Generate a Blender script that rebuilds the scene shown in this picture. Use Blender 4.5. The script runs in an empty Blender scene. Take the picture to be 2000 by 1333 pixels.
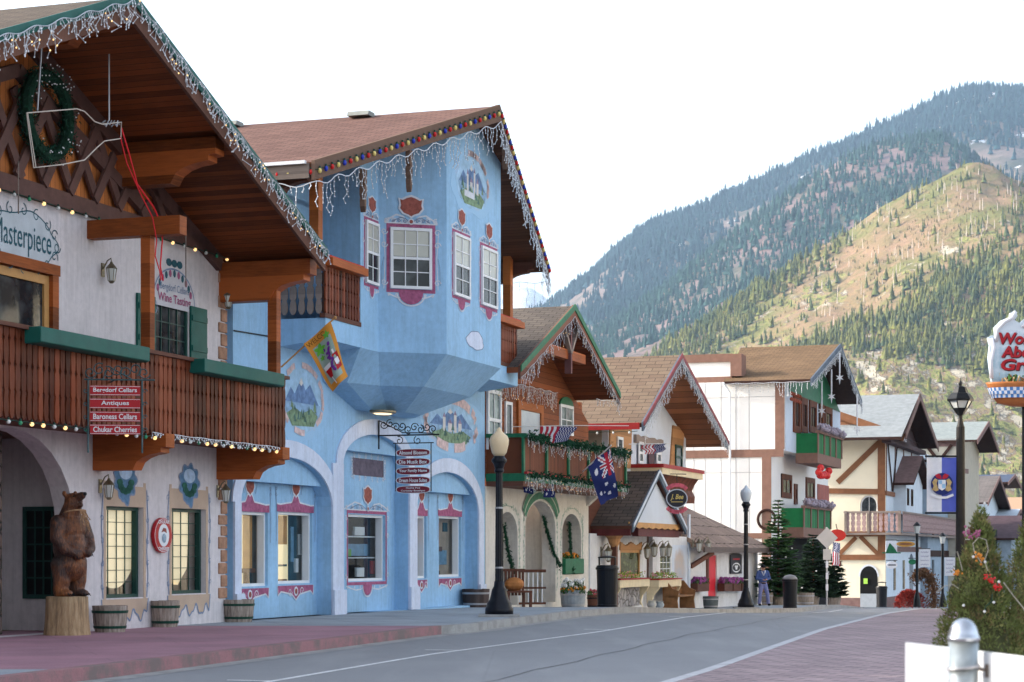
import bpy, math, random
import numpy as np
from mathutils import Vector, Matrix
random.seed(7); np.random.seed(7)
R = math.radians
SC = bpy.context.scene
COL = SC.collection
# ------------------------------------------------------------------ camera, world, sun, exposure
CZ = 1.45; FPX = 4000.0; HY = 1085.0
cam = bpy.data.cameras.new('camera'); cob = bpy.data.objects.new('camera', cam); COL.objects.link(cob)
cob.location = (0, 0, CZ); cob.rotation_euler = (R(90), 0, 0)
cam.lens = 72; cam.sensor_width = 36; cam.shift_y = (HY - 666.5) / 2000; cam.clip_end = 30000; cam.clip_start = .1
cam.dof.use_dof = True; cam.dof.focus_distance = 48; cam.dof.aperture_fstop = 5.6
SC.camera = cob
SUN_DIR = Vector((-.93, .13, .43)).normalized()
W = bpy.data.worlds.new('World'); SC.world = W; W.use_nodes = True
wn = W.node_tree; bg = wn.nodes['Background']
sky = wn.nodes.new('ShaderNodeTexSky'); sky.sky_type = 'NISHITA'; sky.sun_disc = False
sky.sun_elevation = math.asin(SUN_DIR.z); sky.sun_rotation = math.atan2(SUN_DIR.x, SUN_DIR.y)
sky.air_density = 1.0; sky.dust_density = 2.5; sky.ozone_density = .8
hs = wn.nodes.new('ShaderNodeHueSaturation'); hs.inputs['Saturation'].default_value = .5
wn.links.new(sky.outputs[0], hs.inputs['Color']); wn.links.new(hs.outputs[0], bg.inputs[0]); bg.inputs[1].default_value = .15
sl = bpy.data.lights.new('sun', 'SUN'); so = bpy.data.objects.new('sun', sl); COL.objects.link(so)
so.rotation_euler = SUN_DIR.to_track_quat('Z', 'Y').to_euler(); sl.energy = 2.3; sl.angle = R(.5); sl.color = (1, .9, .76)
SC.view_settings.view_transform = 'Standard'; SC.view_settings.look = 'None'
SC.view_settings.exposure = 1.7; SC.view_settings.gamma = 1; SC.view_settings.use_curve_mapping = False
SC.cycles.volume_bounces = 0; SC.cycles.max_bounces = 6; SC.cycles.transparent_max_bounces = 24

# ------------------------------------------------------------------ materials
class NT:
    def __init__(s, name):
        s.m = bpy.data.materials.new(name); s.m.use_nodes = True; s.t = s.m.node_tree
        s.b = s.t.nodes['Principled BSDF']
    def n(s, ty, **kw):
        o = s.t.nodes.new('ShaderNode' + ty)
        for k, v in kw.items():
            if k in o.inputs: s.set(o.inputs[k], v)
            else: setattr(o, k, v)
        return o
    def set(s, inp, v):
        if isinstance(v, bpy.types.NodeSocket): s.t.links.new(v, inp)
        elif isinstance(v, (tuple, list)) and len(v) == 3 and inp.type == 'RGBA': inp.default_value = (*v, 1)
        else: inp.default_value = v
    def l(s, a, b): s.t.links.new(a, b)
    def ramp(s, fac, stops):
        r = s.n('ValToRGB'); s.l(fac, r.inputs[0]); e = r.color_ramp.elements
        while len(e) < len(stops): e.new(.5)
        for i, (p, c) in enumerate(stops):
            e[i].position = p; e[i].color = (*c, 1) if len(c) == 3 else c
        return r.outputs[0]
    def mix(s, f, a, b, bt='MIX'):
        m = s.n('Mix', data_type='RGBA', blend_type=bt)
        s.set(m.inputs[0], f); s.set(m.inputs[6], a); s.set(m.inputs[7], b); return m.outputs[2]
    def math(s, op, a, b=0.0):
        m = s.n('Math', operation=op); s.set(m.inputs[0], a); s.set(m.inputs[1], b); return m.outputs[0]
    def co(s, kind='Object', scale=(1, 1, 1), rot=(0, 0, 0)):
        c = s.n('TexCoord'); m = s.n('Mapping'); s.l(c.outputs[kind], m.inputs[0])
        m.inputs['Scale'].default_value = scale; m.inputs['Rotation'].default_value = rot; return m.outputs[0]
    def noise(s, v, sc, det=4, rough=.55):
        o = s.n('TexNoise'); s.l(v, o.inputs['Vector']); o.inputs['Scale'].default_value = sc
        o.inputs['Detail'].default_value = det; o.inputs['Roughness'].default_value = rough; return o.outputs[0]
    def bump(s, h, st=.3, d=.02):
        b = s.n('Bump'); s.l(h, b.inputs['Height']); b.inputs['Strength'].default_value = st; b.inputs['Distance'].default_value = d
        s.l(b.outputs[0], s.b.inputs['Normal'])
def sc3(c, k): return tuple(min(1, x * k) for x in c)
MAT = {}
def paint(name, c, rough=.6, var=.12, nsc=3, bump=.15, bsc=60, metal=0, dirt=None, spec=.22):
    if name in MAT: return MAT[name]
    g = NT(name); v = g.co(); g.b.inputs['Specular IOR Level'].default_value = spec if not metal else .5
    n1 = g.noise(v, nsc, 5)
    col = g.ramp(n1, [(.3, sc3(c, 1 - var)), (.7, sc3(c, 1 + var))])
    if dirt:
        n2 = g.noise(g.co(scale=(1, 1, .35)), 1.7, 7, .65)
        col = g.mix(g.ramp(n2, [(.5, (0, 0, 0)), (.72, (.6, .6, .6))]), col, dirt)
        n3 = g.noise(g.co(scale=(7, 7, .5)), 1.6, 6, .7); n4 = g.noise(v, 9, 5, .6)
        col = g.mix(.55, col, g.ramp(n3, [(.36, (.82, .82, .82)), (.55, (1.03, 1.03, 1.03))]), 'MULTIPLY')
        col = g.mix(.5, col, g.ramp(n4, [(.35, (.86, .86, .87)), (.65, (1.08, 1.08, 1.08))]), 'MULTIPLY')
    g.set(g.b.inputs['Base Color'], col); g.b.inputs['Roughness'].default_value = rough; g.b.inputs['Metallic'].default_value = metal
    if bump: g.bump(g.noise(v, bsc, 4), bump, .01)
    MAT[name] = g.m; return g.m
def woodm(name, c, axis=0, plank=.14, gap=True, rough=.55, var=.35):
    """planks of width `plank` stacked across `axis` (0=x,1=y,2=z)"""
    if name in MAT: return MAT[name]
    g = NT(name); tc = g.n('TexCoord'); sp = g.n('SeparateXYZ'); g.l(tc.outputs['Object'], sp.inputs[0])
    a = g.math('DIVIDE', sp.outputs[axis], plank)
    cell = g.math('FLOOR', a); fr = g.math('FRACT', a)
    wn_ = g.n('TexWhiteNoise', noise_dimensions='1D'); g.l(cell, wn_.inputs['W'])
    sc = [2.5, 2.5, 2.5]; sc[axis] = 30
    gr = g.noise(g.co(scale=tuple(sc)), 1.2, 5, .6)
    big = g.noise(g.co(), .9, 3)
    f = g.math('ADD', g.math('MULTIPLY', wn_.outputs[0], .4), g.math('ADD', g.math('MULTIPLY', gr, .45), g.math('MULTIPLY', big, .3)))
    col = g.ramp(f, [(.3, sc3(c, 1 - var)), (.52, c), (.75, sc3(c, 1 + var * 1.2))])
    if gap:
        ed = g.math('LESS_THAN', fr, .07)
        col = g.mix(ed, col, sc3(c, .25)); g.bump(g.math('SUBTRACT', gr, ed), .35, .01)
    else: g.bump(gr, .2, .01)
    g.set(g.b.inputs['Base Color'], col); g.b.inputs['Roughness'].default_value = rough; g.b.inputs['Specular IOR Level'].default_value = .12
    MAT[name] = g.m; return g.m
def shingle(name, c, c2, mortar, row=.16, wid=.34, sw=True, wavy=.0):
    if name in MAT: return MAT[name]
    g = NT(name); tc = g.n('TexCoord'); sp = g.n('SeparateXYZ'); g.l(tc.outputs['Object'], sp.inputs[0])
    cb = g.n('CombineXYZ'); a, b = (1, 0) if sw else (0, 2)
    g.l(sp.outputs[a], cb.inputs[0]); yy = sp.outputs[b]
    if wavy: yy = g.math('ADD', yy, g.math('MULTIPLY', g.noise(g.co(scale=(1, 1, 1)), 2.2, 3), wavy))
    g.l(yy, cb.inputs[1])
    br = g.n('TexBrick'); g.l(cb.outputs[0], br.inputs[0]); br.inputs['Scale'].default_value = 1
    br.inputs['Brick Width'].default_value = wid; br.inputs['Row Height'].default_value = row
    br.inputs['Mortar Size'].default_value = .012; br.inputs['Mortar Smooth'].default_value = .3
    g.set(br.inputs['Color1'], c); g.set(br.inputs['Color2'], c2); g.set(br.inputs['Mortar'], mortar)
    n1 = g.noise(g.co(), .8, 6, .6); n2 = g.noise(g.co(), 40, 3)
    col = g.mix(.6, br.outputs[0], g.ramp(n1, [(.3, (.7, .7, .7)), (.75, (1.15, 1.15, 1.15))]), 'MULTIPLY')
    col = g.mix(.5, col, g.ramp(n2, [(.3, (.65, .65, .65)), (.7, (1.2, 1.2, 1.2))]), 'MULTIPLY')
    g.set(g.b.inputs['Base Color'], g.mix(1, col, (.66, .66, .66), 'MULTIPLY')); g.b.inputs['Roughness'].default_value = .95; g.b.inputs['Specular IOR Level'].default_value = .1
    g.bump(br.outputs[1], -.5, .02); MAT[name] = g.m; return g.m
def glow(name, c, st, base=None):
    if name in MAT: return MAT[name]
    g = NT(name); g.set(g.b.inputs['Base Color'], base or c); g.set(g.b.inputs['Emission Color'], c)
    g.b.inputs['Emission Strength'].default_value = st; g.b.inputs['Roughness'].default_value = .3
    MAT[name] = g.m; return g.m
def glassm(name='window_glass', tint=(.85, .9, .92), refl=.32):
    if name in MAT: return MAT[name]
    g = NT(name); out = g.t.nodes['Material Output']
    tr = g.n('BsdfTransparent'); g.set(tr.inputs[0], tint); gl = g.n('BsdfGlossy'); gl.inputs['Roughness'].default_value = .03
    lw = g.n('LayerWeight'); lw.inputs[0].default_value = .35
    mx = g.n('MixShader'); g.l(g.math('ADD', g.math('MULTIPLY', lw.outputs[0], .45), refl * .2), mx.inputs[0])
    g.l(tr.outputs[0], mx.inputs[1]); g.l(gl.outputs[0], mx.inputs[2]); g.l(mx.outputs[0], out.inputs[0])
    MAT[name] = g.m; return g.m
def darkglass(name, c=(.02, .025, .03), c2=None, sc=3):
    if name in MAT: return MAT[name]
    g = NT(name); c2 = c2 or sc3(c, 2.5)
    g.set(g.b.inputs['Base Color'], g.ramp(g.noise(g.co(), sc, 3), [(.42, c), (.62, c2)]))
    g.b.inputs['Roughness'].default_value = .06; g.b.inputs['Specular IOR Level'].default_value = .25
    MAT[name] = g.m; return g.m
def mural(name, stops, sc=6, wall=None, seed=0, rad=.5):
    """painted patch: colours by noise + height, feathered in colour into the wall paint at its rim (generated coords)"""
    if name in MAT: return MAT[name]
    g = NT(name); tc = g.n('TexCoord'); v = g.n('Mapping'); g.l(tc.outputs['Generated'], v.inputs[0]); v.inputs['Location'].default_value = (seed, seed * 1.3, seed * .7)
    nz = g.noise(v.outputs[0], sc, 5, .6); sp = g.n('SeparateXYZ'); g.l(tc.outputs['Generated'], sp.inputs[0])
    f = g.math('ADD', g.math('MULTIPLY', nz, .8), g.math('MULTIPLY', sp.outputs[2], .4))
    col = g.ramp(f, stops)
    if wall:
        dx = g.math('SUBTRACT', sp.outputs[0], .5); dz = g.math('SUBTRACT', sp.outputs[2], .5)
        rr = g.math('SQRT', g.math('ADD', g.math('MULTIPLY', dx, dx), g.math('MULTIPLY', dz, dz)))
        rr = g.math('ADD', rr, g.math('MULTIPLY', g.noise(v.outputs[0], 5, 4), .3))
        col = g.mix(g.ramp(rr, [(rad - .05, (0, 0, 0)), (rad + .1, (1, 1, 1))]), col, wall)
    g.set(g.b.inputs['Base Color'], col); g.b.inputs['Roughness'].default_value = .8
    MAT[name] = g.m; return g.m

# ------------------------------------------------------------------ mesh helpers
class MB:
    def __init__(s): s.v = []; s.f = []; s.m = []
    def add(s, vs, fs, mi=0):
        n = len(s.v); s.v += [tuple(v) for v in vs]; s.f += [tuple(i + n for i in f) for f in fs]; s.m += [mi] * len(fs); return s
    def box(s, x0, x1, y0, y1, z0, z1, mi=0):
        return s.add([(x, y, z) for z in (z0, z1) for y in (y0, y1) for x in (x0, x1)],
                     [(0, 2, 3, 1), (4, 5, 7, 6), (0, 1, 5, 4), (2, 6, 7, 3), (0, 4, 6, 2), (1, 3, 7, 5)], mi)
    def bar(s, p0, p1, w, h=None, side=None, mi=0):
        p0 = Vector(p0); p1 = Vector(p1); h = h or w; d = (p1 - p0).normalized()
        a = Vector(side) if side else (d.cross(Vector((0, 0, 1))) if abs(d.z) < .98 else Vector((1, 0, 0)))
        a = (a - d * a.dot(d)).normalized(); b = a.cross(d)
        vs = [p + a * (i * w / 2) + b * (j * h / 2) for p in (p0, p1) for i, j in ((-1, -1), (1, -1), (1, 1), (-1, 1))]
        return s.add(vs, [(0, 1, 2, 3), (7, 6, 5, 4), (0, 4, 5, 1), (1, 5, 6, 2), (2, 6, 7, 3), (3, 7, 4, 0)], mi)
    def prism(s, pts, a, b, axis='y', mi=0):
        """pts 2D; axis y: (x,z) extruded y a..b; axis z: (x,y); axis x: (y,z)"""
        def P(p, t): return (p[0], t, p[1]) if axis == 'y' else ((p[0], p[1], t) if axis == 'z' else (t, p[0], p[1]))
        n = len(pts)
        return s.add([P(p, a) for p in pts] + [P(p, b) for p in pts],
                     [tuple(range(n)), tuple(range(2 * n - 1, n - 1, -1))] + [(i, n + i, n + (i + 1) % n, (i + 1) % n) for i in range(n)], mi)
    def tube(s, path, r, n=6, mi=0, cap=True):
        path = [Vector(p) for p in path]; rs = r if isinstance(r, (list, tuple)) else [r] * len(path); vs = []; pa = None
        for i, p in enumerate(path):
            d = (path[min(i + 1, len(path) - 1)] - path[max(i - 1, 0)])
            d = d.normalized() if d.length > 1e-9 else Vector((0, 0, 1))
            a = pa if pa else (Vector((0, 0, 1)).cross(d) if abs(d.z) < .95 else Vector((1, 0, 0)))
            a = (a - d * a.dot(d)); a = a.normalized() if a.length > 1e-6 else d.orthogonal().normalized(); pa = a; b = d.cross(a)
            vs += [p + (a * math.cos(2 * math.pi * k / n) + b * math.sin(2 * math.pi * k / n)) * rs[i] for k in range(n)]
        fs = [(i * n + k, i * n + (k + 1) % n, (i + 1) * n + (k + 1) % n, (i + 1) * n + k) for i in range(len(path) - 1) for k in range(n)]
        if cap: fs += [tuple(range(n - 1, -1, -1)), tuple(range((len(path) - 1) * n, len(path) * n))]
        return s.add(vs, fs, mi)
    def lathe(s, prof, c=(0, 0, 0), n=16, mi=0, sx=1, sy=1):
        vs = [(c[0] + r * sx * math.cos(2 * math.pi * k / n), c[1] + r * sy * math.sin(2 * math.pi * k / n), c[2] + z) for r, z in prof for k in range(n)]
        fs = [(i * n + k, i * n + (k + 1) % n, (i + 1) * n + (k + 1) % n, (i + 1) * n + k) for i in range(len(prof) - 1) for k in range(n)]
        fs += [tuple(range(n - 1, -1, -1)), tuple(range((len(prof) - 1) * n, len(prof) * n))]
        return s.add(vs, fs, mi)
    def ball(s, c, r, n=8, mi=0, sz=1, sy=1):
        m = max(4, n // 2 + 1)
        return s.lathe([(max(r * math.sin(math.pi * i / m), r * .02), -r * sz * math.cos(math.pi * i / m)) for i in range(m + 1)], c, n, mi, sy=sy)
    def poly(s, pts, mi=0): return s.add(pts, [tuple(range(len(pts)))], mi)
    def build(s, name, mats, parent=None, smooth=False, T=None, bevel=0):
        me = bpy.data.meshes.new(name)
        vs = s.v if T is None else [tuple(T @ Vector(v)) for v in s.v]
        me.from_pydata(vs, [], s.f)
        for m in (mats if isinstance(mats, (list, tuple)) else [mats]): me.materials.append(m)
        me.polygons.foreach_set('material_index', s.m)
        if smooth: me.polygons.foreach_set('use_smooth', [True] * len(s.f))
        me.update(); o = bpy.data.objects.new(name, me); COL.objects.link(o)
        if parent: o.parent = parent
        if bevel:
            b = o.modifiers.new('bevel', 'BEVEL'); b.width = bevel; b.segments = 2; b.limit_method = 'ANGLE'
        return o
def tag(o, label=None, cat=None, group=None, kind=None, T=None):
    if label: o['label'] = label
    if cat: o['category'] = cat
    if group: o['group'] = group
    if kind: o['kind'] = kind
    if T is not None: o.matrix_world = T
    return o
def thing(name, label, cat, T=None, group=None):
    o = bpy.data.objects.new(name, None); COL.objects.link(o); o.empty_display_size = .3
    if T is not None: o.matrix_world = T if isinstance(T, Matrix) else Matrix.Translation(T)
    return tag(o, label, cat, group)
def kids(o): return [c for c in bpy.data.objects if c.parent == o]
def dup(o, T=None, label=None, group=None, parent=None):
    c = o.copy(); COL.objects.link(c)
    if parent: c.parent = parent
    if T is not None: c.matrix_world = T
    if label: c['label'] = label
    if group: c['group'] = group
    for k in kids(o):
        if k is not c: dup(k, parent=c)
    return c
def TR(x=0, y=0, z=0, rz=0, s=1): return Matrix.Translation((x, y, z)) @ Matrix.Rotation(rz, 4, 'Z') @ Matrix.Scale(s, 4)
def hit(Wm, px, py, y=0.0):
    """pixel ray of the photograph against local plane y=const of frame Wm -> (x, z)"""
    I = Wm.inverted(); o = I @ Vector((0, 0, CZ)); d = I.to_3x3() @ Vector(((px - 1000) / FPX, 1, (HY - py) / FPX))
    t = (y - o.y) / d.y; p = o + d * t; return p.x, p.z
def hitx(Wm, px, py, x=0.0):
    I = Wm.inverted(); o = I @ Vector((0, 0, CZ)); d = I.to_3x3() @ Vector(((px - 1000) / FPX, 1, (HY - py) / FPX))
    t = (x - o.x) / d.x; p = o + d * t; return p.y, p.z
def at(px, Y, py=None): return Vector(((px - 1000) / FPX * Y, Y, CZ + (HY - py) / FPX * Y if py is not None else gz(Y)))
ZT = [(-50, .18), (34, .2), (46, .2), (52, .14), (61, -.15), (66.7, -.3), (75, -.48), (82, -.55), (89, -.7), (99, -1.05), (118, -1.55), (200, -3.9), (420, -9), (900, -12), (30000, -14)]
def lerp(tab, x):
    if x <= tab[0][0]: return tab[0][1]
    for (a, u), (b, v) in zip(tab, tab[1:]):
        if x <= b: return u + (v - u) * (x - a) / (b - a)
    return tab[-1][1]
def gz(Y): return lerp(ZT, Y)

# text as thin mesh, in the local xz plane facing -y; fitted to width w (None = natural) and height h
def text(s, x, z, h, mat, parent, T=None, w=None, y=0.0, depth=.004, bold=0.0, shear=0.0, name='lettering', arc=None):
    cu = bpy.data.curves.new('t', 'FONT'); cu.body = s; cu.size = 1; cu.align_x = 'CENTER'; cu.align_y = 'CENTER'
    cu.extrude = 0.0; cu.offset = bold; cu.shear = shear; cu.resolution_u = 3
    o = bpy.data.objects.new('t', cu); COL.objects.link(o); me = bpy.data.meshes.new_from_object(o)
    COL.objects.unlink(o); bpy.data.objects.remove(o)
    vs = [v.co.copy() for v in me.vertices]; fs = [tuple(p.vertices) for p in me.polygons]; bpy.data.meshes.remove(me)
    x0 = min(v.x for v in vs); x1 = max(v.x for v in vs); y0 = min(v.y for v in vs); y1 = max(v.y for v in vs)
    kz = h / (y1 - y0); kx = (w / (x1 - x0)) if w else kz; b = MB(); out = []
    for v in vs:
        X = (v.x - (x0 + x1) / 2) * kx; Z = (v.y - (y0 + y1) / 2) * kz
        if arc:
            a = X / abs(arc); rr = abs(arc) + (Z if arc > 0 else -Z)
            X2 = math.sin(a) * rr; Z2 = (math.cos(a) * rr - abs(arc)) * (1 if arc > 0 else -1); X, Z = X2, Z2
        out.append((x + X, y, z + Z))
    n = len(out); b.add(out, fs)
    return b.build(name, mat, parent, T=T)
def ribbon(b, pts, w, y=0.0, mi=0, th=.003):
    """flat painted ribbon in the xz plane"""
    n = len(pts)
    for i in range(n - 1):
        (x0, z0), (x1, z1) = pts[i], pts[i + 1]; dx, dz = x1 - x0, z1 - z0; L = math.hypot(dx, dz) or 1
        w0 = w if not callable(w) else w(i / (n - 1)); w1 = w if not callable(w) else w((i + 1) / (n - 1))
        nx, nz = -dz / L / 2, dx / L / 2
        b.poly([(x0 - nx * w0, y, z0 - nz * w0), (x1 - nx * w1, y, z1 - nz * w1), (x1 + nx * w1, y, z1 + nz * w1), (x0 + nx * w0, y, z0 + nz * w0)], mi)
def spiral(cx, cz, r, turns=1.2, a0=0, sgn=1, n=14):
    return [(cx + r * (1 - .8 * i / n) * math.cos(a0 + sgn * turns * 2 * math.pi * i / n), cz + r * (1 - .8 * i / n) * math.sin(a0 + sgn * turns * 2 * math.pi * i / n)) for i in range(n + 1)]
def archpts(a, b, zs, zt, n=14):
    """from (b,zs) over the top to (a,zs)"""
    c = (a + b) / 2; rx = (b - a) / 2
    return [(c + rx * math.cos(math.pi * i / n), zs + (zt - zs) * math.sin(math.pi * i / n)) for i in range(n + 1)]
def wall(b, u0, u1, z0, z1, ops, y0, y1, top=None, mi=0):
    """wall slab with openings (a,b,zb,zt,rise); top(u)->z for a sloped head"""
    def tp(u): return top(u) if top else z1
    def strip(a, c, lo):
        if c - a < 1e-5: return
        pts = [(a, lo), (c, lo), (c, tp(c))]
        if top: pts += [(a + (c - a) * k / 6, tp(a + (c - a) * k / 6)) for k in range(5, 0, -1)]
        pts.append((a, tp(a))); b.prism(pts, y0, y1, mi=mi)
    x = u0
    for (a, c, zb, zt, rise) in sorted(ops):
        strip(x, a, z0); x = c
        if zb > z0 + 1e-4: b.prism([(a, z0), (c, z0), (c, zb), (a, zb)], y0, y1, mi=mi)
        if rise > 0: head = archpts(a, c, zt - rise, zt)[::-1]
        else: head = [(a, zt), (c, zt)]
        pts = head + [(c, tp(c))]
        if top: pts += [(a + (c - a) * k / 6, tp(a + (c - a) * k / 6)) for k in range(5, 0, -1)]
        pts.append((a, tp(a))); b.prism(pts, y0, y1, mi=mi)
    strip(x, u1, z0)
def window(parent, T, x0, x1, z0, z1, fm, pm, cols=2, rows=2, fw=.07, depth=.06, y=0.0, arch=0, mw=.025, name='window', sash=False, label=None):
    """frame (window) > pane, muntins"""
    b = MB()
    yf = y - depth
    if arch:
        o = archpts(x0, x1, z1 - arch, z1); i_ = archpts(x0 + fw, x1 - fw, z1 - arch, z1 - fw)
        for k in range(len(o) - 1):
            b.add([(o[k][0], yf, o[k][1]), (o[k + 1][0], yf, o[k + 1][1]), (i_[k + 1][0], yf, i_[k + 1][1]), (i_[k][0], yf, i_[k][1]),
                   (o[k][0], y, o[k][1]), (o[k + 1][0], y, o[k + 1][1]), (i_[k + 1][0], y, i_[k + 1][1]), (i_[k][0], y, i_[k][1])],
                  [(0, 1, 2, 3), (0, 4, 5, 1), (3, 2, 6, 7)])
        b.box(x0, x0 + fw, yf, y, z0 + fw, z1 - arch); b.box(x1 - fw, x1, yf, y, z0 + fw, z1 - arch)
    else:
        b.box(x0, x0 + fw, yf, y, z0 + fw, z1 - fw); b.box(x1 - fw, x1, yf, y, z0 + fw, z1 - fw); b.box(x0, x1, yf, y, z1 - fw, z1)
    b.box(x0, x1, yf, y, z0, z0 + fw)
    if sash: b.box(x0 + fw, x1 - fw, yf + .004, y, (z0 + z1) / 2 - fw * .45, (z0 + z1) / 2 + fw * .45)
    w = b.build(name, fm, parent, T=T)
    if label: w['label'] = label
    p = MB()
    if arch: p.poly([(a, y - .02, c) for a, c in archpts(x0 + fw * .5, x1 - fw * .5, z1 - arch, z1 - fw * .5)] + [(x0 + fw * .5, y - .02, z0 + fw * .5), (x1 - fw * .5, y - .02, z0 + fw * .5)])
    else: p.poly([(x0 + fw * .5, y - .02, z0 + fw * .5), (x1 - fw * .5, y - .02, z0 + fw * .5), (x1 - fw * .5, y - .02, z1 - fw * .5), (x0 + fw * .5, y - .02, z1 - fw * .5)])
    p.build('pane', pm, w, T=T)
    if cols * rows > 1 and mw > 0:
        m = MB()
        for k in range(1, cols):
            xx = x0 + fw + (x1 - x0 - 2 * fw) * k / cols; m.box(xx - mw / 2, xx + mw / 2, y - .042, y - .024, z0 + fw, z1 - fw)
        for k in range(1, rows):
            zz = z0 + fw + (z1 - z0 - 2 * fw) * k / rows
            if sash and abs(zz - (z0 + z1) / 2) < .05: continue
            m.box(x0 + fw, x1 - fw, y - .039, y - .027, zz - mw / 2, zz + mw / 2)
        if m.v: m.build('glazing_bars', fm, w, T=T)
    return w
def remesh(parts, vox, name, mat, parent=None, T=None, smooth_it=4):
    """organic body: union of balls/tapered tubes remeshed into one continuous surface"""
    b = MB()
    for p in parts:
        if p[0] == 'b':
            _, c, r = p[:3]; e = p[3] if len(p) > 3 else (0, 0, 0)
            t = MB(); t.ball((0, 0, 0), 1, 16); M = Matrix.Translation(c) @ Matrix.Rotation(e[2], 4, 'Z') @ Matrix.Rotation(e[1], 4, 'Y') @ Matrix.Rotation(e[0], 4, 'X') @ Matrix.Diagonal((*(r if isinstance(r, tuple) else (r, r, r)), 1))
            b.add([M @ Vector(v) for v in t.v], t.f)
        else:
            _, path, rs = p; b.tube(path, rs, 12)
            for q, r in zip(path, rs): b.ball(q, r, 12)
    o = b.build(name, mat, None)
    m = o.modifiers.new('r', 'REMESH'); m.mode = 'VOXEL'; m.voxel_size = vox
    s = o.modifiers.new('s', 'SMOOTH'); s.iterations = smooth_it; s.factor = .5
    bpy.context.view_layer.update()
    dg = bpy.context.evaluated_depsgraph_get(); me = bpy.data.meshes.new_from_object(o.evaluated_get(dg))
    o.modifiers.clear(); o.data = me; me.name = name
    if T is not None: me.transform(T)
    me.polygons.foreach_set('use_smooth', [True] * len(me.polygons))
    if not me.materials: me.materials.append(mat)
    if parent: o.parent = parent
    return o
# ------------------------------------------------------------------ ground, road, pavements
def asphalt():
    g = NT('asphalt'); v = g.co()
    n = g.noise(v, .35, 5); n2 = g.noise(v, 90, 3); n3 = g.noise(g.co(scale=(1, .12, 1), rot=(0, 0, R(17))), 1.3, 5)
    c = g.mix(.5, g.ramp(n, [(.3, (.19, .197, .213)), (.7, (.26, .265, .275))]), g.ramp(n2, [(.3, (.19, .192, .203)), (.7, (.31, .312, .32))]))
    c = g.mix(g.ramp(n3, [(.5, (0, 0, 0)), (.75, (.6, .6, .6))]), c, (.33, .33, .335))
    vo = g.n('TexVoronoi', feature='DISTANCE_TO_EDGE'); g.l(g.co(scale=(.16, .1, .2)), vo.inputs[0]); vo.inputs['Scale'].default_value = 1
    c = g.mix(g.ramp(vo.outputs[0], [(.0, (.12, .12, .12)), (.002, (0, 0, 0))]), c, (.07, .07, .075))
    g.set(g.b.inputs['Base Color'], c); g.b.inputs['Roughness'].default_value = .85; g.bump(n2, .3, .01); return g.m
def pavers(name, c1, c2, mo, w, h, rot=0, bs=.5, mort=.008):
    g = NT(name); v = g.co(rot=(0, 0, rot)); br = g.n('TexBrick', offset=bs); g.l(v, br.inputs[0]); br.inputs['Scale'].default_value = 1
    br.inputs['Brick Width'].default_value = w; br.inputs['Row Height'].default_value = h; br.inputs['Mortar Size'].default_value = mort
    g.set(br.inputs['Color1'], c1); g.set(br.inputs['Color2'], c2); g.set(br.inputs['Mortar'], mo)
    c = g.mix(.8, br.outputs[0], g.ramp(g.noise(g.co(), .7, 6, .62), [(.3, (.72, .72, .74)), (.7, (1.2, 1.18, 1.2))]), 'MULTIPLY')
    c = g.mix(.5, c, g.ramp(g.noise(g.co(), 30, 3), [(.3, (.7, .7, .7)), (.7, (1.2, 1.2, 1.2))]), 'MULTIPLY')
    g.set(g.b.inputs['Base Color'], c); g.b.inputs['Roughness'].default_value = .8; g.bump(br.outputs[1], -.35, .01); return g.m
def concrete(name, c, dirt=(.1, .1, .1), amt=.6):
    g = NT(name); v = g.co(); n = g.noise(v, 2.5, 7, .65); n2 = g.noise(v, 50, 3)
    col = g.mix(g.ramp(n, [(.42, (0, 0, 0)), (.62, (amt, amt, amt))]), g.ramp(n2, [(.3, sc3(c, .85)), (.7, sc3(c, 1.15))]), dirt)
    g.set(g.b.inputs['Base Color'], col); g.b.inputs['Roughness'].default_value = .9; g.bump(n, .4, .02); return g.m
XL = [(-5, -12.1), (24.2, -4.4), (36.3, -1.25), (37.2, -.75), (40.6, 0), (50.4, 2.5), (66.7, 7.5), (74, 10.3), (89, 14.2), (99, 16.8)]
XR = [(-5, -5.8), (23.4, 2.19), (36, 5.4), (43.8, 7.7), (59, 12.4), (90, 23), (140, 41), (300, 100)]
XP = [(10, -5.9), (23.07, -2.6), (28.9, -1.16), (37.4, 1.59), (57.6, 6.9), (80, 12.9)]
def fx(Y): return .59 + .3375 * (Y - 56)         # the building line on the left
def strip(name, xa, xb, Ys, off, mat, skirt=0, **kw):
    b = MB(); n = len(Ys); vs = []
    for Y in Ys: vs += [(xa(Y), Y, gz(Y) + off), (xb(Y), Y, gz(Y) + off)]
    fs = [(2 * i, 2 * i + 1, 2 * i + 3, 2 * i + 2) for i in range(n - 1)]
    if skirt:
        k = len(vs)
        for Y in Ys: vs += [(xa(Y), Y, gz(Y) + off - skirt), (xb(Y), Y, gz(Y) + off - skirt)]
        fs += [(k + 2 * i, 2 * i, 2 * i + 2, k + 2 * i + 2) for i in range(n - 1)] + [(2 * i + 1, k + 2 * i + 1, k + 2 * i + 3, 2 * i + 3) for i in range(n - 1)]
        fs += [(0, k, k + 1, 1), (2 * n - 2, 2 * n - 1, k + 2 * n - 1, k + 2 * n - 2)]
    b.add(vs, fs); return tag(b.build(name, mat), kind='structure', **kw)
def rng(a, b, st=1.5):
    n = max(1, int((b - a) / st)); return [a + (b - a) * i / n for i in range(n + 1)]
ground_mat = paint('valley_ground', (.16, .13, .08), rough=1, var=.4, nsc=.02, bump=0)
gy = [-60, 0, 20, 40, 50, 60, 70, 80, 90, 100, 120, 160, 200, 300, 420, 900, 2500, 6000, 14000]
b = MB(); vs = []
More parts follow.
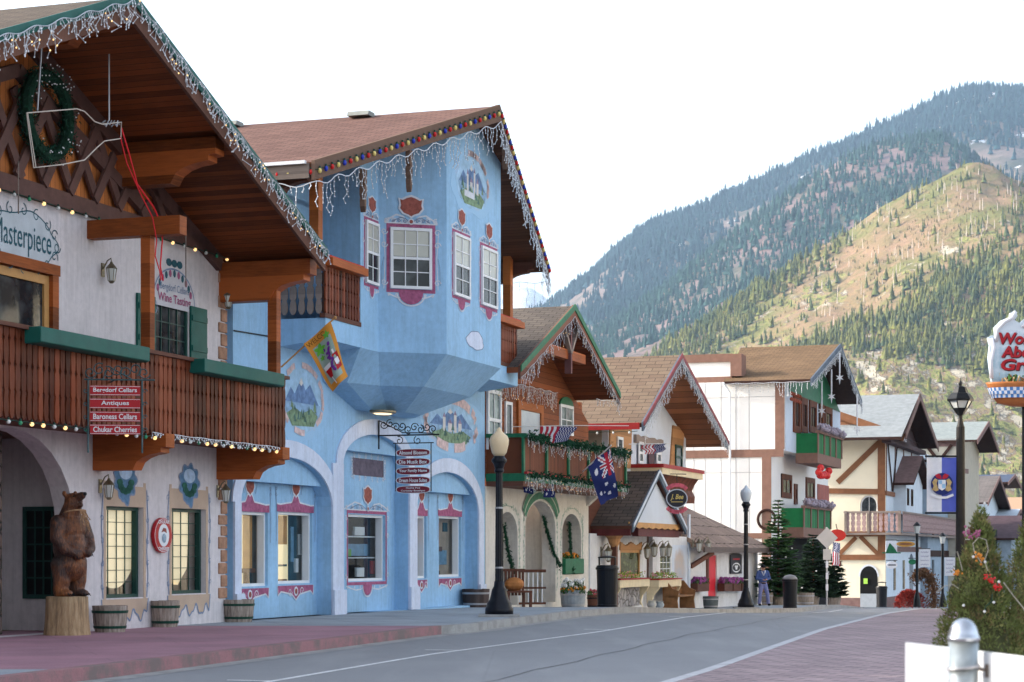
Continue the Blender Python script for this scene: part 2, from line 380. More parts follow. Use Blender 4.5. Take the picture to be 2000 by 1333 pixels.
for Y in gy:
    for X in (-9000, -1500, -200, -30, 0, 30, 200, 1500, 9000): vs.append((X, Y, gz(Y) - .35))
b.add(vs, [(i * 9 + j, i * 9 + j + 1, (i + 1) * 9 + j + 1, (i + 1) * 9 + j) for i in range(len(gy) - 1) for j in range(8)])
tag(b.build('ground', ground_mat), kind='structure')
M_asph = asphalt()
strip('road', lambda Y: lerp(XL, Y) - (0 if Y < 98 else 12), lambda Y: lerp(XR, Y) + .02, rng(2, 300, 2), -.15, M_asph)
M_curb = concrete('kerb_concrete', (.36, .35, .34), (.2, .19, .18)); M_curbr = concrete('worn_red_kerb', (.34, .16, .17), (.17, .14, .13), .85)
M_sw = pavers('pavement_concrete', (.33, .37, .4), (.3, .34, .37), (.18, .19, .2), 1.5, 1.5, R(-18), 0, .012)
M_red = pavers('red_pavement', (.4, .2, .24), (.34, .18, .22), (.22, .13, .15), 3, .9, R(-18), .5, .006)
M_brick = pavers('brick_pavers', (.38, .28, .28), (.28, .2, .21), (.13, .1, .11), .42, .2, R(40), .5, .02)
strip('kerb_red', lambda Y: lerp(XL, Y) - .2, lambda Y: lerp(XL, Y), rng(2, 36.3, .7), .004, M_curbr, .2)
strip('kerb', lambda Y: lerp(XL, Y) - .2, lambda Y: lerp(XL, Y), rng(36.3, 99, .9), .002, M_curb, .2)
strip('pavement_red', lambda Y: fx(Y) - 1.5, lambda Y: lerp(XL, Y) - .2, rng(22.5, 36.3, 1.5), 0, M_red, .2)
strip('pavement_near', lambda Y: fx(Y) - 1.5, lambda Y: lerp(XL, Y) - .2, rng(2, 22.5), 0, M_sw, .2)
def swr(Y): return lerp(XL, Y) - .2
strip('pavement', lambda Y: fx(Y) - 1.5, swr, rng(36.3, 99, 1.5), 0, M_sw, .2)
strip('far_pavement', lambda Y: fx(Y) - 6, lambda Y: lerp([(108, 22), (118, 25.2), (200, 54)], Y), rng(108, 200, 4), 0, M_sw, .3)
strip('gutter', lambda Y: lerp(XL, Y), lambda Y: lerp(XL, Y) + .3, rng(2, 99), -.146, M_curb)
strip('white_kerb', lambda Y: lerp(XR, Y), lambda Y: lerp(XR, Y) + .14, rng(2, 140, 1), .004 - .05, paint('pale_kerb', (.46, .46, .48), rough=.8, var=.15, nsc=4), .2)
strip('brick_pavement', lambda Y: lerp(XR, Y) + .14, lambda Y: lerp(XR, Y) + 14, rng(2, 140, 2), -.05, M_brick, .2)
M_line = paint('road_paint', (.72, .72, .72), rough=.6, var=.12, nsc=9, dirt=(.3, .3, .3))
strip('parking_line', lambda Y: lerp(XP, Y) - .05, lambda Y: lerp(XP, Y) + .05, rng(10, 80, 1), -.146, M_line)
strip('road_seam', lambda Y: lerp(XR, Y) - 2.3 + .05 * math.sin(Y * 1.7), lambda Y: lerp(XR, Y) - 2.275 + .05 * math.sin(Y * 1.7), rng(10, 70, 1), -.1455, paint('tar_seam', (.15, .15, .155), .9, .3, 6, 0))
b = MB()
for Y in (22.9, 30.2, 38.6, 47.2):
    x = lerp(XP, Y); z = gz(Y) - .145; b.poly([(x - .55, Y + .0, z), (x - .05, Y - .14, z), (x - .05, Y - .02, z), (x - .55, Y + .12, z)])
tag(b.build('parking_ticks', M_line), kind='structure')
# ------------------------------------------------------------------ mountains
def vnoise(x, y, seed=0):
    rs = np.random.RandomState(seed); P = rs.rand(256, 256)
    xi = np.floor(x).astype(int); yi = np.floor(y).astype(int); xf = x - xi; yf = y - yi
    xf = xf * xf * (3 - 2 * xf); yf = yf * yf * (3 - 2 * yf)
    g = lambda a, c: P[a % 256, c % 256]
    return (g(xi, yi) * (1 - xf) + g(xi + 1, yi) * xf) * (1 - yf) + (g(xi, yi + 1) * (1 - xf) + g(xi + 1, yi + 1) * xf) * yf
def fbm(x, y, o=5, seed=0):
    s = 0; a = .5
    for k in range(o): s = s + a * (vnoise(x * 2 ** k, y * 2 ** k, seed + k) - .5); a *= .55
    return s
def ridge(name, prof, Yc, Y0, z0, amp, fs, mat, nx=200, ny=90, seed=3, back=.5, skew=.18, pw=.8, xr=None):
    """prof: crest heights [(X,z)] at depth Yc; the face falls toward Y0"""
    px = np.array([p[0] for p in prof]); pz = np.array([p[1] for p in prof])
    def H(X, Y):
        s = np.clip((Y - Y0) / (Yc - Y0), 0, 1); t = np.clip((Y - Yc) / (Yc * back), 0, 1)
        cr = np.interp(X * (1 + 0 * s) + skew * (Yc - Y), px, pz)
        h = z0 + (cr - z0) * s ** pw
        rid = np.abs(fbm(X / (fs * 1.3), Y / (fs * 2.5), 4, seed + 9))
        h = h + amp * (fbm(X / fs, Y / fs, 6, seed) * 1.6 - rid * 2.2) * np.clip(s * 4, 0, 1) * (1 - .55 * s)
        return h * (1 - t) + (z0 * t)
    x0, x1 = xr; xs = np.linspace(x0, x1, nx); ys = np.concatenate([np.linspace(Y0, Yc, ny), np.linspace(Yc * 1.02, Yc * (1 + back), 12)])
    Xg, Yg = np.meshgrid(xs, ys); Z = H(Xg, Yg); vs = np.stack([Xg, Yg, Z], -1).reshape(-1, 3)
    n = len(xs); i = np.arange((len(ys) - 1) * (n - 1)); r = i // (n - 1); c = i % (n - 1); a = r * n + c
    me = bpy.data.meshes.new(name); me.from_pydata(vs.tolist(), [], np.stack([a, a + 1, a + n + 1, a + n], -1).tolist())
    me.materials.append(mat); me.polygons.foreach_set('use_smooth', [True] * len(me.polygons)); me.update()
    o = bpy.data.objects.new(name, me); COL.objects.link(o); tag(o, kind='structure'); return H
def hillmat(name, tan, tan2, veg, rock, snow=None, sc=.006, rocky=.5):
    g = NT(name); geo = g.n('NewGeometry'); v = geo.outputs['Position']
    n1 = g.noise(v, sc, 8, .62); n2 = g.noise(v, sc * 7, 6, .7); n3 = g.noise(v, sc * 2.2, 6, .65)
    c = g.mix(g.ramp(n2, [(.35, (0, 0, 0)), (.65, (1, 1, 1))]), tan, tan2)
    c = g.mix(g.ramp(n3, [(.48, (0, 0, 0)), (.6, (.85, .85, .85))]), c, veg)
    mp = g.n('Mapping'); g.l(v, mp.inputs[0]); mp.inputs['Scale'].default_value = (1, .35, .8); mp.inputs['Rotation'].default_value = (0, R(25), 0)
    vo = g.n('TexVoronoi', feature='F1', distance='CHEBYCHEV'); g.l(mp.outputs[0], vo.inputs[0]); vo.inputs['Scale'].default_value = sc * 11
    sv = g.n('SeparateColor'); g.l(vo.outputs['Color'], sv.inputs[0]); f1 = g.math('ADD', g.math('MULTIPLY', sv.outputs[0], .12), g.math('MULTIPLY', g.noise(mp.outputs[0], sc * 10, 7, .72), .95))
    rk = g.ramp(f1, [(.38, sc3(rock, .08)), (.45, sc3(veg, .7)), (.5, sc3(veg, 1.8)), (.55, sc3(tan, .9)), (.58, sc3(rock, .3)), (.62, rock), (.8, sc3(rock, 1.45))])  # darkest stop puts crevice shadow into the rock colour
    sp = g.n('SeparateXYZ'); g.l(v, sp.inputs[0])
    f = g.math('ADD', g.math('MULTIPLY', sp.outputs[2], -.0015), g.math('ADD', g.math('MULTIPLY', g.noise(v, sc * 1.5, 5), 1.1), g.math('MULTIPLY', g.noise(v, sc * 12, 4), .5)))
    if rocky: c = g.mix(g.ramp(f, [(.4, (0, 0, 0)), (.5, (rocky, rocky, rocky))]), c, rk)
    if snow:
        f = g.math('ADD', g.math('MULTIPLY', sp.outputs[2], snow[0]), g.noise(v, sc * 5, 7, .7))
        c = g.mix(g.ramp(f, [(snow[1], (0, 0, 0)), (snow[1] + .04, (1, 1, 1))]), c, (.75, .78, .85))
    g.set(g.b.inputs['Base Color'], c); g.b.inputs['Roughness'].default_value = 1; g.b.inputs['Specular IOR Level'].default_value = .1
    g.bump(g.noise(v, sc * 14, 6, .7), .8, 9); return g.m
def pr(pts, Y): return [((px - 1000) / FPX * Y, CZ + (HY - py) / FPX * Y) for px, py in pts]
def forest(name, H, n, xr, yr, hr, dens, mat, seed=1, snag=0, maxpx=2150):
    rs = np.random.RandomState(seed); X = rs.uniform(*xr, n * 6); Y = rs.uniform(*yr, n * 6)
    p = dens(X, Y); k = rs.rand(n * 6) < p
    k &= (X / Y * 4000 + 1000 < maxpx) & (X / Y * 4000 + 1000 > 900)
    X = X[k][:n]; Y = Y[k][:n]; Z = H(X, Y); N = len(X); h = rs.uniform(*hr, N) * (1 + .3 * (rs.rand(N) < .15)); w = h * rs.uniform(.12, .3, N)
    S = 6; ring = [(0, 1.0, .0), (.12, .92, 1), (.42, .55, .62), (.4, .62, 1.0)]
    prof = [(.03, 1.0), (.34, .72), (.2, .7), (.66, .42), (.42, .4), (1.0, .06)][::1]
    ang = np.arange(S) * 2 * np.pi / S; V = []
    for (r, z) in prof:
        ja = 1 + rs.uniform(-.3, .3, (N, S))
        V.append(np.stack([X[:, None] + w[:, None] * r * ja * np.cos(ang), Y[:, None] + w[:, None] * r * ja * np.sin(ang), Z[:, None] - .5 + h[:, None] * (z + rs.uniform(-.03, .03, (N, S)) * (r > .1))], -1))
    V = np.stack(V, 1); K = len(prof); idx = np.arange(N)[:, None, None] * K * S + np.arange(K - 1)[None, :, None] * S
    a = np.arange(S)[None, None, :]; q = np.stack([idx + a, idx + (a + 1) % S, idx + S + (a + 1) % S, idx + S + a], -1).reshape(-1, 4)
    me = bpy.data.meshes.new(name); me.vertices.add(V.size // 3); me.vertices.foreach_set('co', V.reshape(-1))
    me.loops.add(q.size); me.loops.foreach_set('vertex_index', q.reshape(-1).astype(np.int32)); me.polygons.add(len(q))
    me.polygons.foreach_set('loop_start', np.arange(len(q), dtype=np.int32) * 4); me.polygons.foreach_set('loop_total', np.full(len(q), 4, np.int32))
    me.update(calc_edges=True); me.validate(); me.materials.append(mat)
    o = bpy.data.objects.new(name, me); COL.objects.link(o); return o
def treemat(name, c, c2, sc=.03):
    g = NT(name); geo = g.n('NewGeometry'); v = geo.outputs['Position']
    c_ = g.mix(g.ramp(g.noise(v, sc, 3), [(.35, (0, 0, 0)), (.65, (1, 1, 1))]), c, c2)
    c_ = g.mix(.7, c_, g.ramp(g.noise(v, sc * 20, 2), [(.3, (.6, .6, .6)), (.7, (1.35, 1.35, 1.35))]), 'MULTIPLY')
    g.set(g.b.inputs['Base Color'], c_); g.b.inputs['Roughness'].default_value = 1; g.b.inputs['Specular IOR Level'].default_value = .1; return g.m
F_ = 2400
Hf = ridge('sunny_hillside', pr([(300, 980), (900, 830), (1100, 755), (1250, 690), (1400, 612), (1520, 540), (1660, 455), (1760, 390), (1840, 338), (1890, 312), (1940, 308), (1990, 330), (2060, 352), (2200, 360), (2600, 330)], F_), F_, 1500, -12, 60, 240,
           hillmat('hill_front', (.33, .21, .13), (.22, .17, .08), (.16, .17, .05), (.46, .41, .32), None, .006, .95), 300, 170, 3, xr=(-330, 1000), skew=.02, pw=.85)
B_ = 5500
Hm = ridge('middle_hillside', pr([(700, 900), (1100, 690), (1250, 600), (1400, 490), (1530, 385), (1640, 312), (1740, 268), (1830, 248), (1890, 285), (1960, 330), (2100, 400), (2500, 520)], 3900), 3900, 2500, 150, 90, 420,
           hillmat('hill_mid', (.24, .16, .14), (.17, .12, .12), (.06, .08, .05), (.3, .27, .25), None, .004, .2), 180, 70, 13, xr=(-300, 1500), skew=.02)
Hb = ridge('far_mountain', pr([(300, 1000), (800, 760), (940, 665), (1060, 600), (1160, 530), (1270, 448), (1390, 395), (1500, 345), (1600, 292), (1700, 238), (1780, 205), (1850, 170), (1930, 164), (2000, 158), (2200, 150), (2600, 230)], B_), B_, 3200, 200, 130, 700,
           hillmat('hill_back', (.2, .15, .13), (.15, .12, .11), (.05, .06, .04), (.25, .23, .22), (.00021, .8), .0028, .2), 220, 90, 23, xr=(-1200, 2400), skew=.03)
ridge('snowy_mountain', pr([(-200, 800), (700, 600), (900, 520), (960, 560), (1020, 525), (1050, 540), (1100, 600), (1300, 640), (1800, 800)], 9500), 9500, 7000, 500, 350, 900,
      hillmat('hill_snow', (.75, .77, .8), (.5, .52, .56), (.6, .62, .66), (.5, .5, .52), None, .002, .4), 120, 40, 31, xr=(-3500, 3500), skew=0, back=.3)
def dens_f(X, Y):
    n = fbm(X / 150, Y / 220, 4, 77); px = X / Y * 4000 + 1000; py = 1085 - Hf(X, Y) / Y * 4000
    rk = np.clip((py - 640) / 130, 0, 1) * np.clip((px - 1450) / 200, 0, 1)
    top = np.clip((470 - py) / 150, 0, 1)
    left = np.clip((1750 - px) / 400, 0, 1)
    return np.clip(.3 + 3.4 * n + .3 * left - .85 * rk - .55 * top * (1 - .8 * left), .04, 1)
forest_f = forest('hillside_pines', Hf, 10000, (-50, 700), (1560, 2420), (5, 15), dens_f, treemat('pine_front', (.2, .2, .055), (.07, .1, .045)), 5)
tag(forest_f, 'scattered green pines over the sunlit hillside nearest the village', 'pine forest', kind='stuff')
def dens_m(X, Y):
    n = fbm(X / 260, Y / 400, 4, 57); px = X / Y * 4000 + 1000; return np.clip(.35 + 3 * n + .6 * np.clip((px - 1700) / 120, 0, 1), .03, 1)
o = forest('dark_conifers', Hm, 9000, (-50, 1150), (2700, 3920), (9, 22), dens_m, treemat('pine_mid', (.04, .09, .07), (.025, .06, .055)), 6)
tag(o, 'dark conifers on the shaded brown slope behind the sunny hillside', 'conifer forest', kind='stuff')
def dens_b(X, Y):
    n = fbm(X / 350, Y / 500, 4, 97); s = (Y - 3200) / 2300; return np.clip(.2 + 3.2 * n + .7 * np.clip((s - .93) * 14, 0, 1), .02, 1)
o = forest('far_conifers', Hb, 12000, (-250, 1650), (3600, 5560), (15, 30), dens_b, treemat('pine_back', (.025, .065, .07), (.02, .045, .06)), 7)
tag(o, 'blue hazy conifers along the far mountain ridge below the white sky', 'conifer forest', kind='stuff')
o = forest('scrub', Hf, 9000, (-50, 700), (1560, 2420), (1.5, 4.5), lambda X, Y: np.clip(.5 + 3 * fbm(X / 60, Y / 90, 4, 33), .05, 1), treemat('scrub_olive', (.2, .17, .06), (.13, .1, .06)), 15)
tag(o, 'low olive and brown scrub dotted over the sunny hillside', 'scrub', kind='stuff')
b = MB(); rs = random.Random(5)
for _ in range(110):
    px = rs.uniform(1600, 1990); Y = rs.uniform(2150, 2400); X = (px - 1000) / 4000 * Y; z = float(Hf(np.array([X]), np.array([Y]))[0])
    h = rs.uniform(7, 14); dx = rs.uniform(-1, 1); b.tube([(X, Y, z - 1), (X + dx * .3, Y, z + h * .6), (X + dx, Y, z + h)], [.45, .3, .1], 4)
tag(b.build('dead_trees', paint('dead_wood', (.5, .42, .36), bump=0)), 'bare dead tree trunks standing on the sunny hill crest', 'dead trees', kind='stuff')
def haze():
    b = MB(); b.box(-3800, 3800, -80, 13500, -16, 1700)
    g = NT('haze_air'); g.t.nodes.remove(g.b); p = g.n('VolumePrincipled'); p.inputs['Density'].default_value = 6.2e-5
    p.inputs['Color'].default_value = (.5, .72, 1, 1); p.inputs['Anisotropy'].default_value = .2
    g.l(p.outputs[0], g.t.nodes['Material Output'].inputs['Volume'])
    tag(b.build('haze', g.m), kind='stuff')
haze()
# ------------------------------------------------------------------ shared building materials
TH = math.atan2(4000, 1350)
def frame(Y, d=0.0):
    """frame on the building line at depth Y: x along the street away from the camera, -y toward the street"""
    T = TR(fx(Y), Y, gz(Y), TH); return T @ Matrix.Translation((0, -d, 0))
M_st1 = paint('cream_stucco', (.66, .61, .62), .85, .07, .9, .35, 25, dirt=(.5, .47, .48))
M_tanp = paint('peach_paint', (.5, .37, .28), .85, .1, 2, .2, 25)
M_greenp = paint('green_paint', (.01, .1, .08), .5, .15, 4)
M_dkgreen = paint('dark_green_frame', (.015, .06, .05), .4, .1)
M_wood = woodm('orange_timber', (.24, .062, .015), 2, .4, False, .5, .62)
M_woodb = woodm('baluster_timber', (.125, .031, .013), 0, .152, False, .5, .75)
M_woodd = woodm('dark_timber', (.11, .045, .03), 2, .5, False, .6, .3)
M_drkw = paint('dark_wood_and_gap_shade', (.035, .014, .01), .8, .3, 4); M_brass = paint('aged_brass', (.2, .17, .11), .4, .3, 12, .1, metal=.5)  # first one: dark wood, also the shade painted behind balusters
M_greyw = woodm('weathered_timber', (.2, .16, .14), 2, .4, False, .8, .3)
M_soffit = woodm('soffit_boards', (.17, .043, .011), 0, .14, True, .6, .5)
M_gable = woodm('gable_boards', (.48, .16, .045), 0, .13, True, .5, .25)
M_lat = paint('lattice_brown', (.12, .06, .05), .7, .2, 5)
M_white = paint('white_paint', (.75, .77, .8), .5, .05, 2)
M_iron = paint('black_iron', (.008, .009, .011), .4, .2, 9, .05)
M_wire = paint('white_light_wire', (.55, .57, .61), .5, .05, 3, 0)
M_gwire = paint('dark_green_wire', (.01, .05, .035), .5, .05, 3, 0)
M_drk = paint('dark_interior', (.008, .008, .009), .9, .2, 3, 0)
M_glass = glassm(); M_dkg = darkglass('dark_window_glass', (.014, .018, .022), (.06, .07, .075), 2.2)
M_bulbw = glow('warm_bulb', (1, .62, .25), .45); M_bulbf = paint('frosted_bulb', (.7, .7, .68), .2, .02, 3, 0); M_bulbg = paint('green_bulb', (.05, .3, .15), .15, .02, 3, 0)
M_icb = paint('clear_bulb', (.85, .87, .9), .2, .02, 3, 0)
M_bred = paint('red_bulb', (.6, .02, .02), .2, .02, 3, 0); M_bblue = paint('blue_bulb', (.03, .05, .45), .2, .02, 3, 0); M_byel = paint('yellow_bulb', (.75, .6, .2), .2, .02, 3, 0)
M_red = paint('sign_red', (.42, .012, .02), .4, .08, 6, .05); M_mar = paint('maroon_paint', (.34, .1, .19), .8, .3, 14, .1, 40)
M_orn = paint('ornament_white', (.62, .65, .72), .85, .12, 12, .1, 40); M_ornd = paint('ornament_grey', (.2, .26, .38), .85, .2, 14, .1, 40)
M_shr = paint('ornament_rust', (.3, .09, .07), .8, .3, 14, .1, 40)
M_teal = paint('teal_lettering', (.03, .1, .13), .8, .1, 6, 0)
def lamp_glass():
    g = NT('lantern_glass'); g.set(g.b.inputs['Base Color'], (.6, .62, .6)); g.b.inputs['Roughness'].default_value = .15
    return g.m
M_lg = lamp_glass()
def roof(b, xf, zf, xa, za, yf, ya, yb, th=.18, mi_top=0, mi_bot=1):
    """roof slab from foot (xf,zf) to ridge (xa,za); front edge at yf (foot) and ya (ridge), back at yb"""
    v = [(xf, yf, zf), (xa, ya, za), (xa, yb, za), (xf, yb, zf)]; w = [(x, y, z - th) for x, y, z in v]
    b.add(v, [(0, 1, 2, 3)], mi_top); b.add(w, [(3, 2, 1, 0)], mi_bot)
    b.add(v + w, [(0, 4, 5, 1), (1, 5, 6, 2), (2, 6, 7, 3), (3, 7, 4, 0)], mi_bot)
def bargeboard(b, p0, p1, h=.3, t=.05, mi=0, off=0.0):
    """board under the roof edge from p0 to p1 (front verge)"""
    v = [Vector(p0), Vector(p1)]; vs = []
    for p in v:
        vs += [(p.x, p.y - t - off, p.z + .03), (p.x, p.y - t - off, p.z - h), (p.x, p.y - off, p.z - h), (p.x, p.y - off, p.z + .03)]
    b.add(vs, [(0, 1, 2, 3), (7, 6, 5, 4), (0, 4, 5, 1), (1, 5, 6, 2), (2, 6, 7, 3), (3, 7, 4, 0)], mi)
def icicles(label, Wm, path, sp=.09, l0=.1, l1=.4, r=.0055, rb=.011, bright=M_wire, group='icicle light strings on the eaves', swag=0.03, seed=1, zz=.03, warm=0, jit=.03):
    rs = random.Random(seed); b = MB(); bb = MB(); pts = [Vector(p) for p in path]; w = []
    for p, q in zip(pts, pts[1:]):
        L = (q - p).length; n = max(1, int(L / sp))
        for i in range(n):
            t = i / n; c = p.lerp(q, t); c.z -= swag * (.5 - .5 * math.cos(2 * math.pi * t * max(1, round(L / .8)))); w.append(c)
            if rs.random() < .12: continue
            ln = rs.choice([l0, (l0 + l1) / 2, l1, l1 * .8]) * rs.uniform(.8, 1.1); k = max(2, int(ln / .08)); d = [c.copy()]
            for j in range(k):
                e = c + Vector((rs.uniform(-zz, zz), rs.uniform(-jit, jit), -ln * (j + 1) / k)); d.append(e)
                bb.ball(e, rb, 4, mi=1 if rs.random() < warm else 0)
            b.tube(d, r, 3)
    w.append(pts[-1]); b.tube(w, r * 1.2, 3)
    o = b.build('icicle_lights', bright); tag(o, label, 'string lights', group, T=Wm)
    k = bb.build('bulb', [M_icb, M_bulbw], o); k['kind'] = 'stuff'; return o
def bulbstring(label, Wm, path, sp, r, mats, group=None, wire=M_gwire, seed=2, wirer=.008, elong=1.3):
    rs = random.Random(seed); pts = [Vector(p) for p in path]; w = []; pos = []
    for p, q in zip(pts, pts[1:]):
        n = max(1, int((q - p).length / sp))
        for i in range(n):
            c = p.lerp(q, (i + .5) / n); w.append(p.lerp(q, i / n)); w.append(c - Vector((0, 0, .02))); pos.append(c)
    w.append(pts[-1]); b = MB(); b.tube(w, wirer, 4)
    for c in pos: b.lathe([(r * .5, .0), (r * .5, r)], c, 6)
    o = b.build('bulb_string', wire); tag(o, label, 'string lights', group, T=Wm)
    for i, c in enumerate(pos):
        t = MB(); t.ball((c.x, c.y, c.z - r * elong * .8), r, 7, sz=elong); t.build('bulb', mats[i % len(mats)] if seed else mats[0], o, True)
    return o
def lantern(label, T, s=1.0, group=None):
    """wall carriage lantern; back plate at y=0, hangs in -y"""
    t = thing('wall_lantern', label, 'lantern', T, group)
    b = MB(); b.prism([(-.05, -.12), (.05, -.12), (.05, .12), (-.05, .12)], -.02, 0); b.tube([(0, -.02, .02), (0, -.1, .16), (0, -.17, .2), (0, -.18, .12)], .012, 6)
    b.build('bracket', M_brass, t)
    b = MB(); b.lathe([(.02, .14), (.03, .11), (.1, .03), (.105, .02), (.085, .015)], (0, -.18, 0), 8); b.lathe([(.055, -.21), (.06, -.2), (.03, -.24)][::-1], (0, -.18, 0), 8)
    for k in range(6):
        a = k * math.pi / 3; b.bar((.09 * math.cos(a), -.18 + .09 * math.sin(a), .02), (.058 * math.cos(a), -.18 + .058 * math.sin(a), -.2), .009)
    b.build('cage', M_brass, t)
    b = MB(); b.lathe([(.052, -.195), (.082, .015)], (0, -.18, 0), 8); b.build('glass', M_lg, t)
    t.matrix_world = T @ Matrix.Scale(s, 4); return t
def scallop_boards(b, x0, x1, z0, z1, y, pitch=.152, th=.03, mi=0, wf=.86, along='x', drop=.03):
    n = max(1, round((x1 - x0) / pitch)); p = (x1 - x0) / n; H = z1 - z0
    prof = [(0, .25), (.03, .6), (.07, .85), (.13, .95), (.24, .8), (.3, .55), (.34, .9), (.46, 1), (.56, .9), (.6, .55), (.64, .85), (.74, 1), (.84, .9), (.88, .6), (.92, .95), (1, 1)]
    for i in range(n):
        c = x0 + p * (i + .5); hw = p * wf / 2
        pts = [(c + hw * w, z0 + H * t) for t, w in prof] + [(c - hw * w, z0 + H * t) for t, w in prof[::-1]]
        if along == 'x': b.prism(pts, y - th, y, 'y', mi)
        else: b.prism(pts, y - th, y, 'x', mi)
def barrel(label, X, Y, dia, h, hoop=M_gwire, wood=None, group='half barrel planters along the pavement', base=None, fill=None):
    t = thing('barrel_planter', label, 'planter', (X, Y, gz(Y)), group); r = dia / 2
    b = MB(); b.lathe([(r * .84, 0), (r * .93, h * .35), (r, h), (r * .93, h), (r * .9, h * .85)], (0, 0, 0), 22); b.build('staves', wood or M_barrel, t)
    for zz in (.14, .72):
        q = MB(); rr = r * (.84 + .16 * zz) + .012; q.lathe([(rr - .01, h * zz), (rr + .002, h * zz), (rr + .01, h * (zz + .1)), (rr - .005, h * (zz + .1))], (0, 0, 0), 22); q.build('hoop', hoop, t)
    q = MB(); q.lathe([(r * .9, h * .84), (.01, h * .86)], (0, 0, 0), 16); q.build('soil', paint('soil', (.05, .035, .025), 1, .3, 20), t)
    return t
def barrelmat():
    g = NT('barrel_staves'); v = g.co(); n = g.noise(g.co(scale=(6, 6, .7)), 3, 6, .65)
    c = g.ramp(n, [(.3, (.1, .075, .06)), (.5, (.3, .24, .2)), (.7, (.42, .37, .33))])
    g.set(g.b.inputs['Base Color'], c); g.b.inputs['Roughness'].default_value = .85; g.bump(n, .5, .01); return g.m
M_barrel = barrelmat()
M_stone = None
def stonemat(name='field_stone', c1=(.2, .13, .1), c2=(.12, .09, .08), mo=(.05, .045, .04), sc=4.5):
    g = NT(name); v = g.co(); vo = g.n('TexVoronoi', feature='F1'); g.l(v, vo.inputs[0]); vo.inputs['Scale'].default_value = sc
    ve = g.n('TexVoronoi', feature='DISTANCE_TO_EDGE'); g.l(v, ve.inputs[0]); ve.inputs['Scale'].default_value = sc
    c = g.mix(vo.outputs['Color'], c1, c2); c = g.mix(g.ramp(ve.outputs[0], [(.03, (1, 1, 1)), (.09, (0, 0, 0))]), c, mo)
    g.set(g.b.inputs['Base Color'], c); g.b.inputs['Roughness'].default_value = .9; g.bump(g.ramp(ve.outputs[0], [(.0, (0, 0, 0)), (.15, (1, 1, 1))]), .8, .05); return g.m
M_stone = stonemat()
def scroll_orn(b, cx, cz, w, h, mi=0, lw=.035, y=0):
    """rococo scroll pair around a centre"""
    for s in (-1, 1):
        ribbon(b, [(cx + s * p[0] * w / 2, cz + p[1] * h) for p in [(.12, 0), (.3, .35), (.55, .45), (.8, .2), (1, -.05)]], lw, y, mi)
        for (u, v, r, a, sg) in ((.34, .1, .16, 0, 1), (.62, .12, .14, 2, -1), (.92, .1, .13, 1, 1)):
            sp = spiral(0, 0, r * h * 1.3, 1.3, a, sg * s); ribbon(b, [(cx + s * u * w / 2 + p[0], cz + v * h + p[1]) for p in sp], lw * .8, y - .001, mi)
def shield(b, cx, cz, w, h, y, mi):
    pts = [(-.5, .42), (-.38, .38), (-.2, .5), (0, .58), (.2, .5), (.38, .38), (.5, .42), (.46, .1), (.5, -.1), (.34, -.35), (.12, -.45), (0, -.55), (-.12, -.45), (-.34, -.35), (-.5, -.1), (-.46, .1)]
    b.prism([(cx + p[0] * w, cz + p[1] * h) for p in pts], y - .003, y, 'y', mi)
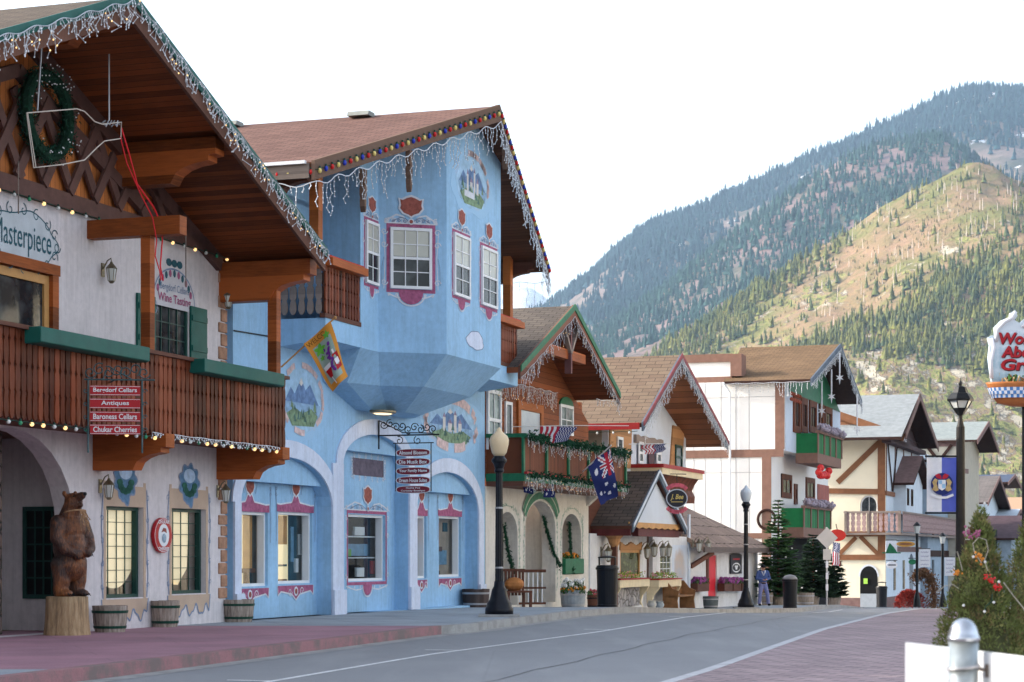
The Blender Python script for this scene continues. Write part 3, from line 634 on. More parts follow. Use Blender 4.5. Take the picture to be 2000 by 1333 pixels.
def painted_surround(parent, T, x0, x1, z0, z1, k=1.0, y=-.004, top=True, name='painted_surround'):
    """maroon band, white scrolls and rust shield painted round a window"""
    b = MB(); g = .075 * k; w = x1 - x0; c = (x0 + x1) / 2; H = .36 * k
    for a, e, s, t in ((x0 - g, x0, z0 - g, z1 + g), (x1, x1 + g, z0 - g, z1 + g)): b.poly([(a, y, s), (e, y, s), (e, y, t), (a, y, t)], 0)
    b.poly([(x0, y, z1), (x1, y, z1), (x1, y, z1 + g), (x0, y, z1 + g)], 0); b.poly([(x0, y, z0 - g), (x1, y, z0 - g), (x1, y, z0), (x0, y, z0)], 0)
    y2 = y - .004
    ribbon(b, [(x0 - g * 1.6, z1 + g * 1.2), (x1 + g * 1.6, z1 + g * 1.2)], .03 * k, y2, 1)
    scroll_orn(b, c, z1 + g * 1.5, w * 1.15 + .1, H, 1, .035 * k, y2); scroll_orn(b, c, z1 + g * 1.6, w * .9, H * .6, 2, .02 * k, y2 - .003)
    for s, xx in ((-1, x0 - g), (1, x1 + g)):
        for zz in (z1 - .1 * k, (z0 + z1) / 2 + .3 * k, z0 + .15 * k):
            ribbon(b, [(xx + s * .05 * k + p[0], zz + p[1]) for p in spiral(0, 0, .08 * k, 1.2, 0, s)], .022 * k, y2, 1)
        ribbon(b, [(xx + s * .06 * k, z0), (xx + s * .03 * k, (z0 + z1) / 2), (xx + s * .07 * k, z1 - .1)], .018 * k, y2 - .001, 1)
        ribbon(b, [(xx + s * .11 * k, z0 + .1), (xx + s * .1 * k, z0 + .5 * k), (xx + s * .06 * k, z0 + .7 * k)], .01 * k, y2 - .003, 2)
    scroll_orn(b, c, z0 - g * 1.4, w * 1.1, -.2 * k, 1, .03 * k, y2)
    hb = [(c + (.28 * k if w > .8 else .12) * math.cos(t), z0 - g * 1.0 + .26 * k * math.sin(t)) for t in [math.pi + math.pi * i / 10 for i in range(11)]]
    b.poly([(p[0], y - .009, p[1]) for p in hb], 0); ribbon(b, [(p[0] * 1.0 + (p[0] - c) * .12, p[1] - .03 * k) for p in hb], .03 * k, y - .010, 1)
    o = b.build(name, [M_mar, M_orn, M_ornd], parent, T=T)
    if top:
        s = MB(); sw = min(.5 * k, w * .62); shield(s, c, z1 + g * 1.5 + H * .95, sw * 1.18, .46 * k, y - .012, 1); shield(s, c, z1 + g * 1.5 + H * .95, sw, .38 * k, y - .017, 0)
        ring = [(c + .07 * k * math.cos(t * .6283), z1 + g * 1.7 + .07 * k * math.sin(t * .6283)) for t in range(10)]
        s.prism(ring, y - .02, y - .014, 'y', 1); s.prism([(c + (p[0] - c) * .6, z1 + g * 1.7 + (p[1] - z1 - g * 1.7) * .6) for p in ring], y - .024, y - .021, 'y', 0)
        s.build('painted_shield', [M_shr, M_orn], o, T=T)
    return o
# ================================================================== HOUSE 1: timber chalet with wine sign
W1 = frame(38.35); h1 = lambda px, py=1085, y=0.0: hit(W1, px, py, y)
B1 = thing('timber_chalet', 'cream timber chalet with deep boarded gable, long baluster balcony and green flower boxes', 'house', W1)
def zz1(px, py, y=0.0): return hit(W1, px, py, y)[1]
zb = h1(300, 846, -1.2)[1]                      # balcony underside
Zg = zz1(440, 493)                              # gable sill beam height
apx, apz = h1(253, -5, -2.0); fpx, fpz = h1(630, 492, -2.0); half = fpx - apx
# ground floor wall
xa, _ = h1(145); ops = []
wl = [(h1(207)[0], h1(280)[0], zz1(244, 1168), zz1(244, 990)), (h1(335)[0], h1(402)[0], zz1(368, 1160), zz1(368, 994))]
archx0 = xa - 3.7
ops = [(archx0, xa, 0, zz1(90, 843) if zz1(90, 843) > 2.9 else 3.1, 1.5)] + [(a, c, z0, z1, 0) for a, c, z0, z1 in wl]
b = MB(); wall(b, -15, 0, -.3, zb + .1, ops, 0, .35); b.build('wall', M_st1, B1)
b = MB(); wx0, wx1 = h1(-60)[0], h1(112)[0]; sx0, sx1 = h1(300)[0], h1(368)[0]
wz0, wz1 = zz1(60, 690), zz1(56, 512); sz0, sz1 = zz1(335, 700), zz1(335, 594)
wall(b, -15, 0, zb + .1, Zg, [(wx0, wx1, zb + .4, wz1, 0), (sx0, sx1, sz0, sz1, 0)], 0, .3)
b.build('wall', M_st1, B1)
b = MB(); b.box(-14.95, -.05, 9, 9.2, 0, Zg); b.box(-15, -14.8, .35, 9, 0, Zg); b.box(-.2, -.003, .35, 9, 0, Zg); b.build('wall', M_st1, B1)
# recess under the arch
b = MB(); b.box(archx0 - .6, xa + .8, 1.9, 2.0, 0, 3.3, 0); b.box(xa + .55, xa + .65, .35, 1.9, 0, 3.3, 0); b.box(archx0 - .6, xa + .6, .35, 1.9, 3.2, 3.3, 1)
b.build('porch_wall', [M_st1, M_woodd], B1)
TP_ = Matrix.Translation((xa + .55, 0, 0)) @ Matrix.Rotation(R(-90), 4, 'Z'); WPp = W1 @ TP_; _x0 = hit(WPp, 47, 1000)[0]; _x1 = hit(WPp, 127, 1000)[0]; _z0 = hit(WPp, 90, 1170)[1]; _z1 = hit(WPp, 90, 990)[1]
window(B1, TP_, _x0, _x1, _z0, _z1, M_dkgreen, M_drk, 4, 5, .07, .05, 0, label='dark gridded window inside the arched porch')
b = MB(); _s = hit(W1, 4, 1000, .6)[0]; b.box(_s - 1.2, _s, .6, 1.1, 0, 3.2); b.build('stone_pier', M_stone, B1)
# shop windows; glowing cream blinds added to imitate reflections of sunlit houses
M_blind = glow('cream_reflection_glow', (.85, .68, .42), .17, (.8, .68, .48))
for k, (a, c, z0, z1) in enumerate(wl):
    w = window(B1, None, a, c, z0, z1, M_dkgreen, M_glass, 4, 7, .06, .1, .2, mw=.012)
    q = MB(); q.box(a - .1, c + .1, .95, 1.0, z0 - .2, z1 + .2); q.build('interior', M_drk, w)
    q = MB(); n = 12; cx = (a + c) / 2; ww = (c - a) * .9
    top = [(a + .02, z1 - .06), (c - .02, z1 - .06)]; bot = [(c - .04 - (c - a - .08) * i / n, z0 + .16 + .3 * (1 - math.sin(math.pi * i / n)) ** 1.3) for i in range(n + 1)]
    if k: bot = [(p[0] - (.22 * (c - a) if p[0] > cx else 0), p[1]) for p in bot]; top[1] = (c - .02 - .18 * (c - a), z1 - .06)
    q.prism(bot + top, .215, .225); q.build('blind', M_blind, w)  # panel shape stands in for a bright reflection in the glass
    q = MB(); q.box(a - .08, a, -.006, .0, z0 - .02, z1 + .42); q.box(c, c + .08, -.006, 0, z0 - .02, z1 + .42); q.box(a, c, -.006, 0, z1, z1 + .35)
    low = [(a - .16 + (c - a + .32) * i / 32, z0 - .02 if i in (0, 32) else z0 - .3 - .09 * math.sin(i * .78 + k) - .04 * math.sin(i * 1.7)) for i in range(33)]
    q.prism(low, -.006, 0); ribbon(q, low, .03, -.009, 1)
    for s, xx in ((-1, a - .11), (1, c + .11)):
        ribbon(q, [(xx, z0), (xx + s * .04, z0 + .4), (xx, z0 + .8), (xx + s * .05, z0 + 1.2), (xx, z1 + .3)], .025, -.009, 1)
        for t in range(5): ribbon(q, [(xx + s * .03 + p[0], z0 + .2 + t * .38 + p[1]) for p in spiral(0, 0, .06, 1, t, s, 8)], .015, -.010, 1)
    q.build('painted_surround', [M_tanp, M_ornd], B1)
    q = MB(); cz = z1 + .46; pts = [(cx + (.37 + .045 * math.cos(9 * t)) * math.cos(t), cz + (.33 + .04 * math.cos(9 * t)) * math.sin(t) - (.08 if abs(math.cos(t)) < .3 and math.sin(t) < 0 else 0)) for t in [2 * math.pi * i / 44 for i in range(44)]]
    q.prism(pts, -.008, 0, 'y', 0); ribbon(q, pts + [pts[0]], .035, -.011, 1)
    q.prism([(cx + .22 * math.cos(t), cz + .13 + .13 * math.sin(t)) for t in [2 * math.pi * i / 16 for i in range(16)]], -.014, -.008, 'y', 3)
    for t in range(7):
        aa = math.pi * (1.08 + .84 * t / 6); q.prism([(cx + .2 * math.cos(aa) + .1 * math.cos(v), cz + .0 + .2 * math.sin(aa) + .06 * math.sin(v)) for v in [math.pi * 2 * i / 9 for i in range(9)]], -.018, -.014, 'y', 2)
    q.build('painted_crest', [paint('crest_blue', (.1, .2, .33), .8, .3, 9), M_ornd, paint('crest_leaf', (.03, .12, .09), .8, .3, 9), paint('crest_light', (.4, .52, .68), .8, .2, 9)], B1)
# quoins at the corner
b = MB(); rs = random.Random(3)
zc = 0.45
while zc < Zg - .3:
    hh = rs.uniform(.2, .27); ww = .3 if int(zc * 4) % 2 else .2; b.box(-ww, .03, -.03, .12, zc, zc + hh - .025); zc += hh
b.build('quoins', paint('quoin_stone', (.36, .2, .13), .9, .3, 7, .6, 14), B1, bevel=.015)
# gable
b = MB(); zt = lambda x: fpz + (apz - fpz) * (1 - abs(x - apx) / half) - .2
b.prism([(apx - half + .2, Zg)] + [(x, zt(x)) for x in (apx - half + .2, apx, -.02)] + [(-.02, Zg)], .02, .2); b.build('gable_wall', M_gable, B1)
b = MB(); b.box(-15, 0, -.1, .02, Zg - .12, Zg + .14); b.build('sill_beam', M_lat, B1)
b = MB()
for s in (-1, 1):
    b.bar((apx + s * half * .96, -.03, zt(apx + s * half * .96) - .1), (apx, -.03, zt(apx) - .1), .14, .26, side=(0, 1, 0))
    b.bar((apx + s * half * .62, -.05, Zg + .1), (apx, -.05, zt(apx) - .75), .12, .2, side=(0, 1, 0))
    for k in range(8):
        x = apx + s * (.35 + k * .78)
        for e in (-1, 1):
            x2 = x + e * .55 * 1.0; ztop = min(zt(x2) - .25, Zg + 1.5); 
            if ztop < Zg + .35: continue
            b.bar((x - e * .45, -.07 - .035 * (e > 0), Zg + .15), (x - e * .45 + e * (ztop - Zg) * .62, -.07 - .035 * (e > 0), ztop), .06, .17, side=(0, 1, 0))
b.build('lattice', M_lat, B1)
# roof
M_rf1 = shingle('grey_brown_shingle', (.2, .16, .13), (.15, .12, .1), (.07, .06, .05))
b = MB()
for s in (-1, 1): roof(b, apx + s * half, fpz, apx, apz, -2.0, -2.0, 9.5, .14)
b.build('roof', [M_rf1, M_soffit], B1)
b = MB(); g = MB()
for s in (-1, 1):
    bargeboard(b, (apx + s * half, -2.0, fpz), (apx, -2.0, apz), .36, .06); bargeboard(g, (apx + s * (half + .02), -2.063, fpz + .03), (apx, -2.063, apz + .03), .14, .03)
b.build('bargeboard', woodm('verge_board', (.17, .08, .055), 0, 3, False, .7), B1); g.build('verge_trim', M_greenp, B1)
def corbel(b, x, w, y0, y1, zt, zbm, mi=0, curl=True):
    """beam end at offset y0..y1 (toward the street) with scooped underside"""
    L = y1 - y0
    pts = [(y0, zt), (y1, zt), (y1, zbm + (zt - zbm) * .05), (y1 + .55 * L, zbm)] if False else None
    P = [(0, 0), (1, 0), (1, .38), (.93, .40), (.93, .52), (.88, .55), (.78, .58), (.68, .66), (.6, .78), (.55, 1), (0, 1)]
    b.prism([(y0 + (y1 - y0) * a, zt - (zt - zbm) * c) for a, c in P], x - w / 2, x + w / 2, 'x', mi)
c1, _ = h1(190, 900); cz0 = zz1(190, 920); c2 = -.22
for xx, zl in ((c1, cz0), (c2, zz1(440, 938)), (c1 - 5.5, cz0)): b = MB(); corbel(b, xx, .3, 0, -1.35, zb, zl); b.build('corbel', M_wood, B1)
for (xx, dz, w, zl) in ((-.12, 0, .3, .75), (apx + half * .46, 0, .32, .75), (apx, 0, .3, .5)):
    zt_ = fpz + (apz - fpz) * (1 - abs(xx - apx) / half) - .16; b = MB(); corbel(b, xx, w, 0, -1.85, zt_ - .02, zt_ - zl); b.build('purlin', M_wood, B1)
# balcony
bx1 = 0.02; b = MB(); b.box(-15, bx1, -1.2, 0, zb, zb + .16); b.build('balcony_floor', M_woodd, B1)
zr = h1(555, 742, -1.2)[1]
R1 = MB(); scallop_boards(R1, -12, bx1, zb - .03, zr, -1.2); T1 = Matrix.Translation((0, 0, 0))
R1.box(-12, bx1 - .03, -1.19, -1.17, zb + .12, zr, 1); scallop_boards(R1, -1.15, 0, zb - .03, zr, bx1 + .03, along='y'); rl = R1.build('balcony_railing', [M_woodb, M_drkw], B1)  # dark sheet behind the balusters, added as painted shade in the gaps
b = MB(); b.box(-12, bx1 + .03, -1.3, -1.12, zr, zr + .06); b.box(-12, bx1, -1.2, -1.14, zb + .3, zb + .38); b.build('handrail', M_woodd, rl)
def planter_box(parent, T, x0, x1, y0, y1, z0, z1, mat, name='flower_box'):
    q = MB(); q.prism([(y0, z1), (y0 - .0, z0 + .02), (y0 + .05, z0), (y1, z0), (y1, z1)], x0, x1, 'x'); return q.build(name, mat, parent, T=T, bevel=.01)
pz0, pz1 = h1(293, 712, -1.35)[1], h1(293, 683, -1.35)[1]
planter_box(B1, None, h1(80, 0, -1.5)[0], h1(293, 0, -1.5)[0], -1.5, -1.21, pz0, pz1, M_greenp)
q0 = h1(400, 0, -1.5)[0]; planter_box(B1, None, q0, h1(556, 0, -1.5)[0], -1.5, -1.21, pz0, pz1, M_greenp)
# posts and tie beams
b = MB(); p1 = h1(288, 0, -1.05)[0]; p2 = -.12; ztb = h1(300, 468, -1.0)[1]
b.box(p1 - .08, p1 + .08, -1.14, -.97, zb + .16, ztb); b.build('post', M_wood, B1); b = MB(); b.box(p2 - .09, p2 + .09, -1.15, -.97, zb + .16, fpz - .2); b.build('post', M_wood, B1)
b = MB(); b.box(p1 - .12, p1 + .12, -1.7, 0, ztb, ztb + .3); b.build('tie_beam', M_wood, B1)
# upper windows
M_pine = paint('pale_pine_frame', (.5, .26, .09), .5, .15, 3)
ww_ = window(B1, None, wx0, wx1 - .18, zb + .4, wz1 - .14, M_pine, M_dkg, 2, 1, .14, .06, .1, mw=.0)
b = MB(); b.box(wx1 - .18, wx1 + .0, -.03, .2, zb + .3, wz1 - .12); b.box(wx0, wx1 + .03, -.04, .2, wz1 - .12, wz1 + .05); b.build('casing', M_wood, ww_)
w = window(B1, None, sx0, sx1, sz0, sz1, M_dkgreen, M_dkg, 4, 3, .06, .06, .08, mw=.02)
swd = (sx1 - sx0) * .48
for x in (sx0 - swd - .02, sx1 + .02):
    b = MB()
    b.box(x, x + swd, -.05, -.01, sz0, sz1 + .04)
    for zz in (sz0 + .2, sz1 - .22): b.box(x + .02, x + swd - .02, -.07, -.05, zz, zz + .1)
    b.build('shutter', M_greenp, w)
# painted signs on the upper wall
mx, mz = h1(45, 466); mw_ = h1(110)[0] - h1(-25)[0]
b = MB(); pts = [(mx + (mw_ / 2 + .06 * math.cos(7 * t)) * math.cos(t), mz + (.42 + .05 * math.cos(5 * t)) * math.sin(t)) for t in [2 * math.pi * i / 60 for i in range(60)]]
b.prism(pts, -.005, 0, 'y', 0); ribbon(b, pts + [pts[0]], .02, -.008, 1)
for k in range(16):
    t = 2 * math.pi * k / 16; ribbon(b, [(mx + mw_ / 2 * math.cos(t) + p[0], mz + .44 * math.sin(t) + p[1]) for p in spiral(0, 0, .11, 1, t, 1 if k % 2 else -1, 10)], .018, -.009, 1)
sg = b.build('painted_sign', [paint('sign_wash', (.5, .54, .58), .85, .1, 3), M_teal], B1)
text('Masterpiece', mx, mz - .02, .5, M_teal, sg, w=mw_ * .82, y=-.012, bold=.0)
bx, bz = h1(340, 566); bw = h1(380)[0] - h1(300)[0]
b = MB(); pts = archpts(bx - bw / 2, bx + bw / 2, bz - .22, bz + .36, 16) + [(bx - bw / 2, bz - .34), (bx + bw / 2, bz - .34)]
b.prism(pts, -.005, 0); sg = b.build('painted_sign', paint('sign_wash2', (.56, .54, .57), .85, .06, 3), B1)
b = MB(); ribbon(b, archpts(bx - bw / 2, bx + bw / 2, bz - .22, bz + .36, 16), .03, -.008, 0)
for k in range(11):
    t = math.pi * (.12 + .76 * k / 10); cx, cz = bx + bw * .43 * math.cos(t), bz - .22 + .5 * math.sin(t)
    b.prism([(cx + .05 * math.cos(v), cz + .07 * math.sin(v)) for v in [2 * math.pi * i / 7 for i in range(7)]], -.011, -.007, 'y', 1 + k % 2)
for k in range(3): b.prism([(bx - .2 + .2 * k + .1 * math.cos(v), bz + .46 + .07 * math.sin(v)) for v in [2 * math.pi * i / 9 for i in range(9)]], -.011, -.003, 'y', 2)
for s in (-1, 1): ribbon(b, [(bx + s * bw * .5 + p[0], bz - .4 + p[1]) for p in spiral(0, 0, .15, 1.2, 1, s)], .018, -.007, 0)
b.build('grape_painting', [M_ornd, M_mar, M_teal], sg)
text('Bergdorf Cellars', bx, bz + .0, .17, M_ornd, sg, w=bw * .7, y=-.012); text('Wine Tasting', bx, bz - .2, .2, M_mar, sg, w=bw * .8, y=-.012, bold=.02)
# wall lanterns
for px, py, s, lb in ((200, 540, .95, 'brass wall lantern on cream stucco beside the orange post'), (430, 593, .95, 'brass wall lantern beside the stone quoins above the balcony'),
                      (195, 962, .95, 'small carriage lantern on the ground floor wall behind the carved bear'), (425, 972, .95, 'small carriage lantern low on the wall beside the corner quoins')):
    x, z = h1(px, py - 12); lantern(lb, W1 @ TR(x, 0, z), s, 'brass wall lanterns on the timber chalet')
# lights
bulbstring('round bulbs strung along the gable beam over the painted signs', W1, [(h1(-20, 0, -.12)[0], -.14, Zg - .14), (0, -.14, Zg - .14), (.0, -.7, Zg - .05)], .42, .034, [M_bulbw, M_bulbf, M_bulbg, M_bulbw, M_bulbf], 'round bulb strings on the timber chalet', elong=1)
bulbstring('round amber and white bulbs strung under the balcony balusters', W1, [(h1(-20, 0, -1.25)[0], -1.26, zb - .06), (bx1, -1.26, zb - .06)], .3, .034, [M_bulbw, M_bulbf, M_bulbg, M_bulbw, M_bulbw, M_bulbf], 'round bulb strings on the timber chalet', elong=1)
icicles('tangled white icicle lights along the green verge of the timber chalet', W1, [(apx + half, -2.13, fpz + .0), (apx, -2.13, apz - .02)], .045, .08, .34, .0075, .014, seed=3, swag=.05, zz=.06, warm=.06, jit=.06)
icicles('white icicle lights on the left verge at the top corner of the photo', W1, [(apx, -2.13, apz - .02), (apx - 5, -2.13, apz - 5 * (apz - fpz) / half)], .05, .1, .4, .0075, .014, seed=4, swag=.05, zz=.07, warm=.06, jit=.06)
icicles('short icicle lights under the right half of the timber balcony', W1, [(h1(300, 0, -1.3)[0], -1.28, zb - .0), (bx1, -1.28, zb - .0)], .06, .03, .09, .006, .012, seed=5, swag=.01)
# wreath
x, z = h1(93, 226, -.25); wr = thing('wreath', 'round evergreen wreath with tiny lights hung on the gable lattice', 'wreath', W1 @ TR(x, -.25, z))
b = MB(); rs = random.Random(9); RR = .62
for i in range(1500):
    a = rs.uniform(0, 2 * math.pi); q = rs.uniform(0, 2 * math.pi); rr = .17 * math.sqrt(rs.random()); c = Vector(((RR + rr * math.cos(q)) * math.cos(a), rr * math.sin(q), (RR + rr * math.cos(q)) * math.sin(a)))
    d = Vector((rs.uniform(-1, 1), rs.uniform(-1, 1), rs.uniform(-1, 1))).normalized() * .075; n = Vector((rs.uniform(-1, 1), rs.uniform(-1, 1), rs.uniform(-1, 1))).cross(d).normalized() * .012
    b.add([c - n, c + n, c + d], [(0, 1, 2)])
b.build('foliage', paint('wreath_green', (.01, .06, .035), .8, .4, 12, 0), wr)
b = MB(); b.tube([(RR * math.cos(t), 0, RR * math.sin(t)) for t in [2 * math.pi * i / 24 for i in range(25)]], .1, 8); b.build('ring', paint('wreath_core', (.008, .035, .02), .9, .3, 9, 0), wr)
for i in range(60):
    a = rs.uniform(0, 6.28); r2 = RR + rs.uniform(-.16, .16); q = MB(); q.ball((r2 * math.cos(a), -.17, r2 * math.sin(a)), .012, 5); q.build('bulb', M_icb, wr)
# hanging bottle of rope light and the red cords
d_ = -1.3; P = lambda px, py, y=d_: (lambda t: (t[0], y, t[1]))(hit(W1, px, py, y))
bt = thing('bottle_light_outline', 'bottle shaped outline of white rope light hanging in front of the wreath', 'light sculpture', W1)
b = MB()
YL = lambda px: d_
path = [P(*q) for q in ((52, 221), (150, 213), (165, 218), (185, 238), (200, 243), (237, 239), (236, 271), (204, 276), (190, 288), (165, 313), (120, 322), (66, 328), (52, 221))]
b.tube(path, .009, 6); b.tube([P(54, 221), P(70, 327)], .007, 6); b.build('rope_light', paint('rope_tan', (.62, .55, .48), .5, .1, 9, 0), bt)
M_galv = paint('galvanised', (.4, .4, .42), .4, .1, 9, .1, metal=.6); b = MB(); b.tube([P(83, 62), P(73, 216)], .012, 6); b.build('hanger', M_galv, bt); b = MB(); b.tube([P(213, 106), P(213, 236)], .012, 6)
for k in range(10): b.tube([P(200 + k * 3.5, 240 + (k % 3) * 4), P(206 + k * 3, 236 + (k % 2) * 8)], .012, 4)
b.build('hanger', paint('galvanised', (.4, .4, .42), .4, .1, 9, .1, metal=.6), bt)
b = MB(); mr = paint('red_cord', (.7, .02, .03), .5, .1, 9, 0)
b.tube([P(237, 250), P(252, 300), P(268, 360), P(300, 405), P(316, 440), P(317, 470), P(313, 520), P(318, 548)], .014, 6); b.tube([P(235, 268), P(248, 320), P(275, 380), P(298, 425), P(306, 470), P(303, 500), P(312, 530), P(314, 548)], .011, 6)
tag(b.build('power_cord', mr), 'pair of red power cords drooping from the bottle light down the post', 'cord', T=W1)
b = MB(); ch = [P(36, 315, -.3), P(36, 418, -.3)]; b.tube(ch, .012, 4); tag(b.build('chain', M_greyw), 'thin chain hanging over the painted lettering under the gable', 'chain', T=W1)
b = MB(); b.tube([P(363, 425, -.3), P(363, 560, -.3)], .012, 4); tag(b.build('chain', M_greyw), 'thin chain hanging over the arched wine painting', 'chain', T=W1)
# hanging directory sign (faces up the street)
SX, _ = hit(W1, 225, 800, -1.62)
def signboard(name, label, T, w, h, lines, mat=None, tmat=None, group=None): pass
TS = W1 @ TR(SX, -1.62, 0, 0)
Wl = Matrix.Translation((0, 0, 0))
Yd = 31.1; S0 = at(177, Yd, 1085); S1 = at(273, Yd, 1085); ang = 0.12
TD = TR((S0.x + S1.x) / 2, Yd, 0, ang); sg = thing('hanging_sign', 'scrolled iron rack of four red name boards hanging in front of the timber balcony', 'sign', TD)
hw = (S1.x - S0.x) / 2; zf = lambda py: CZ + (HY - py) / FPX * Yd
b = MB()
for s in (-1, 1): b.tube([(s * (hw + .03), 0, zf(742)), (s * (hw + .03), 0, zf(885))], .014, 6)
b.tube([(-hw - .09, 0, zf(742)), (hw + .22, 0, zf(742))], .014, 6)
for k in range(7):
    cx = -hw + k * hw * .36; cz = zf(728 - (6 if k % 2 else 0)); q = spiral(cx, cz, .1, 1.3, k, 1 if k % 2 else -1); b.tube([(p[0], 0, p[1]) for p in q], .009, 4)
for k in range(4):
    for s in (-1, 1): q = spiral(s * (hw + .07), zf(764 + 25.3 * k), .04, 1, 0, s, 8); b.tube([(p[0], 0, p[1]) for p in q], .007, 4)
b.tube([(-hw * .5, 0, zf(742)), (-.1, 0, zf(716)), (hw * .7, 0, zf(742))], .01, 4)
b.tube([(0, 0, zf(742)), (-.15, .9, zf(738))], .014, 5)
b.build('scroll_rack', paint('verdigris_iron', (.05, .1, .11), .5, .3, 8), sg)
for k, s in enumerate(('Bergdorf Cellars', 'Antiques', 'Baroness Cellars', 'Chukar Cherries')):
    zc = zf(763.5 + 25.3 * k); q = MB(); q.box(-hw, hw, -.02, .02, zc - .075, zc + .075, 0); q.box(-hw, hw, -.024, -.02, zc + .06, zc + .066, 1); q.box(-hw, hw, -.024, -.02, zc - .066, zc - .06, 1)
    nb = q.build('name_board', [M_red, M_white], sg); text(s, 0, zc, .085, M_white, nb, y=-.026, bold=.018, w=min(hw * 1.75, .052 * len(s)))
# oval wall sign
x, z = h1(311, 1046); t = thing('oval_sign', 'red rimmed oval shop sign with a cherry between the two cream shop windows', 'sign', W1 @ TR(x, -.02, z))
def stad(rx, rz, n=20): return [(rx * math.cos(a), (rz - rx) * (1 if math.sin(a) > 0 else -1) + rx * math.sin(a)) for a in [2 * math.pi * (i + .5) / n for i in range(n)]]
rx_ = (h1(329)[0] - h1(293)[0]) / 2; q = MB(); q.prism(stad(rx_, .31), -.06, 0, 'y', 0); q.prism(stad(rx_ * .93, .295), -.064, -.06, 'y', 1); q.prism(stad(rx_ * .9, .285), -.068, -.064, 'y', 0); q.prism(stad(rx_ * .58, .2), -.072, -.068, 'y', 1); q.build('panel', [M_red, M_white], t)
q = MB(); q.ball((0, -.08, -.05), .075, 12, sz=1.1, sy=.15); q.build('cherry', paint('pale_cherry', (.3, .4, .5), .4, .2, 9), t); q = MB(); q.prism([(-.09, .05), (-.02, .13), (.07, .12), (.1, .04), (0, .07)], -.078, -.072); q.build('leaf', M_shr, t)
text('CHUKAR', 0, .235, .062, M_white, t, y=-.07, w=rx_ * 1.15, bold=.02); text('CHERRIES', 0, -.235, .062, M_white, t, y=-.07, w=rx_ * 1.15, bold=.02)
# stump and bear
Ys = 32.2; Xs = (130 - 1000) / FPX * Ys
M_stump = barrelmat(); 
gb = NT('stump_bark'); nb_ = gb.noise(gb.co(scale=(5, 5, .8)), 2.5, 7, .65); gb.set(gb.b.inputs['Base Color'], gb.ramp(nb_, [(.3, (.13, .085, .05)), (.5, (.34, .22, .12)), (.72, (.5, .36, .22))])); gb.bump(nb_, .8, .03); gb.b.inputs['Roughness'].default_value = .9
b = MB(); rs = random.Random(4); n = 28; prof = []
vs = []
for k, (r, z) in enumerate([(.36, 0), (.345, .12), (.33, .3), (.325, .5), (.32, .6), (.3, .605), (.01, .61)]):
    for i in range(n):
        a = 2 * math.pi * i / n; rr = r * (1 + .035 * math.sin(5 * a + 1) + .02 * math.sin(11 * a)); vs.append((rr * math.cos(a), rr * math.sin(a), z))
b.add(vs, [(i * n + k, i * n + (k + 1) % n, (i + 1) * n + (k + 1) % n, (i + 1) * n + k) for i in range(6) for k in range(n)])
tag(b.build('tree_stump', gb.m, smooth=True), 'thick tan tree stump carrying the carved bear', 'stump', T=TR(Xs, Ys, gz(Ys)))
gb = NT('carved_bear_wood'); v = gb.co(); n1 = gb.noise(v, 2.2, 5); n2 = gb.noise(gb.co(scale=(3, 3, .9)), 14, 5, .6)
f = gb.math('ADD', gb.math('MULTIPLY', n1, .7), gb.math('MULTIPLY', n2, .4)); gb.set(gb.b.inputs['Base Color'], gb.ramp(f, [(.43, (.018, .01, .009)), (.52, (.07, .026, .014)), (.61, (.2, .065, .02)), (.72, (.36, .13, .035))]))
gb.b.inputs['Roughness'].default_value = .45; gb.bump(n2, .9, .03)
be = thing('bear_statue', 'carved brown wooden bear standing upright on a stump, mouth open, paws on its belly', 'statue', TR(Xs + .05, Ys, gz(Ys) + .6, R(-38)))
# bear faces +x local
parts = [('b', (0, 0, .78), (.27, .26, .36)), ('b', (.02, 0, 1.08), (.23, .25, .26)), ('b', (0, 0, .52), (.28, .27, .28)), ('b', (.07, 0, .75), (.25, .2, .28)),
         ('t', [(-.02, .14, .5), (-.0, .16, .26), (-.03, .16, .08)], [.18, .14, .12]), ('t', [(-.02, -.14, .5), (-.0, -.16, .26), (-.03, -.16, .08)], [.18, .14, .12]),
         ('b', (.06, .16, .055), (.18, .1, .07)), ('b', (.06, -.16, .055), (.18, .1, .07)),
         ('t', [(.0, .23, 1.16), (.06, .3, .92), (.2, .24, .76), (.3, .12, .72)], [.13, .115, .09, .075]), ('t', [(.0, -.23, 1.16), (.06, -.3, .92), (.2, -.24, .74), (.3, -.12, .68)], [.13, .115, .09, .075]),
         ('b', (.31, .1, .7), (.08, .08, .09)), ('b', (.31, -.1, .66), (.08, .08, .09)),
         ('t', [(.0, 0, 1.22), (.06, 0, 1.4)], [.19, .15]), ('b', (.09, 0, 1.5), (.155, .14, .135)), ('b', (.1, 0, 1.44), (.13, .14, .1)),
         ('t', [(.16, 0, 1.54), (.3, 0, 1.585)], [.085, .06]), ('b', (.335, 0, 1.6), (.035, .045, .035)), ('t', [(.15, 0, 1.44), (.27, 0, 1.435)], [.07, .04]),
         ('b', (.0, .11, 1.62), (.045, .03, .05)), ('b', (.0, -.11, 1.62), (.045, .03, .05)), ('b', (-.26, 0, .5), (.07, .06, .06))]
remesh(parts, .018, 'body', gb.m, be, smooth_it=3)
q = MB()
for s in (-1, 1): q.ball((.2, s * .085, 1.575), .016, 6)
q.ball((.365, 0, 1.61), .03, 8); q.build('eyes_and_nose', M_iron, be)
q = MB()
for s in (-1, 1):
    for k in range(4): q.tube([(.35, s * (.06 + .03 * k), .68 - .04 * (s < 0)), (.385, s * (.06 + .03 * k), .63 - .04 * (s < 0))], [.012, .003], 5)
    for k in range(4): q.tube([(.21, s * (.1 + .035 * k), .05), (.26, s * (.1 + .035 * k), .015)], [.014, .003], 5)
q.build('claws', M_drk, be)
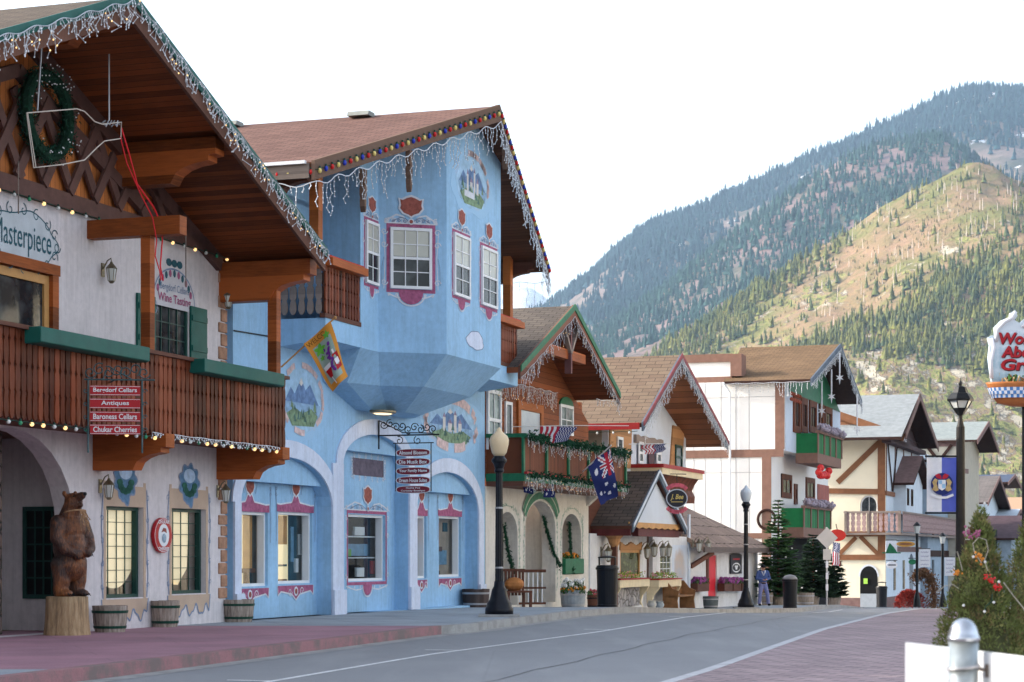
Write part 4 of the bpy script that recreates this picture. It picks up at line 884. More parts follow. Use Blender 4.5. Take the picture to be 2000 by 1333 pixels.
q = MB(); q.tube([(.12 + .18 * math.cos(a) * .9, .17 * math.sin(a), 1.33 + .03 * math.cos(a)) for a in [2 * math.pi * i / 20 for i in range(21)]], .013, 5)
for k in range(26): q.tube([(.3, rs.uniform(-.05, .08), 1.35), (.33 + rs.uniform(0, .07), rs.uniform(-.09, .12), 1.35 - rs.uniform(.1, .34))], .006, 3)
tag(q.build('straw_garland', paint('straw', (.42, .25, .14), .9, .3, 20, 0)), 'straw rope garland with dry sprigs around the carved bear neck', 'garland', T=be.matrix_world.copy())
for px, pb, dia, h, lb in ((208, 1236, .58, .43, 'weathered half barrel with green hoops just right of the stump'), (318, 1226, .5, .46, 'pale tan half barrel between the two cream shop windows'), (460, 1216, .63, .42, 'dark weathered half barrel with green hoops at the blue house corner')):
    Y = (CZ - .2) * FPX / (pb - HY) - dia / 3 * 0 + .0; barrel(lb, (px - 1000) / FPX * Y, Y + dia / 2, dia, h)

# unseen house added beside the chalet to keep low sun off the pavement
Wn = frame(21.5); t = thing('sun_blocking_house', 'unseen cream gabled house added left of the timber chalet as a sun blocker', 'house', Wn); Ln = (W1 @ Vector((-15.6, 0, 0)) - Wn.translation).length
b = MB(); b.box(-16, Ln, 0, 8, -.3, 7); b.prism([(-16, 7), (Ln, 7), ((Ln - 16) / 2, 9.6)], 0, 8); b.build('wall', M_st1, t); b = MB(); [roof(b, xf, 6.9, (Ln - 16) / 2, 9.9, -1.2, -1.2, 9, .15) for xf in (-16.3, Ln + .3)]; b.build('roof', [M_rf1, M_soffit], t)
for k in range(5): q = MB(); q.box(-13 + 3 * k, -11.6 + 3 * k, -.05, 0, 1, 2.6); q.build('window', M_dkg, t)
# ================================================================== HOUSE 2: blue house with the corbelled bay
W2 = frame(38.65); h2 = lambda px, py=1085, y=0.0: hit(W2, px, py, y)
LW = (frame(52.2).translation - W2.translation).length
B2 = thing('blue_house', 'sky blue house with corbelled bay, three pale arches and coloured bulbs along its roof', 'house', W2)
BLUE = (.31, .52, .74)
M_blue = paint('blue_stucco', BLUE, .8, .1, .7, .3, 22, dirt=(.25, .45, .66)); M_lav = paint('pale_lavender_paint', (.62, .68, .82), .8, .06, 1, .3, 22, dirt=(.5, .57, .72))
M_rf2 = shingle('red_brown_shingle', (.3, .17, .14), (.22, .12, .1), (.1, .06, .05))
M_verge = woodm('dark_verge', (.12, .075, .055), 2, 4, False, .8, .35)
M_soff2 = woodm('soffit_boards_dark', (.13, .05, .025), 0, .14, True, .6, .3)
def faceT(p0, p1):
    a = math.atan2(p1[1] - p0[1], p1[0] - p0[0]); return Matrix.Translation((p0[0], p0[1], 0)) @ Matrix.Rotation(a, 4, 'Z')
def perp(x, y=0.0): return Matrix.Translation((x, y, 0)) @ Matrix.Rotation(R(-90), 4, 'Z')
ax2 = LW / 2; fz2 = hit(W2, 610, 308, -1.64)[1]; az2 = hit(W2, 968, 206, -2.8)[1]
fz2 = (fz2 + hit(W2, 1065, 525, -1.64)[1]) / 2
zr2 = lambda x: fz2 + (az2 - fz2) * (1 - abs(x - ax2) / ax2) - .2
def yr2(x): return -1.64 - (2.8 - 1.64) * (1 - abs(x - ax2) / ax2)
zf2 = h2(455, 570)[1]                      # upper storey start
# ground floor arches
def A(px): return h2(px)[0]
arches = [(A(468), A(647), h2(560, 893)[1], .95), (A(668), A(797), h2(735, 850)[1], .72), (A(812), A(933), h2(868, 922)[1], .9)]
zb2 = h2(740, 688, -1.0)[1]
b = MB(); wall(b, 0, LW, -.3, zb2 + .3, [(a, c, 0, zt, rs_) for a, c, zt, rs_ in arches], 0, .33)
b.box(0, LW, 0, .33, zb2 + .3, fz2 - .1); wall(b, 0, LW, fz2 - .1, 0, [], 0, .33, top=zr2)
b.box(-.29, .3, .33, 9, 0, fz2); b.box(LW - .3, LW, .33, 9, 0, fz2); b.box(0, LW, 8.9, 9.2, 0, fz2)
b.build('wall', M_blue, B2)
b = MB()
for a, c, zt, rs_ in arches:
    zs = zt - rs_; w = .36; o = archpts(a - w, c + w, zs, zt + w * .95, 20); i_ = archpts(a, c, zs, zt, 20)
    if a > A(812) - .1: o = archpts(a - .22, c + w, zs, zt + w * .95, 20)
    for k in range(20):
        b.add([(o[k][0], -.035, o[k][1]), (o[k + 1][0], -.035, o[k + 1][1]), (i_[k + 1][0], -.035, i_[k + 1][1]), (i_[k][0], -.035, i_[k][1]), (o[k][0], 0, o[k][1]), (o[k + 1][0], 0, o[k + 1][1]), (i_[k + 1][0], 0, i_[k + 1][1]), (i_[k][0], 0, i_[k][1])], [(0, 3, 2, 1), (0, 1, 5, 4), (3, 7, 6, 2)])
pl = [(0, arches[0][0]), (arches[0][1], arches[1][0]), (arches[1][1], arches[2][0]), (arches[2][1], arches[2][1] + .36)]
for (a, c), zt in zip(pl, (arches[0][2] - .95, arches[1][2] - .72, arches[1][2] - .72, arches[2][2] - .9)):
    b.box(a + .001, c - .001, -.045, 0, .0, zt)
b.build('arch_surround', M_lav, B2)
for a, c in pl: b = MB(); b.box(max(a - .04, -.02), c + .04, -.1, -.045, 0, .52); b.build('plinth', M_lav, B2)
DR = .62
b = MB(); M_tymp = M_blue
iw = []
for px0, px1, y0, y1 in ((450, 523, 1000, 1146), (543, 610, 1001, 1140), (680, 752, 1006, 1135), (812, 833, 1008, 1130), (857, 900, 1009, 1127)):
    x0 = hit(W2, px0, 0, .33)[0]; x1 = hit(W2, px1, 0, .33)[0]; xm = (px0 + px1) / 2; iw.append((x0, x1, hit(W2, xm, y1, .33)[1], hit(W2, xm, y0, .33)[1]))
wall(b, .3, LW - .3, 0, arches[1][2] + .5, [(a, c, z0, z1, 0) for a, c, z0, z1 in iw], .33, .55)
b.build('shopfront_wall', M_blue, B2)
b = MB()
for a, c, zt, rs_ in arches:
    n = 14; zs = zt - rs_ + .02; i_ = archpts(a, c, zs, zt, n); b.prism([(p[0], p[1]) for p in i_ if p[1] > zt - rs_ * .62] , .12, .3)
b.build('tympanum', M_blue, B2)
def deco_shop(x0, x1, z0, z1, kk):
    b = MB(); y = .325; c = (x0 + x1) / 2
    top = [(x0 - .06, z1), (x0 - .06, z1 + .16), (x0 + .1, z1 + .15), (c - .2, z1 + .2), (c - .1, z1 + .34), (c + .1, z1 + .34), (c + .2, z1 + .2), (x1 - .1, z1 + .15), (x1 + .06, z1 + .16), (x1 + .06, z1)]
    b.prism(top, y - .004, y, 'y', 0); ribbon(b, top[1:-1], .03, y - .006, 1)
    lo = [(x0 - .04, z0 - .04), (x0 - .02, z0 - .24), (x0 + .12, z0 - .16), (c - .2, z0 - .22), (c, z0 - .34), (c + .2, z0 - .22), (x1 - .12, z0 - .16), (x1 + .02, z0 - .24), (x1 + .04, z0 - .04)]
    b.prism(lo, y - .004, y, 'y', 0); ribbon(b, lo, .03, y - .006, 1)
    for s in (-1, 1): ribbon(b, [(c + s * .28 + p[0], z0 - .17 + p[1]) for p in spiral(0, 0, .1, 1.2, 0, s)], .02, y - .008, 1)
    ring = [(c + .1 * math.cos(t * .7), z0 - .16 + .1 * math.sin(t * .7)) for t in range(9)]; b.prism(ring, y - .01, y - .006, 'y', 1); b.prism([(c + (p[0] - c) * .6, z0 - .16 + (p[1] - z0 + .16) * .6) for p in ring], y - .014, y - .011, 'y', 2)
    shield(b, c, z1 + .52, .42, .42, y - .006, 1); shield(b, c, z1 + .52, .35, .34, y - .011, 2)
    for s in (-1, 1):
        ribbon(b, [(c + s * .25, z1 + .36), (c + s * .32, z1 + .55), (c + s * .26, z1 + .72)], .02, y - .007, 3)
        xx = x0 - .1 if s < 0 else x1 + .1; ribbon(b, [(xx, z1 - .6), (xx + .02, z1 - .2), (xx, z1 + .2), (xx + s * .03, z1 + .5)], .02, y - .007, 3)
        for t in range(3): ribbon(b, [(xx + p[0], z1 + .35 + t * .12 + p[1]) for p in spiral(0, 0, .05, 1, t, s, 7)], .014, y - .008, 3)
    b.build('painted_surround', [M_mar, M_orn, M_shr, M_ornd], B2)
M_int = {'cream': glow('shop_reflection_glow', (.9, .72, .4), .17, (.8, .65, .4)), 'ochre': paint('shop_ochre', (.6, .3, .08), .7, .2, 3), 'teal': paint('shop_teal', (.02, .07, .09), .7, .5, 4), 'blk': M_drk, 'orange': paint('shop_orange', (.65, .14, .04), .6, .1, 4), 'beige': paint('shop_beige', (.42, .33, .24), .8, .3, 2), 'green': paint('shop_green', (.1, .35, .06), .6, .3, 5), 'wh': M_white, 'red': M_red, 'sky': paint('shop_skyblue', (.15, .3, .45), .5, .3, 5), 'brn': paint('shop_brown', (.12, .05, .025), .6, .3, 6)}  # cream entry glows to imitate sunlit reflections in the panes
shopfit = [  # (u0,u1,v0,v1,depth,key) fractions of the opening
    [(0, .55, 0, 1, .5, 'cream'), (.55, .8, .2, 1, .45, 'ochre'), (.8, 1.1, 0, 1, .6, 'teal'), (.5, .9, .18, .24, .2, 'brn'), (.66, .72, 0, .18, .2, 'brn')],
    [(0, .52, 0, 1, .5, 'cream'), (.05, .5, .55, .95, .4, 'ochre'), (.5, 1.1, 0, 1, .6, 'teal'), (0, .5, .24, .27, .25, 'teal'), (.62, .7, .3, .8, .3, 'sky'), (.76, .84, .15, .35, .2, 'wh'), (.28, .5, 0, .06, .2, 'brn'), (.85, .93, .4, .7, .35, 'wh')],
    [(0, 1.2, 0, 1, .8, 'blk'), (0, 1, .66, .68, .25, 'wh'), (0, 1, .34, .36, .25, 'wh'), (.2, .75, .38, .56, .3, 'sky'), (.13, .3, .37, .48, .2, 'green'), (.0, .22, .02, .2, .3, 'beige'), (.45, .65, .06, .2, .25, 'wh'), (.4, .66, .69, .82, .3, 'wh'), (.72, .74, .0, 1, .3, 'brn'), (.85, 1.0, .1, .3, .4, 'red')],
    [(0, 1.3, 0, 1, .6, 'beige'), (0, .7, .6, .88, .3, 'orange'), (0, .75, .35, .5, .25, 'sky'), (0, .6, 0, .15, .2, 'brn'), (.5, 1, .1, .3, .3, 'ochre')],
    [(0, 1.2, 0, 1, .6, 'beige'), (.1, .5, .42, .5, .25, 'brn'), (.35, .7, .2, .44, .3, 'sky'), (.05, .35, .1, .36, .2, 'wh'), (.55, .75, .75, .9, .4, 'teal'), (.1, .2, .6, .98, .3, 'ochre'), (.3, .36, .55, .9, .3, 'red'), (.1, .4, 0, .1, .15, 'brn')]]
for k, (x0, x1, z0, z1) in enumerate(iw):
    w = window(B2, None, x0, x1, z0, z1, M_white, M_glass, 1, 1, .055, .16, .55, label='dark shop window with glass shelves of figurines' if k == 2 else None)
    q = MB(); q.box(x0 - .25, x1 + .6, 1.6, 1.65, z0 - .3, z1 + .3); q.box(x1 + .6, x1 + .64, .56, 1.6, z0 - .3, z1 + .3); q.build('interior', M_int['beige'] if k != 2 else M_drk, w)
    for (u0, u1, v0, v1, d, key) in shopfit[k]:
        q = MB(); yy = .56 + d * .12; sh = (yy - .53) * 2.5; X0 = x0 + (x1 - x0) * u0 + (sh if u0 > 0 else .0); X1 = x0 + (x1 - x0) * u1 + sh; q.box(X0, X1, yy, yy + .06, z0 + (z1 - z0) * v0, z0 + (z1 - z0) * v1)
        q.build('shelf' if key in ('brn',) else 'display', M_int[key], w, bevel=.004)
    if k != 2: deco_shop(x0, x1, z0, z1, k)
    else: painted_surround(B2, None, x0 - .02, x1 + .02, z0 - .02, z1 + .02, .9, .324)
# painted notice over the middle window
cx = hit(W2, 719, 0, .33)[0]; cz = hit(W2, 719, 914, .33)[1]; ww = hit(W2, 750, 0, .33)[0] - hit(W2, 690, 0, .33)[0]
b = MB(); b.box(cx - ww / 2, cx + ww / 2, .322, .33, cz - .19, cz + .19, 0)
for k in range(22):
    t = k / 22 * 2 * math.pi; ribbon(b, [(cx + (ww / 2 + .05) * max(-1, min(1, 1.35 * math.cos(t))) + p[0], cz + .24 * max(-1, min(1, 1.35 * math.sin(t))) + p[1]) for p in spiral(0, 0, .07, 1.1, t, 1 if k % 2 else -1, 8)], .02, .316, 1)
nt = b.build('painted_notice', [paint('notice_slate', (.12, .1, .14), .8, .3, 8), M_orn], B2)
# corbelled bay
bd = 1.0; xa2 = hit(W2, 704, 0, -bd)[0]; xb2 = hit(W2, 739, 0, -bd)[0]
def pxof(x, y): p = W2 @ Vector((x, y, 0)); return 1000 + FPX * p.x / p.y
t = 0
while pxof(xb2 + t * math.cos(R(54)), -bd - t * math.sin(R(54))) < 872: t += .01
xc2, dC = xb2 + t * math.cos(R(54)), bd + t * math.sin(R(54)); xd2 = hit(W2, 978, 0, -dC)[0]; ax_ = (xc2 + xd2) / 2
mir = lambda x: 2 * ax_ - x
plan = [(xa2, 0), (xa2, -bd), (xb2, -bd), (xc2, -dC), (xd2, -dC), (mir(xb2), -bd), (mir(xa2), -bd), (mir(xa2), 0)]
b = MB(); n = len(plan); b.add([(x, y, zb2) for x, y in plan] + [(x, y, zr2(x) + .1) for x, y in plan], [(i, i + 1, n + i + 1, n + i) for i in range(n - 1)])
b.add([(ax_, -dC + .001, zr2(ax_) + .1), (xc2, -dC, zr2(xc2) + .05), (xd2, -dC, zr2(xd2) + .05)], [(0, 1, 2)])
p2 = [(xa2 + .35, 0), (xa2 + .6, -.45), (xb2 + .62, -.78), (xc2 + .28, -dC + .62), (xd2 - .28, -dC + .62), (mir(xb2) - .62, -.78), (mir(xa2) - .6, -.45), (mir(xa2) - .35, 0)]
p3 = [(ax_ + s, y) for s, y in ((-1.5, 0), (-1.3, -.3), (-.9, -.5), (-.5, -.75), (.5, -.75), (.9, -.5), (1.3, -.3), (1.5, 0))]
z2_ = hit(W2, 825, 755, p2[3][1])[1]; z3_ = hit(W2, 745, 800, -.6)[1]
b.add([(x, y, zb2) for x, y in plan] + [(x, y, z2_) for x, y in p2], [(i + 1, i, n + i, n + i + 1) for i in range(n - 1)])
b.add([(x, y, z2_) for x, y in p2] + [(x, y, z3_) for x, y in p3], [(i + 1, i, n + i, n + i + 1) for i in range(n - 1)]); b.poly([(x, y, z3_) for x, y in p3])
bay = b.build('bay', M_blue, B2)
lx, _ = h2(745, 800, -.5)
q = MB(); q.lathe([(.22, -.06), (.27, -.04), (.27, 0)], (lx + .2, -.45, z3_), 20, sx=1.5); lt = q.build('porch_light', M_brass, B2); q = MB(); q.lathe([(.15, -.075), (.19, -.06)], (lx + .2, -.45, z3_), 16, sx=1.5); q.build('lens', glow('lit_lens', (1, .7, .35), .7), lt)
# bay windows
TA = Matrix.Translation((0, -bd, 0)); TB = faceT((xb2, -bd), (xc2, -dC)); TC = Matrix.Translation((0, -dC, 0))
M_blindw = darkglass('blind_behind_glass', (.45, .45, .4), (.52, .52, .46), 1.5)
def bwin(T, x0p, x1p, yt, yb, cols, k, lab=None):
    Wf = W2 @ T; x0 = hit(Wf, x0p, 0)[0]; x1 = hit(Wf, x1p, 0)[0]; xm = (x0p + x1p) / 2; z0 = hit(Wf, xm, yb)[1]; z1 = hit(Wf, xm, yt)[1]
    w = window(B2, T, x0, x1, z0, z1, M_white, M_dkg, cols, 4, .06, .05, -.0, mw=.02, sash=True)
    q = MB(); q.box(x0 + .07, x1 - .07, -.024, -.021, (z0 + z1) / 2 + .04, z1 - .06); q.build('blind', M_blindw, w, T=T)
    painted_surround(B2, T, x0 - .01, x1 + .01, z0 - .01, z1 + .01, k)
bwin(TA, 713, 738, 434, 556, 2, .75); bwin(TB, 762, 843, 446, 565, 3, .95); bwin(TC, 885, 916, 460, 581, 2, .8); bwin(TC, 939, 969, 486, 600, 2, .8)
# murals
def blob_pts(cx, cz, rx, rz, seed, n=40, amp=.1):
    r = random.Random(seed); ph = [r.uniform(0, 6.28) for _ in range(4)]
    return [(cx + rx * (1 + amp * math.sin(3 * t + ph[0]) + amp * .6 * math.sin(7 * t + ph[1]) + amp * .3 * math.sin(13 * t + ph[2])) * math.cos(t), cz + rz * (1 + amp * math.sin(3 * t + ph[0]) + amp * .6 * math.sin(7 * t + ph[3])) * math.sin(t)) for t in [2 * math.pi * i / n for i in range(n)]]
pink = (.42, .36, .45)
def muralpatch(T, px, py, wpx, hpx, seed, mats, y=-.004):
    Wf = W2 @ T; x, z = hit(Wf, px, py); rx = (hit(Wf, px + wpx / 2, py)[0] - hit(Wf, px - wpx / 2, py)[0]) / 2; rz = (hit(Wf, px, py - hpx / 2)[1] - hit(Wf, px, py + hpx / 2)[1]) / 2
    b = MB(); b.prism(blob_pts(x, z, rx, rz, seed), y, 0); m = b.build('mural', mats[0], B2, T=T)
    q = MB(); q.prism(blob_pts(x, z, rx * .78, rz * .76, seed + 1, 40, .07), y - .003, y, 'y', 0); r = random.Random(seed); yy = y - .0045
    def pg(pts, mi, dy=0): q.poly([(x + rx * u, yy - dy, z + rz * v) for u, v in pts], mi)
    pg([(-.7, -.15), (-.45, .25), (-.3, .1), (-.05, .5), (.12, .22), (.3, .38), (.68, -.15)], 1); pg([(-.05, .5), (-.13, .36), (-.04, .3), (.02, .38), (.06, .32)], 4, .001); pg([(-.7, -.1), (.7, -.1), (.62, -.42), (-.6, -.42)], 2, .001)
    pg([(-.62, -.38), (-.3, -.22), (0, -.34), (.35, -.2), (.6, -.36), (.45, -.62), (-.4, -.66)], 3, .002)
    if seed != 21:
        for u, w, t in ((-.28, .08, .3), (-.12, .12, .12), (.06, .08, .42), (.2, .1, .16)): pg([(u, -.28), (u + w, -.28), (u + w, t - .12), (u + w / 2, t), (u, t - .12)], 4, .003); pg([(u - .01, t - .12), (u + w + .01, t - .12), (u + w / 2, t + .04)], 5, .004)
    for k in range(16): u = r.uniform(-.55, .5); v = r.uniform(-.55, -.2); h = r.uniform(.1, .28); pg([(u - .05, v), (u + .05, v), (u, v + h)], 3 + 3 * (k % 2), .005)
    for k in range(9): t = r.uniform(0, 6.28); ribbon(q, [(x + rx * (.8 * math.cos(t + i * .12) + r.uniform(-.03, .03)), z + rz * (.8 * math.sin(t + i * .12))) for i in range(5)], rx * .1, yy - .006, 7)
    q.build('painted_scene', M_scene, m, T=T); return x, z, rx, rz, m
M_scene = [paint('scene_sky', (.34, .52, .7), .8, .2, 5, 0), paint('scene_mountain', (.13, .22, .4), .8, .4, 6, 0), paint('scene_lake', (.24, .38, .55), .8, .3, 7, 0), paint('scene_meadow', (.18, .27, .17), .8, .5, 9, 0), paint('scene_castle', (.6, .58, .56), .8, .15, 9, 0), paint('scene_roof', (.28, .22, .32), .8, .3, 9, 0), paint('scene_tree', (.07, .15, .14), .8, .4, 9, 0), paint('scene_cloud', (.6, .46, .46), .8, .3, 8, 0)]
rim = mural('mural_clouds', [(.3, (.42, .4, .5)), (.5, (.55, .42, .48)), (.7, (.36, .5, .7))], 9, BLUE, 1, .42)
_m = muralpatch(TC, 922, 358, 78, 140, 11, [rim, mural('mural_castle', [(.25, (.12, .14, .1)), (.45, (.22, .22, .14)), (.58, (.2, .34, .5)), (.8, (.24, .42, .62))], 7, (.34, .34, .44), 4, .44)])
q = MB(); cx, cz, rx, rz, m = _m; q.box(cx - rx * .4, cx + rx * .1, -.014, -.009, cz - rz * .45, cz - rz * .28); q.build('painted_banner', M_orn, m, T=TC)
muralpatch(Matrix.Identity(4), 590, 780, 100, 165, 21, [mural('mural_clouds_warm', [(.3, (.5, .38, .44)), (.5, (.6, .44, .42)), (.7, (.36, .5, .7))], 7, BLUE, 2, .42), mural('mural_lake', [(.25, (.06, .12, .2)), (.45, (.1, .18, .32)), (.55, (.3, .36, .46)), (.75, (.14, .24, .4))], 5, (.36, .38, .46), 3, .42)])
muralpatch(Matrix.Identity(4), 882, 828, 125, 118, 31, [mural('mural_clouds_warm', [], 7) if 0 else MAT['mural_clouds_warm'], mural('mural_castle_lake', [(.25, (.1, .16, .16)), (.45, (.16, .24, .34)), (.55, (.38, .36, .44)), (.75, (.24, .38, .5))], 7, (.4, .38, .44), 8, .44)])
x, z = hit(W2 @ TC, 928, 666); b = MB(); pts = blob_pts(x, z, .55, .2, 5, 30, .08); b.prism(pts, -.004, 0, 'y', 0); ribbon(b, pts + [pts[0]], .02, -.007, 1); sgn = b.build('painted_scroll', [M_lav, M_ornd], B2, T=TC)
# wiring line / seams at the left part of the upper wall
b = MB(); b.tube([(0, -.02, h2(455, 646)[1]), (h2(545, 665)[0], -.02, h2(520, 655)[1])], .015, 5); b.build('cable', M_iron, B2)
# balconies beside the bay
xl = h2(545)[0]; zs1 = hit(W2, 626, 618, -bd)[1]
def small_balcony(x0, x1, side, lab):
    b = MB(); b.prism([(0, zb2 - .12), (-bd, zb2), (-bd, zs1 + .0), (0, zs1)], x0, x1, 'x'); b.build('balcony_slab', M_blue, B2)
    b = MB(); zt = zs1 + 1.02; scallop_boards(b, x0 + .02, x1, zs1 + .08, zt, -bd + .04, .15, .03); b.box(x0, x1, -bd + .045, -bd + .07, zs1 + .1, zt, 1); r = b.build('balcony_railing', [M_woodb, M_drkw], B2)  # thin dark sheet added behind the boards, painting shade between them
    b = MB(); xs = x0 if side < 0 else x1; scallop_boards(b, -bd + .05, -.02, zs1 + .08, zt, xs + (.03 if side < 0 else .0), .17, .03, along='y', wf=.8); b.build('side_boards', M_greyw, r)
    b = MB(); b.box(x0 - .05, x1 + (0 if side < 0 else .05), -bd - .02, -bd + .1, zs1, zs1 + .09); b.build('bottom_rail', M_woodd, r)
    b = MB(); b.box(x0 - .04, x1 + (.0 if side < 0 else .04), -bd - .18, -bd + .12, zt, zt + .16, 0); b.build('flower_box', M_wood, B2, bevel=.01)
    b = MB(); k = 0; xx = x0
    while xx < x1: b.lathe([(.06, 0), (.05, .06), (.0, .07)], (xx + .05, -bd - .03, zt + .16), 6); xx += .1
    b.box(x0, x1, -bd - .1, -bd + .06, zt + .16, zt + .2); b.build('red_trim', paint('coral_red', (.5, .05, .03), .6, .1, 6), B2)
small_balcony(xl, xa2, -1, ''); small_balcony(mir(xa2), LW - .35, 1, '')
M_post2 = woodm('post_orange', (.4, .12, .03), 2, 4, False, .5, .3)
for px in (617, 992):
    xx = hit(W2, px, 0, -bd + .12)[0]; b = MB(); b.box(xx - .1, xx + .1, -bd + .02, -bd + .22, zs1 + .95, zr2(xx) + .1); b.build('post', M_post2, B2)
# brackets under the roof at the right
for xx in (LW - .5, .5):
    b = MB(); corbel(b, xx, .22, 0, -1.45, zr2(xx) + .05, zr2(xx) - .45); b.build('purlin', M_woodd, B2)
# roof
b = MB()
for s in (-1, 1): roof(b, ax2 + s * (ax2 + .05), fz2, ax2, az2, -1.64, -2.8, 9.5, .16)
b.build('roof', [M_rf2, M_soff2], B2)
for s in (-1, 1):
    b = MB(); bargeboard(b, (ax2 + s * (ax2 + .06), -1.64, fz2), (ax2, -2.8, az2), .34, .07); b.build('bargeboard', M_verge, B2)
b = MB(); b.box(-.09, -.04, -1.6, 9.4, fz2 - .3, fz2 - .02); b.build('eave_board', M_greyw, B2)
b = MB(); b.box(-.16, -.08, -1.55, 9.4, fz2 - .04, fz2 + .02); b.build('gutter', M_white, B2)
for i, yy in enumerate((.0, 3.2, 6.2)):
    b = MB(); b.prism([(-.22, 0), (.22, 0), (.16, .1), (-.16, .1)], yy, yy + .5, 'y'); v = b.build('ridge_vent', paint('vent_grey', (.25, .26, .24), .6, .2, 5), B2, T=Matrix.Translation((ax2 - .35, 0, az2 - .1)))
# carved pendants
for px, y0, y1 in ((685, 320, 405), (791, 290, 372), (963, 240, 318)):
    xx = hit(W2, px, 0, -2.05)[0]; xx = hit(W2, px, 0, yr2(xx) + .1)[0]; yy = yr2(xx) - .02; zt = hit(W2, px, y0, yy)[1]; zl = hit(W2, px, y1, yy)[1]; H = zt - zl
    b = MB(); b.prism([(xx + w * .075, zt - H * t) for t, w in ((0, 1), (.3, 1), (.38, .5), (.45, 1), (.6, .9), (.66, .5), (.72, .8), (.88, .6), (1, .1))] + [(xx - w * .075, zt - H * t) for t, w in ((1, .1), (.88, .6), (.72, .8), (.66, .5), (.6, .9), (.45, 1), (.38, .5), (.3, 1), (0, 1))], yy - .05, yy + .05)
    b.build('carved_pendant', M_verge, B2)
EP = lambda s, k, dz, dy=-.1: (ax2 + s * (ax2 + .04) * k, -1.64 * k - 2.8 * (1 - k) + dy, fz2 * k + az2 * (1 - k) + dz)
bulbstring('large red, blue and yellow bulbs along the left verge of the blue house', W2, [(-.12, 1.2, fz2 - .18), EP(-1, 1, -.14), EP(-1, 0, -.12)], .22, .042, [M_bred, M_byel, M_bblue], 'coloured bulb strings on the blue house')
bulbstring('large red, blue and yellow bulbs down the right verge of the blue house', W2, [EP(1, 0, -.12), EP(1, 1, -.14)], .22, .042, [M_bred, M_byel, M_bblue], 'coloured bulb strings on the blue house', seed=4)
icicles('long white icicle lights hanging below the left verge of the blue house', W2, [(-.14, 1.5, fz2 - .34), EP(-1, 1, -.36), EP(-1, 0, -.34)], .13, .14, .62, .009, .014, seed=6, swag=.1, zz=.02)
icicles('dense white icicle lights down the right verge of the blue house', W2, [EP(1, 0, -.34), EP(1, 1, -.36)], .07, .2, .62, .009, .014, seed=8, swag=.06, zz=.03)
icicles('thin icicle lights at the far right eave corner of the blue house', W2, [EP(1, 1, -.38), (LW, 1.5, fz2 - .38)], .2, .3, .7, .006, .009, seed=9, swag=.06)
# ------------------------------------------------------------------ five board sign on the arched wall
xs = h2(735)[0]; WP = W2 @ perp(xs, -.04); gp = lambda px, py: hit(WP, px, py, 0)
sg = thing('hanging_sign', 'scrolled iron wall bracket carrying five small maroon name boards above the middle arch', 'sign', WP)
b = MB(); a0 = gp(735, 822); a1 = gp(735, 878); a2 = gp(858, 849)
b.tube([(0.02, 0, a0[1]), (0.02, 0, a1[1])], .02, 6); b.tube([(0, 0, a2[1]), (a2[0], 0, a2[1])], .018, 6)
for k in range(9):
    cx = .14 + k * a2[0] * .1; sp_ = spiral(cx, a2[1] + .12 + (.05 if k % 2 else .0) + max(0, .12 - .03 * k), .1, 1.3, k * 1.3, 1 if k % 2 else -1); b.tube([(p[0], 0, p[1]) for p in sp_], .011, 4)
b.tube([(.02, 0, a0[1]), (a2[0] * .4, 0, a2[1] + .06), (a2[0] * .9, 0, a2[1] + .03)], .012, 5)
for s in (0, 1): b.tube([(p[0], 0, p[1]) for p in spiral(a2[0] * (.35 + .3 * s), a2[1] - .12, .1, 1.2, 2, 1 if s else -1)], .01, 4)
e0 = gp(773, 877); e1 = gp(842, 877); b.tube([(e0[0], 0, e0[1] + .12), (e0[0], 0, gp(773, 960)[1])], .012, 5); b.tube([(e1[0], 0, e1[1] + .12), (e1[0], 0, gp(842, 960)[1])], .012, 5); b.tube([(e0[0] - .06, 0, e0[1] + .12), (e1[0] + .06, 0, e0[1] + .12)], .012, 5)
b.build('scroll_bracket', M_iron, sg)
for k, s in enumerate(('Almond Blossom', 'Die Musik Box', 'Your Family Name', 'Dream House Suites', 'Hodge Pod|Curiosity Boutique')):
    py = 884.5 + 18.0 * k; cx = (e0[0] + e1[0]) / 2; hw = (e1[0] - e0[0]) / 2 - .01; zc = gp(808, py)[1]; q = MB(); ell = [(cx + hw * math.copysign(abs(math.cos(t)) ** .6, math.cos(t)), zc + .085 * math.copysign(abs(math.sin(t)) ** .75, math.sin(t))) for t in [2 * math.pi * i / 28 for i in range(28)]]
    q.prism(ell, -.02, .02, 'y', 1); q.prism([(cx + (p[0] - cx) * .95, zc + (p[1] - zc) * .86) for p in ell], -.024, -.021, 'y', 0); nb = q.build('name_board', [paint('board_maroon', (.2, .02, .035), .5, .1, 8), M_white], sg)
    if '|' in s: u, v = s.split('|'); text(u, cx, zc + .03, .045, M_white, nb, y=-.027, w=hw * .8, bold=.02); text(v, cx, zc - .03, .045, M_white, nb, y=-.027, w=hw * 1.4, bold=.02)
    else: text(s, cx, zc, .085, M_white, nb, y=-.027, w=hw * 1.62, bold=.025)
